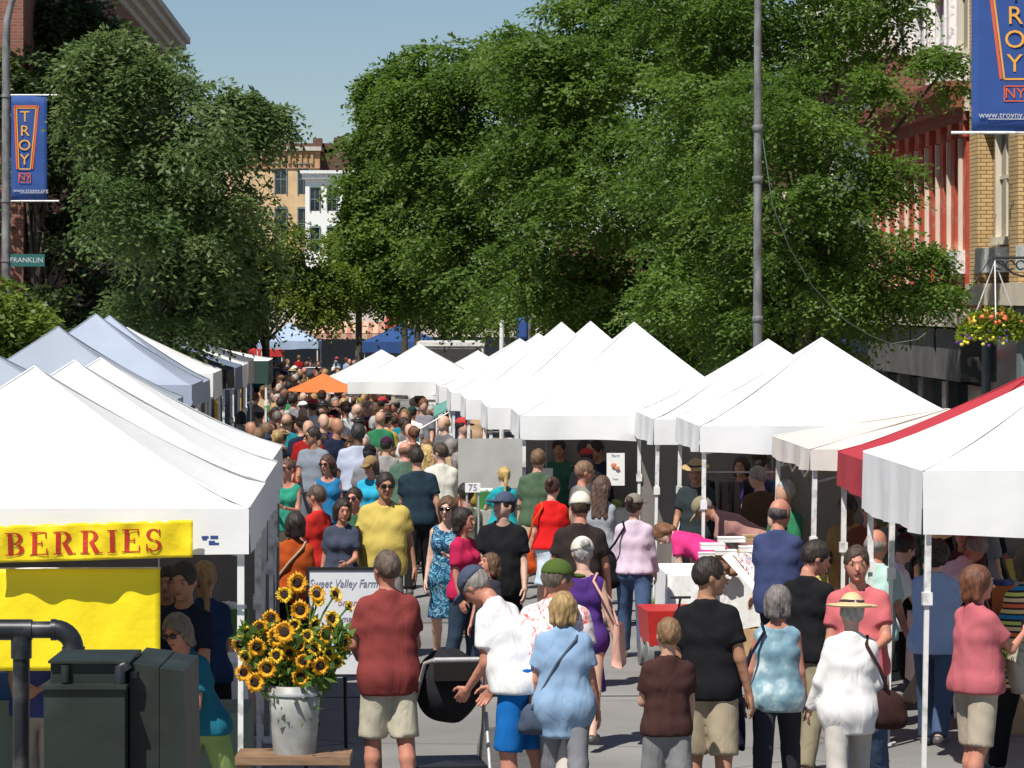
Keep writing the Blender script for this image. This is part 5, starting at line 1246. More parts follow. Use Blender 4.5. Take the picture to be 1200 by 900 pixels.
class Field:
    def __init__(s, lo, hi, h):
        s.h = h; s.lo = np.array(lo, np.float32); n = np.ceil((np.array(hi) - np.array(lo)) / h).astype(int) + 1
        s.ax = [s.lo[i] + h * np.arange(n[i], dtype=np.float32) for i in range(3)]
        s.f = np.full(tuple(n), 0.35, np.float32)
    def blk(s, lo, hi):
        sl = []
        for i in range(3):
            a = max(0, int((lo[i] - s.lo[i]) / s.h)); b = min(len(s.ax[i]), int((hi[i] - s.lo[i]) / s.h) + 2)
            if a >= b: return None, None
            sl.append(slice(a, b))
        X, Y, Z = np.meshgrid(*[s.ax[i][sl[i]] for i in range(3)], indexing='ij')
        return tuple(sl), np.stack([X, Y, Z], -1)
    def put(s, sl, d, k):
        a = s.f[sl]
        if k <= 0: s.f[sl] = np.minimum(a, d)
        else:
            h = np.clip(.5 + .5 * (d - a) / k, 0, 1); s.f[sl] = d + (a - d) * h - k * h * (1 - h)
    def cap(s, a, b, ra, rb, k=0.03, flat=None, clip=None):
        a = np.array(a, np.float32); b = np.array(b, np.float32); m = max(ra, rb) + 0.03 + k
        if flat is not None: m = m * max(1, max(flat[1]))
        sl, P = s.blk(np.minimum(a, b) - m, np.maximum(a, b) + m)
        if sl is None: return
        pa = P - a; ba = b - a; h = np.clip((pa @ ba) / (ba @ ba), 0, 1)
        w = pa - h[..., None] * ba
        if flat is not None:                      # (3x3 frame, radii multipliers)
            w = (w @ flat[0]) / np.array(flat[1], np.float32)
        d = np.linalg.norm(w, axis=-1) - (ra + (rb - ra) * h)
        if clip: 
            for (p, n_) in clip: d = np.maximum(d, (P - np.array(p, np.float32)) @ np.array(n_, np.float32))
        s.put(sl, d, k)
    def ell(s, c, r, fr, k=0.02, sub=False, clip=None):
        c = np.array(c, np.float32); r = np.array(r, np.float32); m = r.max() + .03 + k
        sl, P = s.blk(c - m, c + m)
        if sl is None: return
        q = (P - c) @ fr
        k0 = np.linalg.norm(q / r, axis=-1); k1 = np.linalg.norm(q / (r * r), axis=-1) + 1e-6
        d = k0 * (k0 - 1) / k1
        if clip:
            for (p, n_) in clip: d = np.maximum(d, (P - np.array(p, np.float32)) @ np.array(n_, np.float32))
        if sub: s.f[sl] = np.maximum(s.f[sl], -d)
        else: s.put(sl, d, k)
    def cut(s, p, n_):                            # keep the side n points away from
        X = s.ax[0][:, None, None] - p[0]; Y = s.ax[1][None, :, None] - p[1]; Z = s.ax[2][None, None, :] - p[2]
        s.f = np.maximum(s.f, X * n_[0] + Y * n_[1] + Z * n_[2])
    def wrinkle(s, amp, seed=0, sc_=1.0):
        X = s.ax[0][:, None, None] * sc_; Y = s.ax[1][None, :, None] * sc_; Z = s.ax[2][None, None, :] * sc_
        s.f += amp * (np.sin(31 * X + 19 * Z + 4 * np.sin(7 * Y + seed) + seed) * .5 + np.sin(14 * Z - 23 * Y + 5 * np.sin(9 * X + seed * 2)) * .5 + .35 * np.sin(47 * Z + 38 * X * (1 if seed % 2 else -1) + 11 * Y))
    def folds(s, amp, seed, z0, z1, LR, piv):      # cloth folds: vertical ones deepening to the hem, slanting ones at the waist
        X, Y, Z = np.meshgrid(s.ax[0], s.ax[1], s.ax[2], indexing='ij', sparse=True)
        a = np.arctan2(Y, X); w = np.clip((z1 - Z) / max(z1 - z0, .1), 0, 1)
        s.f += amp * w * np.sin(7 * a + 2.2 * np.sin(5 * Z + seed) + seed * 3)
        s.f += amp * .2 * np.exp(-((Z - 1.08) / .16) ** 2) * np.sin(62 * Z + 20 * np.abs(X) + 2.5 * np.sin(9 * X + seed))
        s.f += amp * .5 * np.exp(-((Z - 1.33) / .09) ** 2) * np.sin(46 * (Z - .8 * np.abs(X)) + seed + 8 * Y)
    def out(s): return surfnet(s.f, s.lo, s.h)
def rx(a): a = R(a); c, s = math.cos(a), math.sin(a); return np.array([[1, 0, 0], [0, c, -s], [0, s, c]], np.float32)
def ry(a): a = R(a); c, s = math.cos(a), math.sin(a); return np.array([[c, 0, s], [0, 1, 0], [-s, 0, c]], np.float32)
def rzm(a): a = R(a); c, s = math.cos(a), math.sin(a); return np.array([[c, -s, 0], [s, c, 0], [0, 0, 1]], np.float32)
# hands: one fine template with a palm, four fingers and a thumb
def hand_template(curl, h=.006):
    f = Field((-.10, -.07, -.21), (.05, .11, .03), h); I3 = np.eye(3, dtype=np.float32)
    f.cap((0, 0, .02), (0, 0, -.02), .024, .024, .01); f.ell((0, .002, -.055), (.016, .042, .05), I3, .015)
    for (y, l, z0) in ((.031, .072, -.088), (.011, .082, -.094), (-.010, .076, -.092), (-.029, .058, -.084)):
        p = np.array([0, y, z0 + .02]); d = np.array([0, y * .6, -1.0]); d /= np.linalg.norm(d); a = 0
        for q, (fr, r0, r1) in enumerate(((.5, .0105, .0098), (.3, .0098, .009), (.25, .009, .008))):
            a += curl * (.7, 1.0, .8)[q]
            dd = rx(0) @ np.array([-math.sin(R(a)), d[1], -math.cos(R(a))]); p2 = p + dd / np.linalg.norm(dd) * (l + (.02 if q == 0 else 0)) * fr
            f.cap(p, p2, r0, r1, .003); p = p2
    p = np.array([-.004, .026, -.022])
    for q, (d, l, r) in enumerate((((-.25, .62, -.6), .042, .014), ((-.3, .35, -.9), .032, .0105), ((-.35, .1, -1), .026, .009))):
        d = np.array(d); p2 = p + d / np.linalg.norm(d) * l; f.cap(p, p2, r, r * .9, .006); p = p2
    return f.out()
HANDS = {('fine', 0): hand_template(18), ('fine', 1): hand_template(62), ('coarse', 0): hand_template(18, .0105), ('coarse', 1): hand_template(62, .0105)}
_m = MB(); _m.ell((0, -.001, 0), (.0125, .006, .0050), 8, 5); _n = len(_m.f); _m.cur = 1; _m.ell((0, .0015, 0), (.0066, .0062, .0060), 7, 4); EYE = _m.mesh('eye')
NP_ = 0
def person_parts(s, res):
    """returns [(part name, V, F, smooth, colour or None, material)], head offset, top height. Local frame: facing +y, 1.75 m tall"""
    g = s.get; fem = g('f', 0); hs = g('hs', 1.05); bel = g('belly', 0.0); wd = g('wide', 1.0)
    L = g('lean', 0.0); LR = rx(-L) @ ry(g('tilt', 0.0)); piv = np.array([0, 0, .95], np.float32)
    def ch(p): return LR @ (np.array(p, np.float32) - piv) + piv
    HR = LR @ rzm(g('yaw', 0)) @ rx(-g('pitch', 0)); nk = ch((0, -.005, 1.50)); hb = np.array([0, 0, 1.50], np.float32)
    def hd(p): p = (np.array(p, np.float32) - hb); return HR @ (p * hs) + nk
    sw = (.160 if not fem else .140) * wd ** .7
    hw = .088 if not fem else .092
    # legs
    st = g('stride', 12); sp = g('spread', .03); squat = g('squat', 0.0)
    hips = [np.array([-hw, 0, .91 - squat]), np.array([hw, 0, .91 - squat])]
    legs = []
    for i, sg in ((0, 1), (1, -1)):
        a = st * sg; kb = (8 if a > 0 else abs(st) * 1.1) + squat * 130
        d1 = rx(a + squat * 110) @ np.array([0, 0, -1.0]); kn = hips[i] + d1 * .43 + np.array([(-sp if i == 0 else sp) * .5, 0, 0])
        d2 = rx(a + squat * 110 - kb) @ np.array([0, 0, -1.0]); an = kn + d2 * .41 + np.array([(-sp if i == 0 else sp) * .5, 0, 0])
        legs.append([hips[i], kn, an])
    low = min(l[2][2] for l in legs) - .075
    shift = np.array([0, 0, -low])
    dz = -low
    # arms
    arms = []
    for i, key in ((0, 'al'), (1, 'ar')):
        a, b_, e, w = g(key, (6, 8, 18, 5)); sg = -1 if i == 0 else 1
        sh = ch((sg * sw, -.005, 1.388))
        du = LR @ ry(-sg * b_) @ rx(a) @ np.array([0, 0, -1.0], np.float32)
        df = LR @ ry(-sg * b_) @ rzm(sg * w) @ rx(a + e) @ np.array([0, 0, -1.0], np.float32)
        el = sh + du * .285; wr = el + df * .25
        arms.append((sh, el, wr, du, df, sg))
    lo = np.array([1e9] * 3); hi = -lo
    for p in [l for q in legs for l in q] + [x for q in arms for x in q[:3]] + [hd((0, 0, 1.78)), hd((0, .15, 1.6)), hd((0, -.15, 1.6)), ch((0, .2, 1.2)), ch((0, -.2, 1.1)), np.array([0, .2, .9]), np.array([0, -.2, .9]), np.array([.24, 0, .9]), np.array([-.24, 0, .9])]:
        lo = np.minimum(lo, p); hi = np.maximum(hi, p)
    lo -= .14; hi += .14; lo[2] = min(lo[2], low) - .02
    skin = g('skin', (.48, .26, .18)); parts = []
    TF = np.eye(3, dtype=np.float32)
    def torso(F_, inf, kk=.06):
        fl = lambda m: (LR, (1, m, 1))
        F_.cap((-.065, 0, .93 - squat), (.065, 0, .93 - squat), .115 + inf + (.012 if fem else 0), .115 + inf + (.012 if fem else 0), kk)
        w_ = (.07 if not fem else .052) * wd
        F_.cap(ch((-w_, .005 + bel * .3, 1.09)), ch((w_, .005 + bel * .3, 1.09)), .098 + inf + bel * .5, .098 + inf + bel * .5, kk)
        if bel > 0: F_.ell(ch((0, .05 + bel * .5, 1.06)), (.13 * wd, .09 + bel * .6, .13), LR, .06)
        w_ = (.10 if not fem else .078) * wd
        F_.cap(ch((-w_, 0, 1.27)), ch((w_, 0, 1.27)), .096 + inf, .096 + inf, kk)
        F_.cap(ch((-sw * .72, -.01, 1.375)), ch((sw * .72, -.01, 1.375)), .060 + inf * .7, .060 + inf * .7, kk)
        for x_ in (-1, 1): F_.cap(ch((x_ * .02, -.018, 1.475)), ch((x_ * sw * .95, -.01, 1.392)), .034 + inf * .5, .044 + inf * .5, .04)
        if fem:
            for x_ in (-.065, .065): F_.ell(ch((x_, .085, 1.265)), (.06 + inf, .055 + inf, .062 + inf), LR, .03)
    # body
    B = Field(lo, hi, res)
    torso(B, 0)
    B.cap(ch((0, -.015, 1.40)), ch((0, 0, 1.53)), .062, .056 * (1 if not fem else .82), .03)
    for i, (a, kn, an) in enumerate(legs):
        B.cap(a, kn, .088, .058, .03); B.cap(kn, kn + (an - kn) * .35 + np.array([0, -.012, 0]), .056, .056, .02); B.cap(kn + (an - kn) * .35 + np.array([0, -.012, 0]), an, .055, .038, .02)
        z_ = an[2] - .035
        B.cap((an[0], an[1] - .03, z_), (an[0] * 1.08, an[1] + .14, z_ - .012), .036, .028, .02)
    for sh, el, wr, du, df, sg in arms:
        k_ = 1 if not fem else .85
        B.cap(sh, el, .050 * k_, .040 * k_, .03); B.cap(el, wr, .040 * k_, .025 * k_, .012)
    V, Fq = B.out()
    # head on a finer grid
    hc = hd((0, .01, 1.63)); hres = min(res, .0115 if g('detail', 1) else res)
    H = Field(hc - .17 * hs, hc + .17 * hs, hres); q = hs
    H.ell(hd((0, -.005, 1.655)), np.array((.078, .096, .100)) * q, HR, .01); H.ell(hd((0, .030, 1.605)), np.array((.060 if fem else .066, .070, .083)) * q, HR, .03)
    H.cap(hd((0, 0, 1.50)), hd((0, .0, 1.58)), .052 * q, .05 * q, .02)
    if g('detail', 1):
        H.cap(hd((0, .094, 1.648)), hd((0, .118, 1.617)), .009 * q, .0145 * q, .010)
        for x_ in (-1, 1):
            H.ell(hd((x_ * .079, -.002, 1.632)), np.array((.009, .02, .031)) * q, HR, .006)
            H.ell(hd((x_ * .033, .108, 1.652)), np.array((.019, .016, .011)) * q, HR, 0, sub=True)
        H.cap(hd((-.028, .093, 1.672)), hd((.028, .093, 1.672)), .009 * q, .009 * q, .012)
        H.ell(hd((0, .092, 1.585)), np.array((.024, .012, .010)) * q, HR, .008)
        H.ell(hd((0, .082, 1.545)), np.array((.022, .020, .016)) * q, HR, .02)
    Vh, Fh = H.out(); Fh = Fh + len(V); V = np.concatenate([V, Vh]); Fq = np.concatenate([Fq, Fh])
    for i, (sh, el, wr, du, df, sg) in enumerate(arms):
        tz = -df / np.linalg.norm(df); fwd = LR @ np.array([0, 1, 0], np.float32)
        if abs(fwd @ tz) > .9: fwd = LR @ np.array([0, 0, 1], np.float32) * (1 if tz @ fwd < 0 else -1)
        ty = fwd - (fwd @ tz) * tz; ty /= np.linalg.norm(ty); tx = np.cross(ty, tz)
        hv, hf = HANDS[('fine' if res < .019 else 'coarse', g('grip', (0, 0))[i])]
        hv = hv.copy()
        if sg < 0: hv[:, 0] *= -1; hf = hf[:, ::-1]
        M = np.stack([tx, ty, tz], 1); hv = (hv * (1 if not fem else .9)) @ M.T + wr
        V = np.concatenate([V, hv.astype(np.float32)]); Fq = np.concatenate([Fq, hf + (len(V) - len(hv))])
    parts.append(('body', V, Fq, skin, M_skin))
    # shirt
    sl = g('sleeve', 'short'); hem = g('hem', .86) - (squat if True else 0)
    top = g('top', (.5, .5, .5)); tm = g('topmat', None)
    dress = g('dress', 0)
    if top is not None:
        S = Field(lo, hi, res); inf = g('loose', .016)
        torso(S, inf - .004, .06)
        S.cap((-.07, 0, .91 - squat), (.07, 0, .91 - squat), .116 + inf + bel * .2 + (.014 if fem else 0), .116 + inf + bel * .2 + (.014 if fem else 0), .05)
        if sl in ('short', 'long'):
            for sh, el, wr, du, df, sg in arms:
                fr = .66
                if sl == 'short':
                    S.cap(sh, el, .054 + inf * .5, .062 + inf * .6, .035, clip=[(sh + du * .285 * fr, du)])
                else:
                    S.cap(sh, el, .054 + inf * .5, .052, .035); S.cap(el, wr, .054, .044, .03, clip=[(el + df * .24, df)])
        if dress:
            S.cap((0, 0, .92), (0, .0, dress - .1), .13, .21, .06, flat=(TF, (1.0, .85, 1)))
            hem = dress
        S.cap(ch((0, -.012, 1.37)), ch((0, -.010, 1.455)), .080 + inf * .3, .070 + inf * .3, .03)
        if not dress:
            dr = (.123 if not fem else .114) * wd ** .5 + inf * .8 + bel * .4
            S.cap(ch((0, .0, 1.22)), (0, bel * .15, hem - .1), dr * .80, dr, .07, flat=(TF, (1.32, .92 + bel, 1)))
        S.wrinkle(.0018, NP_ * 1.3); S.folds(.0055 if res < .022 else .004, NP_ * 1.3, hem, 1.30, LR, piv)
        S.cut((0, 0, hem), (0, -.0, -1))
        # neck opening
        nkp = ch((0, .03, 1.48)); nn = LR @ np.array([0, .35, .94], np.float32)
        if sl == 'none': S.ell(ch((0, .03, 1.50)), (.105, .13, .10), LR, 0, sub=True)
        else: S.ell(ch((0, .022, 1.505)), (.070, .082, .052), LR, 0, sub=True)
        sV, sF = S.out(); parts.append(('dress' if dress else 'shirt', sV, sF, top, tm or M_cloth))
    # trousers / shorts / skirt
    bt = g('bottom', ('trousers', (.1, .12, .2)))
    if bt and not dress:
        T = Field((lo[0], lo[1], low - .02), (hi[0], hi[1], 1.08), res); kind, bc = bt
        pr_ = .122 + bel * .15 + (.011 if fem else 0); T.cap((-.065, 0, .93 - squat), (.065, 0, .93 - squat), pr_, pr_, .04); T.cap((-.06, 0, 1.04 - squat), (.06, 0, 1.04 - squat), .112 + bel * .3 * (bel > .03), .112 + bel * .3 * (bel > .03), .04)
        if kind == 'skirt': T.cap((0, 0, .92), (0, .0, g('skirt_hem', .5) - .05), .14, .20, .05, flat=(TF, (1.0, .85, 1))); T.cut((0, 0, g('skirt_hem', .5)), (0, 0, -1))
        else:
            for (a, kn, an) in legs:
                if kind == 'shorts':
                    d = (kn - a) / np.linalg.norm(kn - a); T.cap(a, kn + d * .05, .105, .098, .03, clip=[(kn - d * .0, d)])
                else:
                    d = (an - kn) / np.linalg.norm(an - kn); T.cap(a, kn, .102, .077, .03); T.cap(kn, an, .077, .068, .02, clip=[(an, d)])
        T.wrinkle(.003, NP_ * .7 + 3); T.cut((0, 0, 1.03 - squat), (0, 0, 1))
        V, Fq = T.out(); parts.append((kind, V, Fq, bc, M_cloth))
    # shoes
    if g('shoes', (.08, .07, .07)) is not None:
        for i, (a, kn, an) in enumerate(legs):
            z_ = an[2] - .035; c0 = np.array((an[0], an[1] - .035, z_)); c1 = np.array((an[0] * 1.08, an[1] + .15, z_ - .010))
            Sx = Field(np.minimum(c0, c1) - .09, np.maximum(c0, c1) + .1, min(res, .017))
            Sx.cap(c0, c1, .046, .042, .02, clip=[((0, 0, an[2] + .02), (0, 0, 1)), ((0, 0, an[2] - .075), (0, 0, -1))])
            V, Fq = Sx.out(); parts.append(('shoe', V, Fq, g('shoes', (.08, .07, .07)), M_plain))
    # hair
    hair = g('hair', 'short'); hcx = g('hcol', (.06, .035, .02))
    if hair and hair != 'bald':
        lo2 = np.minimum(hc - .2 * q, ch((0, -.2, 1.15)) if hair in ('long', 'pony') else hc - .2 * q); hi2 = hc + .2 * q
        if hair in ('long', 'pony'): lo2 = np.minimum(lo2, ch((0, 0, 1.15)) - .15); hi2 = np.maximum(hi2, ch((0, 0, 1.15)) + .15)
        A = Field(lo2, hi2, hres if g('detail', 1) else res)
        up = HR @ np.array([0, 0, 1], np.float32); fw = HR @ np.array([0, 1, 0], np.float32)
        if hair == 'ring':
            A.ell(hd((0, -.012, 1.635)), np.array((.087, .102, .07)) * q, HR, .01, clip=[(hd((0, 0, 1.675)), up)])
        elif hair == 'curly':
            A.ell(hd((0, -.015, 1.655)), np.array((.108, .118, .122)) * q, HR, .01)
        elif hair in ('bob', 'long'):
            A.ell(hd((0, -.010, 1.655)), np.array((.094, .110, .113)) * q, HR, .01)
            for x_ in (-.055, .055): A.cap(hd((x_, -.02, 1.65)), hd((x_ * 1.25, -.02, 1.545)), .048 * q, .034 * q, .03)
            A.cap(hd((0, -.06, 1.65)), hd((0, -.065, 1.54)), .055 * q, .045 * q, .03)
            if hair == 'long':
                for x_ in (-.06, 0, .06): A.cap(hd((x_ * .9, -.07, 1.60)), ch((x_ * 1.1, -.10, 1.30)), .045 * q, .028, .025)
        else:
            A.ell(hd((0, -.010, 1.660)), np.array((.087, .104, .109)) * q, HR, .01)
        if hair == 'bun': A.ell(hd((0, -.11, 1.70)), np.array((.042, .042, .042)) * q, HR, .012)
        if hair == 'pony': A.cap(hd((0, -.11, 1.68)), ch((0, -.13, 1.36)), .032 * q, .016, .015)
        if hair == 'short': A.f += 0; 
        if hair != 'ring':
            A.ell(hd((0, .122, 1.604)), np.array((.084, .086, .113)) * q, HR, 0, sub=True)
            if hair in ('short', 'bun', 'pony'):
                A.ell(hd((0, .03, 1.54)), np.array((.2, .085, .082)) * q, HR, 0, sub=True)
                A.ell(hd((0, -.02, 1.50)), np.array((.2, .2, .080)) * q, HR, 0, sub=True) if hair == 'short' else None
        XX, YY, ZZ = np.meshgrid(A.ax[0] - hc[0], A.ax[1] - hc[1], A.ax[2] - hc[2], indexing='ij', sparse=True)
        A.f += (.0028 if hair != 'curly' else .004) * np.sin(19 * np.arctan2(YY, XX) + 2.5 * np.sin(26 * ZZ + NP_) + NP_) * np.clip(1.3 - 6 * ZZ, .2, 1)
        A.wrinkle(.0038 if hair != 'curly' else .010, 2 + NP_ % 5, 2.2)
        V, Fq = A.out()
        if len(V): parts.append(('hair', V, Fq, hcx, M_hair))
    hat = g('hat')
    if hat:
        kind, hcol = hat; Ht = Field(hc - .27 * q, hc + .27 * q, hres if g('detail', 1) else res)
        up = HR @ np.array([0, 0, 1], np.float32)
        if kind == 'cap':
            Ht.ell(hd((0, -.008, 1.672)), np.array((.094, .110, .100)) * q, HR, .004, clip=[(hd((0, 0, 1.672)), -up)])
            bs = -1 if g('backcap') else 1
            Ht.ell(hd((0, bs * .135, 1.672)), np.array((.068, .070, .016)) * q, HR, .008)
        elif kind == 'beanie':
            Ht.ell(hd((0, -.012, 1.665)), np.array((.094, .110, .112)) * q, HR, .004, clip=[(hd((0, 0, 1.658)), -up)])
        else:
            r_ = g('brim', .175)
            Ht.ell(hd((0, 0, 1.69)), np.array((.088, .10, .095)) * q, HR, .02, clip=[(hd((0, 0, 1.69)), -up)]); Ht.ell(hd((0, .0, 1.688)), np.array((r_, r_, .017)) * q, HR, .02)
        V, Fq = Ht.out(); parts.append(('cap' if kind == 'cap' else 'hat', V, Fq, hcol, M_plain if kind == 'straw' else M_cloth))
        if kind == 'straw':
            Bd = Field(hc - .27 * q, hc + .27 * q, .012); Bd.ell(hd((0, 0, 1.70)), np.array((.094, .106, .06)) * q, HR, 0, clip=[(hd((0, 0, 1.733)), up), (hd((0, 0, 1.706)), -up)])
            V, Fq = Bd.out(); parts.append(('hat_band', V, Fq, (.05, .03, .03), M_cloth))
    face = None
    if g('detail', 1): face = (hd, HR, q)
    topz = max(hd((0, 0, 1.765 + (.012 if hat else 0)))[2], ch((0, -.1, 1.40))[2]) + dz
    return parts, dz, hd((0, .01, 1.64)), topz, face, arms, ch
NVERT = 0
def eye_level(Z): return None
PEOPLE = []
def person(label, px, top_py, h=1.72, face=0, group='people crowding the market street', Z=None, res=None, name='person', cat='person', X=None, **s):
    global NP_, NVERT
    NP_ += 1
    k = h / 1.75
    jr = random.Random(NP_ * 7 + 1)
    opts = [(6, 8, 18, 5), (18, 6, 62, 20), (-8, 10, 12, 5), (12, 9, 42, 14), (22, 5, 80, 26), (0, 7, 10, 4)]
    s.setdefault('al', jr.choice(opts)); s.setdefault('ar', jr.choice(opts)); s.setdefault('stride', jr.choice([-18, -10, 6, 12, 18])); s.setdefault('tilt', jr.uniform(-2.5, 2.5))
    if 'yaw' not in s: s['yaw'] = jr.uniform(-28, 28)
    s.setdefault('pitch', jr.uniform(0, 14)); s['wide'] = s.get('wide', 1.0) * .95
    # a cheap first pass for the height of the posed figure
    L = s.get('lean', 0); tl = s.get('tilt', 0); hs = s.get('hs', 1.05)
    vrt = .95 - s.get('squat', 0) + (.55 + .255 * hs + (.012 if s.get('hat') else 0)) * math.cos(R(L)) * math.cos(R(tl))
    heff = max(vrt, .95 - s.get('squat', 0) + .46 * math.cos(R(L)) + .1 * math.sin(R(L))) * k
    if s.get('hair', 'short') in ('curly',): heff += .02
    if Z is None:
        Z = 40.0
        for _ in range(12): Z = (CAMH - gz(Z) - heff) * F / max(top_py - YH, 5)
    sp = F / Z * k
    if res is None: res = .0165 if sp > 118 else (.021 if sp > 80 else .027)
    s.setdefault('detail', 1 if sp > 70 else 0)
    parts, dz, hp, topz, fc, arms, ch = person_parts(s, res)
    ca, sa = math.cos(R(face)), math.sin(R(face))
    hx = (hp[0] * ca - hp[1] * sa) * k
    X = PX(px, Z) - hx
    e = empty(name, (X, Z, gz(Z) + .005 + s.get('lift', 0.0)), R(face)); e.scale = (k, k, k)
    if label: tag(e, label, cat, group)
    for nm_, V, Fq, col, mt in parts:
        NVERT += len(V)
        V = V + np.array([0, 0, dz], np.float32)
        link(nm_, mesh_np(nm_, V, Fq, True), mt, e, col)
    if fc:
        hd, HR, q = fc
        def at(p): v = hd(p); return (float(v[0]), float(v[1]), float(v[2] + dz))
        rot = Matrix([list(map(float, r_)) for r_ in HR]).to_euler()
        fcng = (abs(((face + s.get('yaw', 0)) % 360) - 180) < 115)
        if fcng:
            if s.get('glasses'):
                m_ = MB()
                for x_ in (-.034, .034): m_.ell((x_, .108, 1.652 - 1.63), (.029, .009, .021), 10, 6)
                m_.tube([(-.08, .0, .028), (-.068, .09, .03), (-.01, .112, .026), (.01, .112, .026), (.068, .09, .03), (.08, .0, .028)], .0035, 5)
                o = m_.obj('sunglasses', M_gloss, e); o.location = at((0, 0, 1.63)); o.rotation_euler = rot; o.scale = (q,) * 3
            else:
                for x_ in (-.033, .033):
                    o = link('eye', EYE, [M_eye, M_pupil], e); o.location = at((x_, .0935, 1.651)); o.rotation_euler = rot; o.scale = (q * .85,) * 3
            m_ = MB()
            for x_ in (-.034, .034): m_.tube([(x_ - .02, .094 - .004, .043), (x_, .102, .047), (x_ + .02, .094 - .004, .043)], .0032, 5)
            o = m_.obj('eyebrows', M_hair, e, s.get('hcol', (.06, .035, .02)) if s.get('hair') != 'bald' else (.2, .15, .1)); o.location = at((0, 0, 1.63)); o.rotation_euler = rot; o.scale = (q,) * 3
            m_ = MB(); m_.ell((0, .1005, -.045), (.024, .0055, .0065), 10, 5)
            sk = s.get('skin', (.48, .26, .18)); o = m_.obj('mouth', M_skin, e, (sk[0] * .75, sk[1] * .42, sk[2] * .45)); o.location = at((0, 0, 1.63)); o.rotation_euler = rot; o.scale = (q,) * 3
    PEOPLE.append((X, Z, k, e, arms, ch, dz))
    e['_k'] = k
    del e['_k']
    return e
def P_(e):                      # info of a placed person for things it wears or carries
    for q in PEOPLE:
        if q[3] is e: return q
def worldpt(e, p):
    q = P_(e); k = q[2]; a = e.rotation_euler.z; p = np.array(p, float) + np.array([0, 0, q[6]])
    return np.array([q[0] + k * (p[0] * math.cos(a) - p[1] * math.sin(a)), q[1] + k * (p[0] * math.sin(a) + p[1] * math.cos(a)), e.location.z + k * p[2]])
def strap_bag(e, label, col, side=1, size=(.13, .07, .15), cross=False, low=.85, mt=None, tilt=0.0, tote=False):
    """a bag hanging from a shoulder; its strap touches the shoulder"""
    q = P_(e); ch = q[5]
    sh = worldpt(e, ch((side * .12, -.02, 1.475))); bg_ = worldpt(e, np.array([side * -.24 if cross else side * .30, -.02, low]))
    t = empty('shoulder_bag', tuple(bg_), e.rotation_euler.z); tag(t, label, 'bag', 'bags carried by the shoppers')
    if tote:
        m_ = MB(); vs = []; fs = []; n = 16
        for j in range(6):
            zz = size[2] * (1 - 2 * j / 5); t2 = .4 + .6 * math.sin(min(1, j / 3) * 1.57)
            for i in range(n):
                an = 2 * math.pi * i / n; c_, s2_ = math.cos(an), math.sin(an)
                vs.append((math.copysign(abs(c_) ** .5, c_) * size[0] * t2 + .006 * math.sin(5 * j + i), math.copysign(abs(s2_) ** .5, s2_) * size[1] * (1 + .05 * math.sin(j)), zz + .01 * math.sin(i * 1.3)))
        for j in range(5):
            for i in range(n): fs.append((j * n + i, (j + 1) * n + i, (j + 1) * n + (i + 1) % n, j * n + (i + 1) % n))
        fs.append(tuple(range(5 * n, 6 * n))); m_.add(vs, fs, True); m_.obj('bag_body', mt or M_cloth, t, col)
    F1 = Field((-size[0] - .06, -size[1] - .06, -size[2] - .06), (size[0] + .06, size[1] + .06, size[2] + .06), .02)
    F1.ell((0, 0, 0), size, np.eye(3, dtype=np.float32), 0); F1.cap((-size[0] * .6, 0, -size[2] * .6), (size[0] * .6, 0, -size[2] * .6), size[1] * .8, size[1] * .8, .05); F1.wrinkle(.006, 3)
    V, Fq = F1.out(); tote or link('bag_body', mesh_np('bag_body', V, Fq, True), mt or M_cloth, t, col)
    def loc(p):
        d = np.array(p) - bg_; a = -e.rotation_euler.z; return (d[0] * math.cos(a) - d[1] * math.sin(a), d[0] * math.sin(a) + d[1] * math.cos(a), d[2])
    m_ = MB()
    for fy in (-.13, .13):
        mid = worldpt(e, ch((side * (-.04 if cross else .2), fy * 1.05, 1.25)))
        m_.tube([loc(sh), loc(worldpt(e, ch((side * .10, fy * .75, 1.42)))), loc(mid), (0, fy * .3, size[2] * .7)], .012, 5)
    m_.obj('strap', M_cloth, t, col); return t
def hand_bag(e, label, col, side=1, w=.3, h=.34, mt=None, drop=.06, cat='bag', name='carrier_bag'):
    q = P_(e); a = q[4][0 if side < 0 else 1]; hp = worldpt(e, a[2] + a[4] * .09)
    t = empty(name, tuple(hp), e.rotation_euler.z); tag(t, label, cat, 'bags carried by the shoppers')
    m_ = MB(); vs = []; fs = []; n = 14
    for j in range(6):
        zz = -drop - .06 - h * j / 5
        for i in range(n):
            an = 2 * math.pi * i / n; r1 = w / 2 * (.85 + .15 * math.sin(j * .8)) + .012 * math.sin(i * 3 + j); r2 = .07 * (.5 + .5 * math.sin(min(1, j / 2.5) * 1.57))
            vs.append((math.copysign(abs(math.cos(an)) ** .6, math.cos(an)) * r2, math.copysign(abs(math.sin(an)) ** .6, math.sin(an)) * r1, zz))
    for j in range(5):
        for i in range(n): fs.append((j * n + i, (j + 1) * n + i, (j + 1) * n + (i + 1) % n, j * n + (i + 1) % n))
    fs.append(tuple(range(5 * n, 6 * n))); m_.add(vs, fs, True); m_.obj('bag_body', mt or M_cloth, t, col)
    m_ = MB()
    for x_ in (-.02, .02): m_.tube([(x_, -w * .25, -drop - .06), (x_ * .3, -.02, 0), (x_ * .3, .02, 0), (x_, w * .25, -drop - .06)], .007, 5)
    m_.obj('handle', M_cloth, t, col); return t
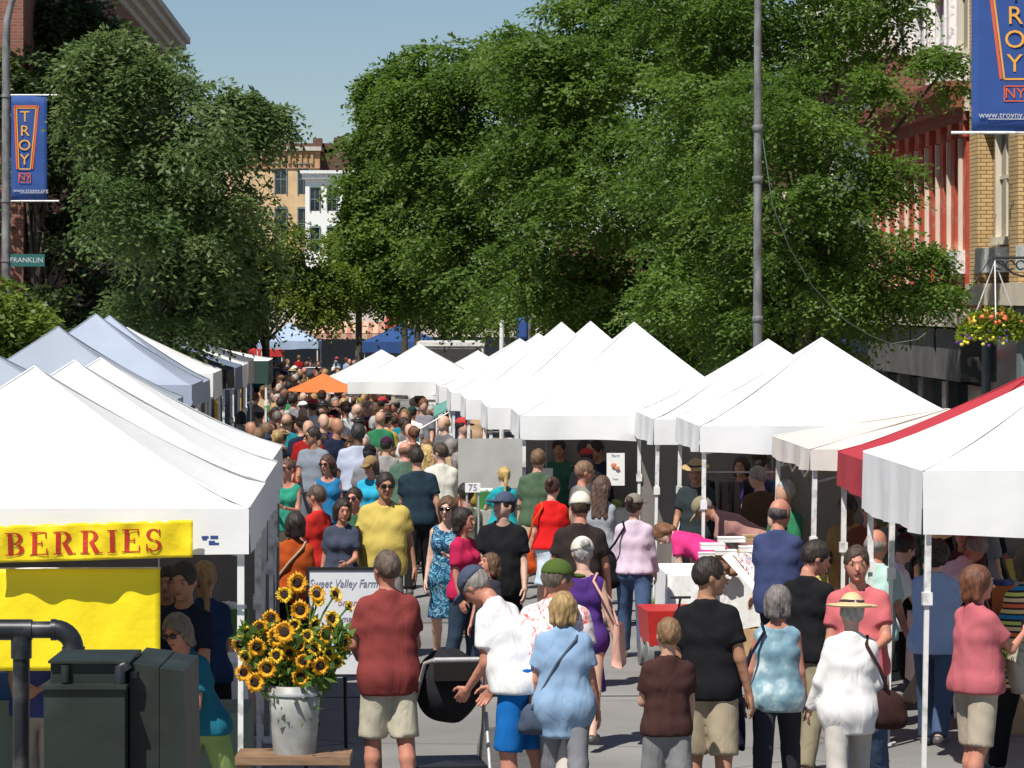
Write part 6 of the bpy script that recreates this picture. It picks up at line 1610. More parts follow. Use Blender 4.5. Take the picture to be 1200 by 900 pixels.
# ---------------------------------------------------------------- the people one can pick out, front to back
SK = (.50, .28, .19); SK2 = (.40, .20, .12); SKP = (.58, .36, .27); SKD = (.12, .06, .04); SKR = (.50, .22, .15)
BLK = (.012, .012, .014); NAVY = (.016, .022, .045); WHT = (.78, .77, .76); KHA = (.36, .30, .21); JEAN = (.055, .085, .15)
BRN = (.05, .028, .016); DBR = (.02, .012, .008); GRY = (.22, .20, .18); BLD = (.34, .22, .09); AUB = (.13, .045, .02); LGR = (.38, .36, .34)
p = person('man in black T-shirt and beige shorts, head turned right, beside a small boy', 833, 655, 1.83, -12, yaw=-68, hair='short', hcol=DBR, top=BLK, bottom=('shorts', KHA), al=(2, 10, 22, 10), ar=(-4, 12, 14, 5), skin=SK2, stride=6, hem=.84)
person('small brown haired boy in a dark brown T-shirt in front of the black shirted man', 783, 726, 1.46, 10, yaw=5, hs=1.14, hcol=(.20, .11, .05), top=(.055, .025, .022), bottom=('shorts', (.2, .2, .2)), skin=SK, stride=8)
p = person('grey haired woman in a blue grey tie-dye tank top, seen from behind', 913, 684, 1.60, -4, f=1, yaw=-22, hair='bob', hcol=(.17, .15, .14), top=(.3, .4, .45), topmat=pattern_mat('tie dye top'), sleeve='none', skin=SKR, bottom=('trousers', (.04, .04, .05)), al=(0, 12, 15, 5), ar=(0, 10, 10, 5), belly=.03, hem=.80)
strap_bag(p, 'long navy cloth bag on the left side of the tie-dye top woman', (.012, .014, .03), side=-1, size=(.05, .15, .22), low=.76, tote=True)
p = person('man in black T-shirt and khaki trousers with bowed head, right of the grey haired woman', 957, 633, 1.78, -38, yaw=-38, pitch=22, hcol=DBR, top=BLK, bottom=('trousers', (.24, .21, .14)), al=(15, 5, 45, 20), ar=(25, 8, 60, 20), skin=SKR, stride=10)
p = person('woman in straw sun hat and loose white linen shirt, seen from behind', 998, 694, 1.60, 4, f=1, yaw=6, pitch=4, hair='short', hcol=LGR, hat=('straw', (.62, .47, .25)), brim=.19, top=(.76, .74, .72), loose=.028, sleeve='long', bottom=('trousers', (.45, .42, .38)), al=(8, 16, 20, 8), ar=(8, 14, 18, 8), skin=SKP, belly=.02, hem=.74)
strap_bag(p, 'dark brown bag with thin strap on the white linen shirt woman', (.04, .018, .016), side=1, size=(.12, .08, .13), low=.93)
person('smiling man in a salmon red T-shirt facing the camera behind the straw hat', 1004, 641, 1.80, 168, yaw=8, hcol=BRN, top=(.52, .13, .14), bottom=('trousers', JEAN), skin=SKR, al=(20, 8, 60, 15), ar=(12, 8, 40, 10), wide=1.06, belly=.02)
p = person('auburn haired woman in a dusty red T-shirt holding a camera at the right edge', 1147, 658, 1.72, -62, f=1, yaw=-16, wide=1.12, Z=24.1, hair='bob', hcol=AUB, top=(.46, .12, .14), bottom=('shorts', (.42, .36, .28)), skin=SKR, al=(22, 6, 62, 20), ar=(40, 8, 80, 25), belly=.05, grip=(1, 1), loose=.024)
q_ = P_(p); hp = worldpt(p, q_[4][1][2] + q_[4][1][4] * .10)
cm = empty('camera_device', tuple(hp), R(-50)); tag(cm, 'small black camera in the raised hand of the auburn haired woman', 'camera')
m_ = MB(); m_.b2(-.06, -.025, -.035, .06, .025, .04); m_.obj('camera_body', M_black, cm)
m_ = MB(); m_.tube([(0, .02, 0), (0, .065, 0)], .028, 12); m_.obj('camera_lens', M_gloss, cm)
hp = worldpt(p, q_[4][0][2] + q_[4][0][4] * .06)
gb = empty('herb_bundle', (hp[0], hp[1] - .05, hp[2] + .0)); tag(gb, 'bundle of green herbs held before the dusty red T-shirt', 'herbs')
rng = np.random.default_rng(3); n = 900; o_ = rng.normal(size=(n, 3)) * np.array([.085, .05, .045]) + np.array([.02, 0, 0]); d_ = unit(rng.normal(size=(n, 3)) + np.array([.6, 0, 0])); s2 = unit(np.cross(d_, rng.normal(size=(n, 3))))
me = mesh_np('leaf_bunch', leaf_quads(o_, d_, s2, np.full(n, .05), np.full(n, .006)), np.arange(4 * n).reshape(-1, 4)); at = me.attributes.new('tint', 'FLOAT', 'FACE'); at.data.foreach_set('value', rng.random(n).astype(np.float32))
link('leaf_bunch', me, LM_green, gb)
hand_bag(p, 'cream canvas bag hanging from the arm of the auburn haired woman', (.42, .38, .3), side=1, w=.36, h=.36)
p = person('woman with dark curly hair in a light blue shirt and jeans behind the tent leg', 1098, 628, 1.68, -20, f=1, hair='curly', hcol=DBR, top=(.28, .38, .62), sleeve='long', bottom=('trousers', JEAN), skin=SKP, al=(30, 8, 30, 5), ar=(6, 8, 30, 5), loose=.026, hem=.82)
hand_bag(p, 'white carrier bag beside the jeans of the curly haired woman', (.75, .75, .75), side=1, w=.3, h=.42)
person('grey haired man in a white shirt bending forward under the right tent', 1148, 628, 1.72, -62, lean=38, pitch=10, hcol=GRY, top=WHT, bottom=('trousers', KHA), skin=SKR, al=(45, 5, 30, 5), ar=(40, 5, 35, 5))
person('bald man in a pale mint shirt, seen from behind at the near right tent', 1028, 618, 1.74, -28, hair='ring', hcol=GRY, top=(.42, .60, .54), bottom=('trousers', KHA), skin=SKR, al=(10, 10, 30, 5), ar=(6, 10, 30, 5), yaw=-15)
person('person in a white top reaching across, between the bald man and the tent leg', 1062, 628, 1.64, -70, f=1, lean=18, hair='short', hcol=DBR, top=(.70, .78, .78), bottom=('skirt', BLK), skin=SKP, al=(70, 8, 10, 5), ar=(45, 8, 30, 5))
p = person('person in a shirt of many coloured stripes at the right edge', 1203, 640, 1.74, 30, f=1, hair='bob', hcol=BRN, top=(.5, .5, .5), topmat=pattern_mat('multicolour stripes'), sleeve='long', bottom=('trousers', BLK), skin=SKP, loose=.03, hem=.7, belly=.05)
hand_bag(p, 'large white paper bag at the right picture edge', (.72, .72, .70), side=-1, w=.34, h=.4)
person('tall man in a navy blue polo with thinning hair, at the bakery table', 915, 582, 1.83, -28, hair='ring', hcol=(.06, .05, .05), top=(.045, .06, .14), bottom=('trousers', NAVY), skin=SKR, al=(12, 8, 40, 10), ar=(20, 8, 60, 15), belly=.05, wide=1.1, hem=.78, yaw=-14, pitch=10)
person('person with a reddish bun in a maroon T-shirt with white print', 955, 558, 1.72, 12, hair='bun', hcol=(.12, .04, .02), top=(.11, .015, .03), bottom=('trousers', BLK), skin=SKP, al=(25, 10, 55, 10), ar=(5, 8, 20, 5), belly=.03)
person('vendor in tan straw hat and dark shirt under the white tent', 815, 532, 1.76, 170, hcol=BRN, hat=('straw', (.45, .30, .14)), brim=.16, top=(.03, .04, .045), bottom=('trousers', BLK), skin=SK2, al=(35, 12, 50, 5), ar=(10, 12, 40, 5), Z=39.5, pitch=14)
person('stooping person in khaki cap and dusty pink shirt behind the bakery boxes', 824, 583, 1.78, 80, lean=62, pitch=-5, hcol=GRY, hat=('cap', (.25, .21, .13)), top=(.36, .19, .17), bottom=('trousers', BLK), skin=SK2, al=(70, 5, 20, 5), ar=(70, 5, 20, 5), loose=.04, Z=37.5)
person('bending woman in a hot pink T-shirt with brown hair at the bakery table', 778, 650, 1.66, 60, f=1, lean=72, pitch=10, hair='bob', hcol=(.16, .07, .03), top=(.65, .04, .20), bottom=('trousers', KHA), skin=SKP, al=(60, 8, 20, 5), ar=(60, 8, 20, 5), Z=36.6)
p = person('woman in jeans, lavender shirt and grey cap walking away in the middle of the road', 744, 577, 1.65, -6, f=1, hair='bun', hcol=BRN, hat=('cap', (.22, .20, .16)), backcap=0, top=(.62, .50, .60), sleeve='long', bottom=('trousers', (.06, .10, .19)), skin=SKP, al=(10, 12, 30, 5), ar=(10, 10, 25, 5), stride=16, shoes=(.35, .33, .32), wide=1.08, hem=.92)
strap_bag(p, 'big black shoulder bag on the woman in the lavender shirt', BLK, side=-1, size=(.12, .11, .20), low=.98)
p = person('man in dark brown T-shirt and patterned white cap seen from behind', 680, 577, 1.80, 3, hcol=BRN, hat=('beanie', (.66, .62, .52)), top=(.035, .026, .024), bottom=('shorts', BLK), skin=SKR, al=(5, 14, 20, 5), ar=(5, 14, 20, 5), wide=1.12, belly=.03)
p = person('woman in bright red T-shirt with dark bun and white and blue skirt', 648, 558, 1.64, -4, f=1, hair='bun', hcol=(.06, .02, .015), top=(.62, .015, .015), bottom=('skirt', (.55, .65, .75)), skin=SKP, al=(4, 12, 12, 5), ar=(8, 10, 30, 5), hem=.92)
strap_bag(p, 'orange red bag hanging left of the red T-shirt woman', (.55, .08, .02), side=-1, size=(.11, .09, .15), low=.80)
person('man in moss green T-shirt with tousled hair beside the tent leg', 631, 525, 1.80, -4, yaw=-8, hcol=(.14, .08, .04), top=(.075, .12, .07), bottom=('shorts', KHA), skin=SK)
person('woman with long wavy brown hair in a grey striped top', 706, 556, 1.68, -8, f=1, hair='long', hcol=(.09, .05, .035), top=(.32, .34, .37), sleeve='none', bottom=('skirt', (.3, .33, .4)), skin=SKP)
person('older man in a grey shirt in profile at the broad roofed tent', 686, 541, 1.76, -75, hcol=(.18, .10, .06), top=(.24, .22, .19), bottom=('trousers', KHA), skin=SKR)
person('man in slate grey T-shirt and pale grey cap looking left', 597, 512, 1.80, 5, yaw=22, hair='short', hcol=BRN, hat=('cap', (.55, .52, .48)), top=(.16, .17, .21), bottom=('shorts', KHA), skin=SKR, wide=1.06)
p = person('blond haired girl with teal sleeves behind the navy cap', 590, 548, 1.52, 6, f=1, hair='pony', hcol=(.45, .30, .10), top=(.02, .32, .36), bottom=('shorts', NAVY), skin=SKP, al=(30, 25, 60, 5))
person('man in black T-shirt and navy cap turning towards the camera in the centre', 590, 574, 1.78, 172, yaw=-42, pitch=-6, hcol=DBR, hat=('cap', (.06, .08, .13)), top=BLK, bottom=('trousers', BLK), skin=SKP, al=(10, 10, 20, 5), ar=(18, 10, 40, 10), wide=1.06, belly=.02, loose=.03, hem=.80)
p = person('dark haired woman in a magenta T-shirt and jeans looking right', 544, 596, 1.64, -118, f=1, yaw=0, hair='bob', hcol=DBR, top=(.46, .02, .08), bottom=('trousers', (.03, .05, .08)), skin=SKR, al=(4, 8, 12, 5), ar=(2, 8, 14, 5))
person('woman in sunglasses and a blue floral dress facing the camera', 524, 581, 1.66, 176, f=1, yaw=-10, glasses=1, hair='long', hcol=(.12, .06, .03), top=(.1, .2, .3), topmat=pattern_mat('blue floral dress'), sleeve='none', dress=.50, skin=SKP, stride=14)
p = person('stocky man in a yellow T-shirt and grey shorts walking towards the camera', 452, 553, 1.86, 178, yaw=14, glasses=1, hair='short', hcol=DBR, hat=None, top=(.52, .40, .10), bottom=('shorts', (.20, .19, .18)), skin=SK2, al=(-10, 14, 15, 8), ar=(8, 12, 12, 5), wide=1.16, belly=.04, stride=16, loose=.03, hem=.80)
person('man in a navy T-shirt seen from behind left of the cream shirt', 487, 525, 1.80, 4, hcol=DBR, top=(.018, .035, .05), bottom=('trousers', BLK), skin=SK, wide=1.12)
person('man in a cream white shirt with dark hair looking left', 515, 518, 1.78, 8, yaw=52, hair='short', hcol=BRN, top=(.62, .60, .52), sleeve='long', bottom=('trousers', BLK), skin=SKP, loose=.03)
person('tall broad man in a pale blue grey polo seen from behind', 419, 478, 1.93, -3, hcol=(.02, .02, .02), top=(.40, .44, .55), bottom=('trousers', (.02, .02, .03)), skin=SKD, wide=1.3, belly=.04, hem=.93, Z=47, al=(4, 10, 10, 5))
person('woman in bright cyan T-shirt and tan visor cap facing the camera', 434, 534, 1.66, 172, f=1, pitch=12, glasses=1, hair='bob', hcol=BRN, hat=('cap', (.26, .17, .08)), top=(.03, .34, .50), bottom=('trousers', BLK), skin=SKR, al=(10, 14, 35, 5), wide=1.1)
person('man in a grey T-shirt with sunglasses in three quarter view', 366, 501, 1.82, 160, yaw=-48, glasses=1, hcol=DBR, top=(.20, .23, .27), bottom=('trousers', (.12, .13, .15)), skin=SK2, wide=1.1)
person('smiling woman in sunglasses and a blue tank top', 383, 533, 1.66, 178, f=1, glasses=1, hair='long', hcol=(.06, .03, .02), top=(.02, .15, .32), sleeve='none', bottom=('trousers', BLK), skin=SKR)
person('woman in sunglasses and a green sleeveless top next to the left tents', 336, 538, 1.68, 172, f=1, yaw=-28, glasses=1, hair='bun', hcol=(.10, .05, .03), top=(.03, .24, .16), sleeve='none', bottom=('shorts', KHA), skin=SKR)
person('brown haired boy in a bright red T-shirt, head turned left', 370, 569, 1.66, 60, hcol=(.08, .05, .035), top=(.50, .025, .02), bottom=('trousers', NAVY), skin=SKR, pitch=6)
p = person('woman with dark hair in a rust orange T-shirt seen from behind at the left tents', 345, 600, 1.62, -3, f=1, hair='bob', hcol=DBR, top=(.38, .07, .015), bottom=('trousers', BLK), skin=SK)
strap_bag(p, 'thin strapped cream bag on the rust orange T-shirt woman', (.4, .3, .2), side=1, size=(.09, .06, .11), cross=True, low=.9)
person('man with shaved grey hair in a brick maroon T-shirt and beige shorts by the whiteboard', 452, 648, 1.80, 18, hair='short', hcol=(.10, .07, .05), top=(.22, .045, .042), bottom=('shorts', (.50, .46, .36)), skin=SKR, al=(20, 14, 58, 22), ar=(12, 12, 40, 10), loose=.03, hem=.78, belly=.02, lean=3)
p = person('man in a white T-shirt, navy cap and bright blue shorts leaning forward', 556, 661, 1.84, 62, lean=24, pitch=26, hcol=GRY, hat=('cap', (.06, .075, .12)), top=(.78, .77, .77), bottom=('shorts', (.01, .13, .42)), skin=SKR, al=(22, 6, 45, 15), ar=(26, 8, 30, 5), belly=.06, loose=.026)
p = person('person in a green cap and white shirt with red floral print, looking right', 655, 655, 1.80, -14, yaw=-45, hcol=(.12, .10, .08), hat=('cap', (.07, .11, .025)), top=(.8, .7, .7), topmat=pattern_mat('red floral shirt'), bottom=('trousers', (.5, .45, .4)), skin=SKR, loose=.045, hem=.62, wide=1.1, al=(5, 10, 20, 5), ar=(5, 10, 20, 5))
p = person('woman with a straight blond bob in a light denim blue shirt', 661, 694, 1.60, -4, f=1, yaw=-8, hair='bob', hcol=BLD, top=(.24, .36, .52), bottom=('trousers', (.2, .2, .22)), skin=SKR, loose=.04, hem=.68, al=(2, 14, 10, 5), ar=(2, 12, 10, 5), wide=1.06)
strap_bag(p, 'thin dark cross strap bag on the light denim shirt woman', (.06, .08, .12), side=1, size=(.09, .06, .10), cross=True, low=.82)
p = person('woman in a purple sleeveless dress and cream knitted hat walking away', 682, 628, 1.68, -10, f=1, hair='bun', hcol=LGR, hat=('beanie', (.66, .60, .52)), top=(.075, .03, .18), dress=.48, sleeve='none', skin=SKP, al=(2, 10, 10, 5), ar=(-8, 16, 12, 5), wide=1.06, stride=16)
strap_bag(p, 'pink and orange bag on the shoulder of the purple dress woman', (.62, .35, .28), side=1, size=(.045, .16, .17), low=.88, tote=True)
person('little girl with brown hair in a tan top below the yellow T-shirt', 424, 628, 1.12, 172, f=1, hs=1.28, hair='bob', hcol=(.11, .05, .03), top=(.42, .34, .18), sleeve='none', bottom=('shorts', KHA), skin=SKR)
person('brown haired child between the magenta woman and the black T-shirt man', 573, 649, 1.25, 150, f=1, hs=1.22, yaw=-30, pitch=-14, hair='long', hcol=(.12, .06, .03), top=(.03, .03, .04), bottom=('shorts', NAVY), skin=SKR)
# under the left tents
person('man in a dark navy T-shirt looking down under the BERRIES tent', 215, 655, 1.82, 152, yaw=12, pitch=12, hcol=DBR, top=(.012, .018, .035), bottom=('trousers', KHA), skin=SK2, wide=1.08, al=(15, 10, 50, 10), ar=(10, 10, 30, 10))
p = person('grey haired woman with sunglasses in a teal shirt stooping beside the green bin', 210, 711, 1.62, 135, f=1, lean=22, pitch=0, yaw=18, glasses=1, hair='bob', hcol=(.16, .13, .10), top=(.015, .13, .19), bottom=('trousers', (.25, .35, .12)), skin=SKR, Z=22.4, al=(35, 10, 20, 5), ar=(30, 10, 30, 5))
person('person with a blond ponytail half hidden behind the navy T-shirt man', 240, 668, 1.70, 20, f=1, hair='pony', hcol=(.3, .18, .07), top=(.02, .04, .10), bottom=('trousers', BLK), skin=SK2, Z=25.0)
person('dark haired person deep inside the second left tent', 196, 665, 1.62, 165, f=1, hair='bob', hcol=DBR, top=(.06, .02, .02), bottom=('trousers', BLK), skin=SK2, Z=25.6)
person('vendor with grey cap peeking between the BERRIES banner and the tarp', 122, 655, 1.74, 176, hcol=GRY, hat=('cap', (.4, .36, .3)), top=(.3, .05, .04), bottom=('trousers', (.34, .28, .22)), skin=SK2, Z=23.2)
person('vendor in beige trousers whose legs show below the yellow tarp', 45, 660, 1.70, 170, f=1, hair='bob', hcol=BRN, top=(.05, .06, .2), bottom=('trousers', (.42, .36, .3)), skin=SK2, Z=22.9)
# under the right tents
person('dark skinned man in a black shirt under the near right tent', 1050, 590, 1.80, 172, yaw=15, pitch=14, hcol=BLK, top=BLK, bottom=('trousers', BLK), skin=SKD, Z=31.5)
person('person in a red brown shirt behind the near right tent leg', 1020, 585, 1.74, 180, hcol=DBR, top=(.2, .06, .04), bottom=('trousers', BLK), skin=SKR, Z=32.3)
person('man in an ochre shirt at the left of the near right tent', 992, 578, 1.72, 150, hcol=DBR, top=(.35, .20, .07), bottom=('trousers', KHA), skin=SKD, Z=33.2)
person('person with long brown hair in a dark top behind the near right tent', 1128, 590, 1.68, 165, f=1, hair='long', hcol=BRN, top=(.1, .05, .04), bottom=('trousers', BLK), skin=SKR, Z=30.0)
person('vendor in a royal blue T-shirt below the right end of the broad roof', 748, 525, 1.76, 10, hcol=DBR, top=(.01, .06, .28), bottom=('trousers', BLK), skin=SK2, Z=46.6)
person('vendor in a dark shirt leaning towards customers under the broad roof', 698, 522, 1.74, 160, lean=12, hcol=DBR, top=(.02, .03, .06), bottom=('trousers', BLK), skin=SKR, Z=46.4)
person('vendor in a faded green shirt under the broad roof at its left', 655, 518, 1.74, 175, hcol=DBR, top=(.04, .12, .08), bottom=('trousers', BLK), skin=SK2, Z=46.2)
person('vendor in grey by the clothes rack under the tallest right tent', 868, 536, 1.72, 175, f=1, hair='bob', hcol=DBR, top=(.04, .04, .05), bottom=('trousers', BLK), skin=SK2, Z=41.5)
# a few heads that stand out farther back
person('long haired blond woman in an emerald green T-shirt seen from behind', 500, 480, 1.68, -4, f=1, hair='long', hcol=(.50, .34, .13), top=(.015, .26, .17), bottom=('trousers', BLK), skin=SKP, Z=46.5, wide=1.08)
person('man in a bright red T-shirt beyond the blond woman', 460, 484, 1.74, 15, hcol=BRN, top=(.42, .015, .02), bottom=('trousers', BLK), skin=SKR)
person('woman with pale orange headscarf and white top left of the blond woman', 448, 482, 1.66, -12, f=1, hair='bun', hcol=(.45, .22, .08), hat=('beanie', (.65, .42, .28)), top=(.75, .68, .6), bottom=('trousers', BLK), skin=SKP)
person('man in a white T-shirt and dark green cap near the centre tent', 483, 475, 1.74, 0, hcol=DBR, hat=('cap', (.015, .05, .05)), top=(.78, .78, .78), bottom=('trousers', BLK), skin=SKR)
person('person in a plum baseball cap in front of the red T-shirt', 453, 512, 1.66, 4, hcol=DBR, hat=('cap', (.05, .015, .04)), top=(.3, .28, .27), bottom=('trousers', BLK), skin=SK)
person('man with a pink bald head beside the blond woman', 474, 517, 1.74, 5, hair='ring', hcol=(.2, .1, .06), top=(.08, .14, .10), bottom=('trousers', BLK), skin=(.60, .27, .2))
person('person in a black cap left of the plum capped one', 433, 520, 1.68, 10, hcol=BLK, hat=('cap', BLK), top=(.2, .2, .22), bottom=('trousers', BLK), skin=SK)
person('man in an olive T-shirt with short grey hair, left part of the crowd', 325, 482, 1.78, 0, hcol=(.14, .12, .10), top=(.24, .25, .12), bottom=('trousers', KHA), skin=SKR)
person('person in a brown bucket hat just below the olive T-shirt', 330, 502, 1.66, 8, hcol=BRN, hat=('straw', (.30, .18, .08)), brim=.14, top=(.10, .06, .04), bottom=('trousers', BLK), skin=SK)
person('person in a navy cap and dark shirt beside the brown bucket hat', 311, 508, 1.70, -8, hcol=BLK, hat=('cap', (.03, .04, .08)), top=(.03, .03, .05), bottom=('trousers', BLK), skin=SK2)
person('dark haired woman in a grey white shirt by the white tent leg', 282, 482, 1.68, 5, f=1, hair='bob', hcol=BLK, top=(.38, .37, .38), bottom=('trousers', BLK), skin=SK2)
person('curly blond woman in an olive brown jacket in the crowd', 388, 488, 1.68, 3, f=1, hair='curly', hcol=(.34, .22, .10), top=(.16, .14, .08), sleeve='long', bottom=('trousers', BLK), skin=SKP)
person('bald man in light grey at the left edge of the crowd', 408, 556, 1.60, 178, f=1, yaw=20, hair='short', hcol=(.10, .05, .02), top=(.25, .24, .25), bottom=('trousers', BLK), skin=SKR) if False else None
person('person in a dark shirt half hidden between the red T-shirt boy and the yellow T-shirt', 402, 585, 1.60, 178, f=1, yaw=20, hair='bob', hcol=DBR, top=(.05, .06, .09), bottom=('trousers', NAVY), skin=SKR)
person('woman with dark hair behind the floral dress, facing away', 545, 567, 1.62, 30, f=1, hair='bun', hcol=DBR, top=(.16, .17, .12), bottom=('trousers', BLK), skin=SKR)
person('person in dark green with sunglasses behind the yellow T-shirt man', 415, 570, 1.60, 175, glasses=1, hcol=DBR, top=(.04, .10, .06), bottom=('trousers', NAVY), skin=SKR)
# stroller
Z = 24.6; st_ = empty_at('baby_stroller', 525, Z, rz=R(8)); tag(st_, 'black baby stroller with grey handle between the maroon and white T-shirts', 'stroller')
g1 = PZ(745, Z)
Hf = Field((-.36, -.45, .3), (.36, .45, 1.35), .02)
Hf.ell((0, .02, .84), (.24, .28, .27), np.eye(3, dtype=np.float32), 0); Hf.ell((0, .30, .74), (.2, .2, .22), np.eye(3, dtype=np.float32), 0, sub=True); Hf.wrinkle(.006, 1); Hf.cut((0, 0, .5), (0, 0, -1))
V, Fq = Hf.out(); link('hood', mesh_np('hood', V, Fq, True), M_cloth, st_, (.02, .02, .024))
m_ = MB(); m_.box(0, -.27, .98, .26, .10, .14); m_.obj('pocket', M_cloth, st_, (.02, .018, .018))
for x_ in (-.27, .27):
    m_ = MB(); m_.tube([(x_ * .6, -.5, 1.08), (x_ * .8, -.42, 1.05), (x_, .1, .55), (x_, .35, .12)], .014, 8); m_.tube([(x_, -.05, .65), (x_, -.35, .12)], .014, 8); m_.obj('frame', M_frame, st_)
    for y_ in (-.35, .35):
        m_ = MB(); m_.tube([(x_ - .02, y_, .12), (x_ + .02, y_, .12)], .12, 16); m_.obj('wheel', M_black, st_)
m_ = MB(); m_.tube([(-.16, -.5, 1.08), (.16, -.5, 1.08)], .018, 8); m_.obj('handle', M_frame, st_)
m_ = MB(); m_.b2(-.25, -.3, .22, .25, .3, .30); m_.obj('basket', M_black, st_)
# red cart by the road
ct = empty_at('red_cart', 785, 33.6, rz=.1); tag(ct, 'red pull cart with grey wheels right of the jeans woman', 'cart')
m_ = MB(); m_.box(0, 0, .42, .5, .7, .34, taper=1.1); m_.obj('cart_body', mat('red paint', (.5, .02, .015), .45), ct)
for x_ in (-.24, .24):
    for y_ in (-.25, .25): m_ = MB(); m_.tube([(x_ - .03, y_, .14), (x_ + .03, y_, .14)], .14, 16); m_.obj('wheel', M_galv, ct)
m_ = MB(); m_.tube([(0, -.36, .4), (0, -.7, .75)], .012, 6); m_.tube([(-.1, -.7, .75), (.1, -.7, .75)], .014, 6); m_.obj('handle', M_black, ct)

# ---------------------------------------------------------------- the rest of the crowd: shared figures in clothes of their own
rnd = random.Random(11)
TPL = []
for i, s in enumerate((dict(stride=10), dict(stride=14, f=1, hair='bob'), dict(stride=4, wide=1.12, belly=.03, hat=('cap', BLK)), dict(stride=12, f=1, hair='long', sleeve='none'), dict(stride=8, hair='ring', belly=.05, al=(15, 8, 50, 5)), dict(stride=6, f=1, hair='bun', bottom=('skirt', BLK)),
                       dict(stride=10, sleeve='long', al=(8, 10, 25, 5)), dict(stride=8, f=1, hair='curly', ar=(20, 8, 60, 5)), dict(stride=10, hat=('straw', BLK), brim=.15), dict(stride=9, f=1, hair='pony'), dict(stride=5, hat=('cap', BLK), yaw=25), dict(stride=8, yaw=-30), dict(stride=-14, yaw=35, pitch=12, ar=(20, 8, 70, 20)), dict(stride=12, f=1, hair='bob', yaw=-35, pitch=8, al=(20, 8, 70, 20)), dict(stride=8, hs=1.22, f=1, hair='long', sleeve='none'), dict(stride=-8, hair='bald', yaw=20, wide=.92))):
    s = dict(s); s['detail'] = 0; s.setdefault('hair', 'short')
    ps, dz, hp, topz, fc, arms, ch = person_parts(s, .027)
    t = [(nm_, mesh_np(nm_, V + np.array([0, 0, dz], np.float32), Fq, True), mt) for nm_, V, Fq, col, mt in ps]
    TPL.append((s, t)); NP_ += 1
COLS_ = [('white', (.72, .71, .70)), ('black', BLK), ('navy', NAVY), ('red', (.45, .02, .02)), ('grey', (.2, .2, .22)), ('olive', (.13, .14, .06)), ('light blue', (.25, .38, .58)), ('pink', (.6, .25, .3)), ('tan', (.4, .28, .17)), ('green', (.03, .17, .08)), ('maroon', (.15, .02, .03)), ('brown', (.09, .05, .03)), ('turquoise', (.02, .3, .36)), ('cream', (.6, .54, .42)), ('purple', (.10, .04, .2)), ('yellow', (.6, .45, .08)), ('orange', (.55, .14, .03))]
COLS = [(n_, tuple(min(c_, .9) * (.62 if n_ in ('red', 'orange', 'purple', 'yellow', 'turquoise', 'pink') else 1) for c_ in c)) for n_, c in COLS_] + [('white', (.7, .7, .7)), ('black', BLK), ('grey', (.12, .12, .13)), ('white', (.6, .6, .6)), ('navy', NAVY), ('tan', (.3, .23, .16))]
HCOL = [('dark brown', DBR), ('brown', BRN), ('black', BLK), ('grey', GRY), ('blond', BLD), ('auburn', AUB), ('white', LGR), ('light brown', (.16, .09, .045))]
SKS = [SK, SK2, SKP, SKR, SKR, SKP, SKD, SK]
used = set()
def crowd_zone(px, Z):
    a = 'near crowd' if Z < 50 else 'mid crowd' if Z < 64 else 'far crowd' if Z < 84 else 'crowd end' if Z < 125 else 'far stalls'
    b_ = 'under the right tents' if (Z < 50 and px > 600) else 'left side' if px < 330 else 'by orange umbrella' if px < 400 else 'before centre tents' if px < 470 else 'near teal flap' if px < 560 else 'right side'
    return a + ', ' + b_
placed = [(q[0], q[1]) for q in PEOPLE]
def far_person(px, Z, i, face=None):
    X = PX(px, Z)
    for (x_, y_) in placed:
        if abs(x_ - X) < .50 and (abs(y_ - Z) < .55): return False
    placed.append((X, Z))
    s, parts = TPL[i % len(TPL)]
    h = (rnd.uniform(1.54, 1.72) if s.get('f') else rnd.uniform(1.66, 1.90)) * (.78 if s.get('hs') else 1)
    for _ in range(40):
        cn, cc = rnd.choice(COLS); hn, hc = rnd.choice(HCOL)
        hairw = {'bob': 'bobbed', 'long': 'long', 'ring': 'thinning', 'bun': 'pinned up', 'curly': 'curly', 'pony': 'tied back'}.get(s.get('hair'), 'short')
        what = ('%s %s hair' % (hairw, hn)) if not s.get('hat') else ('a %s %s' % (hn, 'cap' if s['hat'][0] == 'cap' else 'brimmed hat'))
        key = (cn, what, crowd_zone(px, Z))
        if key not in used: break
    used.add(key)
    e = empty('person', (X, Z, gz(Z) + .005), R(face if face is not None else (rnd.uniform(-50, 50) if rnd.random() < .48 else 180 + rnd.uniform(-60, 60))))
    e.scale = (h / 1.75,) * 3
    tag(e, 'person in %s top with %s, %s' % key, 'person', 'people crowding the market street')
    sk = rnd.choice(SKS); bot = rnd.choice([BLK, NAVY, JEAN, KHA, (.3, .3, .3), (.4, .36, .3)])
    hatc = {'white': WHT, 'blond': (.55, .42, .22), 'auburn': (.4, .04, .04)}.get(hn, hc)
    for nm_, me, mt in parts:
        col = {'body': sk, 'shirt': cc, 'dress': cc, 'hair': hc if not s.get('hat') else DBR, 'cap': hatc, 'hat': hatc, 'hat_band': BLK, 'shoe': (.05, .05, .05)}.get(nm_, bot)
        if nm_ == 'shoe' and Z > 60: continue
        link(nm_, me, mt, e, col)
    return True
i = 0; n_ok = 0
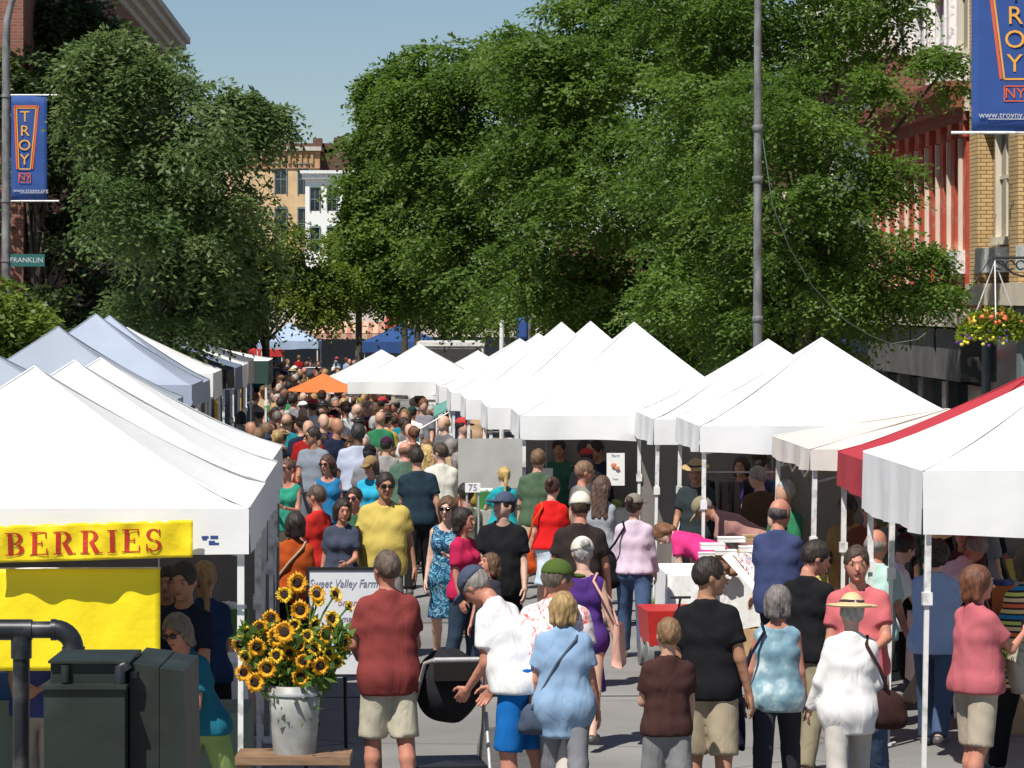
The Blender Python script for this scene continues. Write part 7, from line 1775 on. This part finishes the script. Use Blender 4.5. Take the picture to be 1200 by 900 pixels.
for _ in range(6000):
    if n_ok >= 235: break
    Z = 40 + (112 - 40) * rnd.random() ** .8
    lo_u, hi_u = (-1.15 if Z < 46 else -2.3 if Z < 78 else -3.0), (1.0 if Z < 43 else 1.3 if Z < 62 else .2 if Z < 72 else .0)
    u = rnd.uniform(lo_u, hi_u); px = 450 + F * u / Z
    if Z < 45 and px > 560: continue
    if 56 < Z < 63 and px > 490: continue
    if Z < 49 and any(abs(q[0] / q[1] - u / Z * 1.0 + TH) * F < 26 and q[1] > Z for q in PEOPLE): continue
    i += 1
    if far_person(px, Z, rnd.randrange(16)): n_ok += 1
# people at the far stalls and under tents
for _ in range(400):
    if n_ok >= 268: break
    Z = rnd.uniform(120, 160); px = rnd.uniform(300, 460)
    if far_person(px, Z, rnd.randrange(16)): n_ok += 1
for _ in range(120):
    if n_ok >= 282: break
    Z = rnd.uniform(66, 72); px = rnd.uniform(425, 560)
    if far_person(px, Z, rnd.randrange(16)): n_ok += 1
n2 = 0
for _ in range(900):
    if n2 >= 38: break
    Z = rnd.uniform(28.5, 47); u = rnd.uniform(1.7 if Z > 40 else 2.6, 6.2); px = 450 + F * u / Z
    if px > 1190 or 695 < px < 880: continue
    ok_ = not any(abs((q[0] / q[1] * F + 600) - px) < 18 and q[1] > Z for q in PEOPLE)
    if ok_ and far_person(px, Z, rnd.randrange(16)): n2 += 1
# grey barrier and goods at the far stalls
e = empty_at('crowd_barrier', 340, 132); tag(e, 'grey cloth covered barrier in front of the far stalls', 'barrier')
m_ = MB(); m_.b2(-1.3, 0, 0, 1.3, .05, PZ(432, 132) - gz(132)); m_.obj('panel', M_cloth, e, (.10, .12, .18))
m_ = MB(); m_.tube([(-1.3, 0, PZ(431, 132) - gz(132)), (1.3, 0, PZ(431, 132) - gz(132))], .03, 6); m_.obj('rail', M_frame, e)
print('PEOPLE', len(PEOPLE), n_ok, 'verts', NVERT)

# labels that came out alike are told apart by place
from collections import defaultdict
dd = defaultdict(list)
for o in list(sc.objects):
    if o.parent is None and 'label' in o and 'category' in o: dd[o['label']].append(o)
for k_, l_ in dd.items():
    if 1 < len(l_) <= 3:
        l_.sort(key=lambda o: o.location.x / o.location.y)
        for o, w_ in zip(l_, ['left one', 'right one'] if len(l_) == 2 else ['left one', 'middle one', 'right one']): o['label'] = k_ + ', ' + w_
for o in sc.objects:
    if o.parent is None and 'label' in o and len(o['label'].split()) > 16: print('LONG', o['label'])
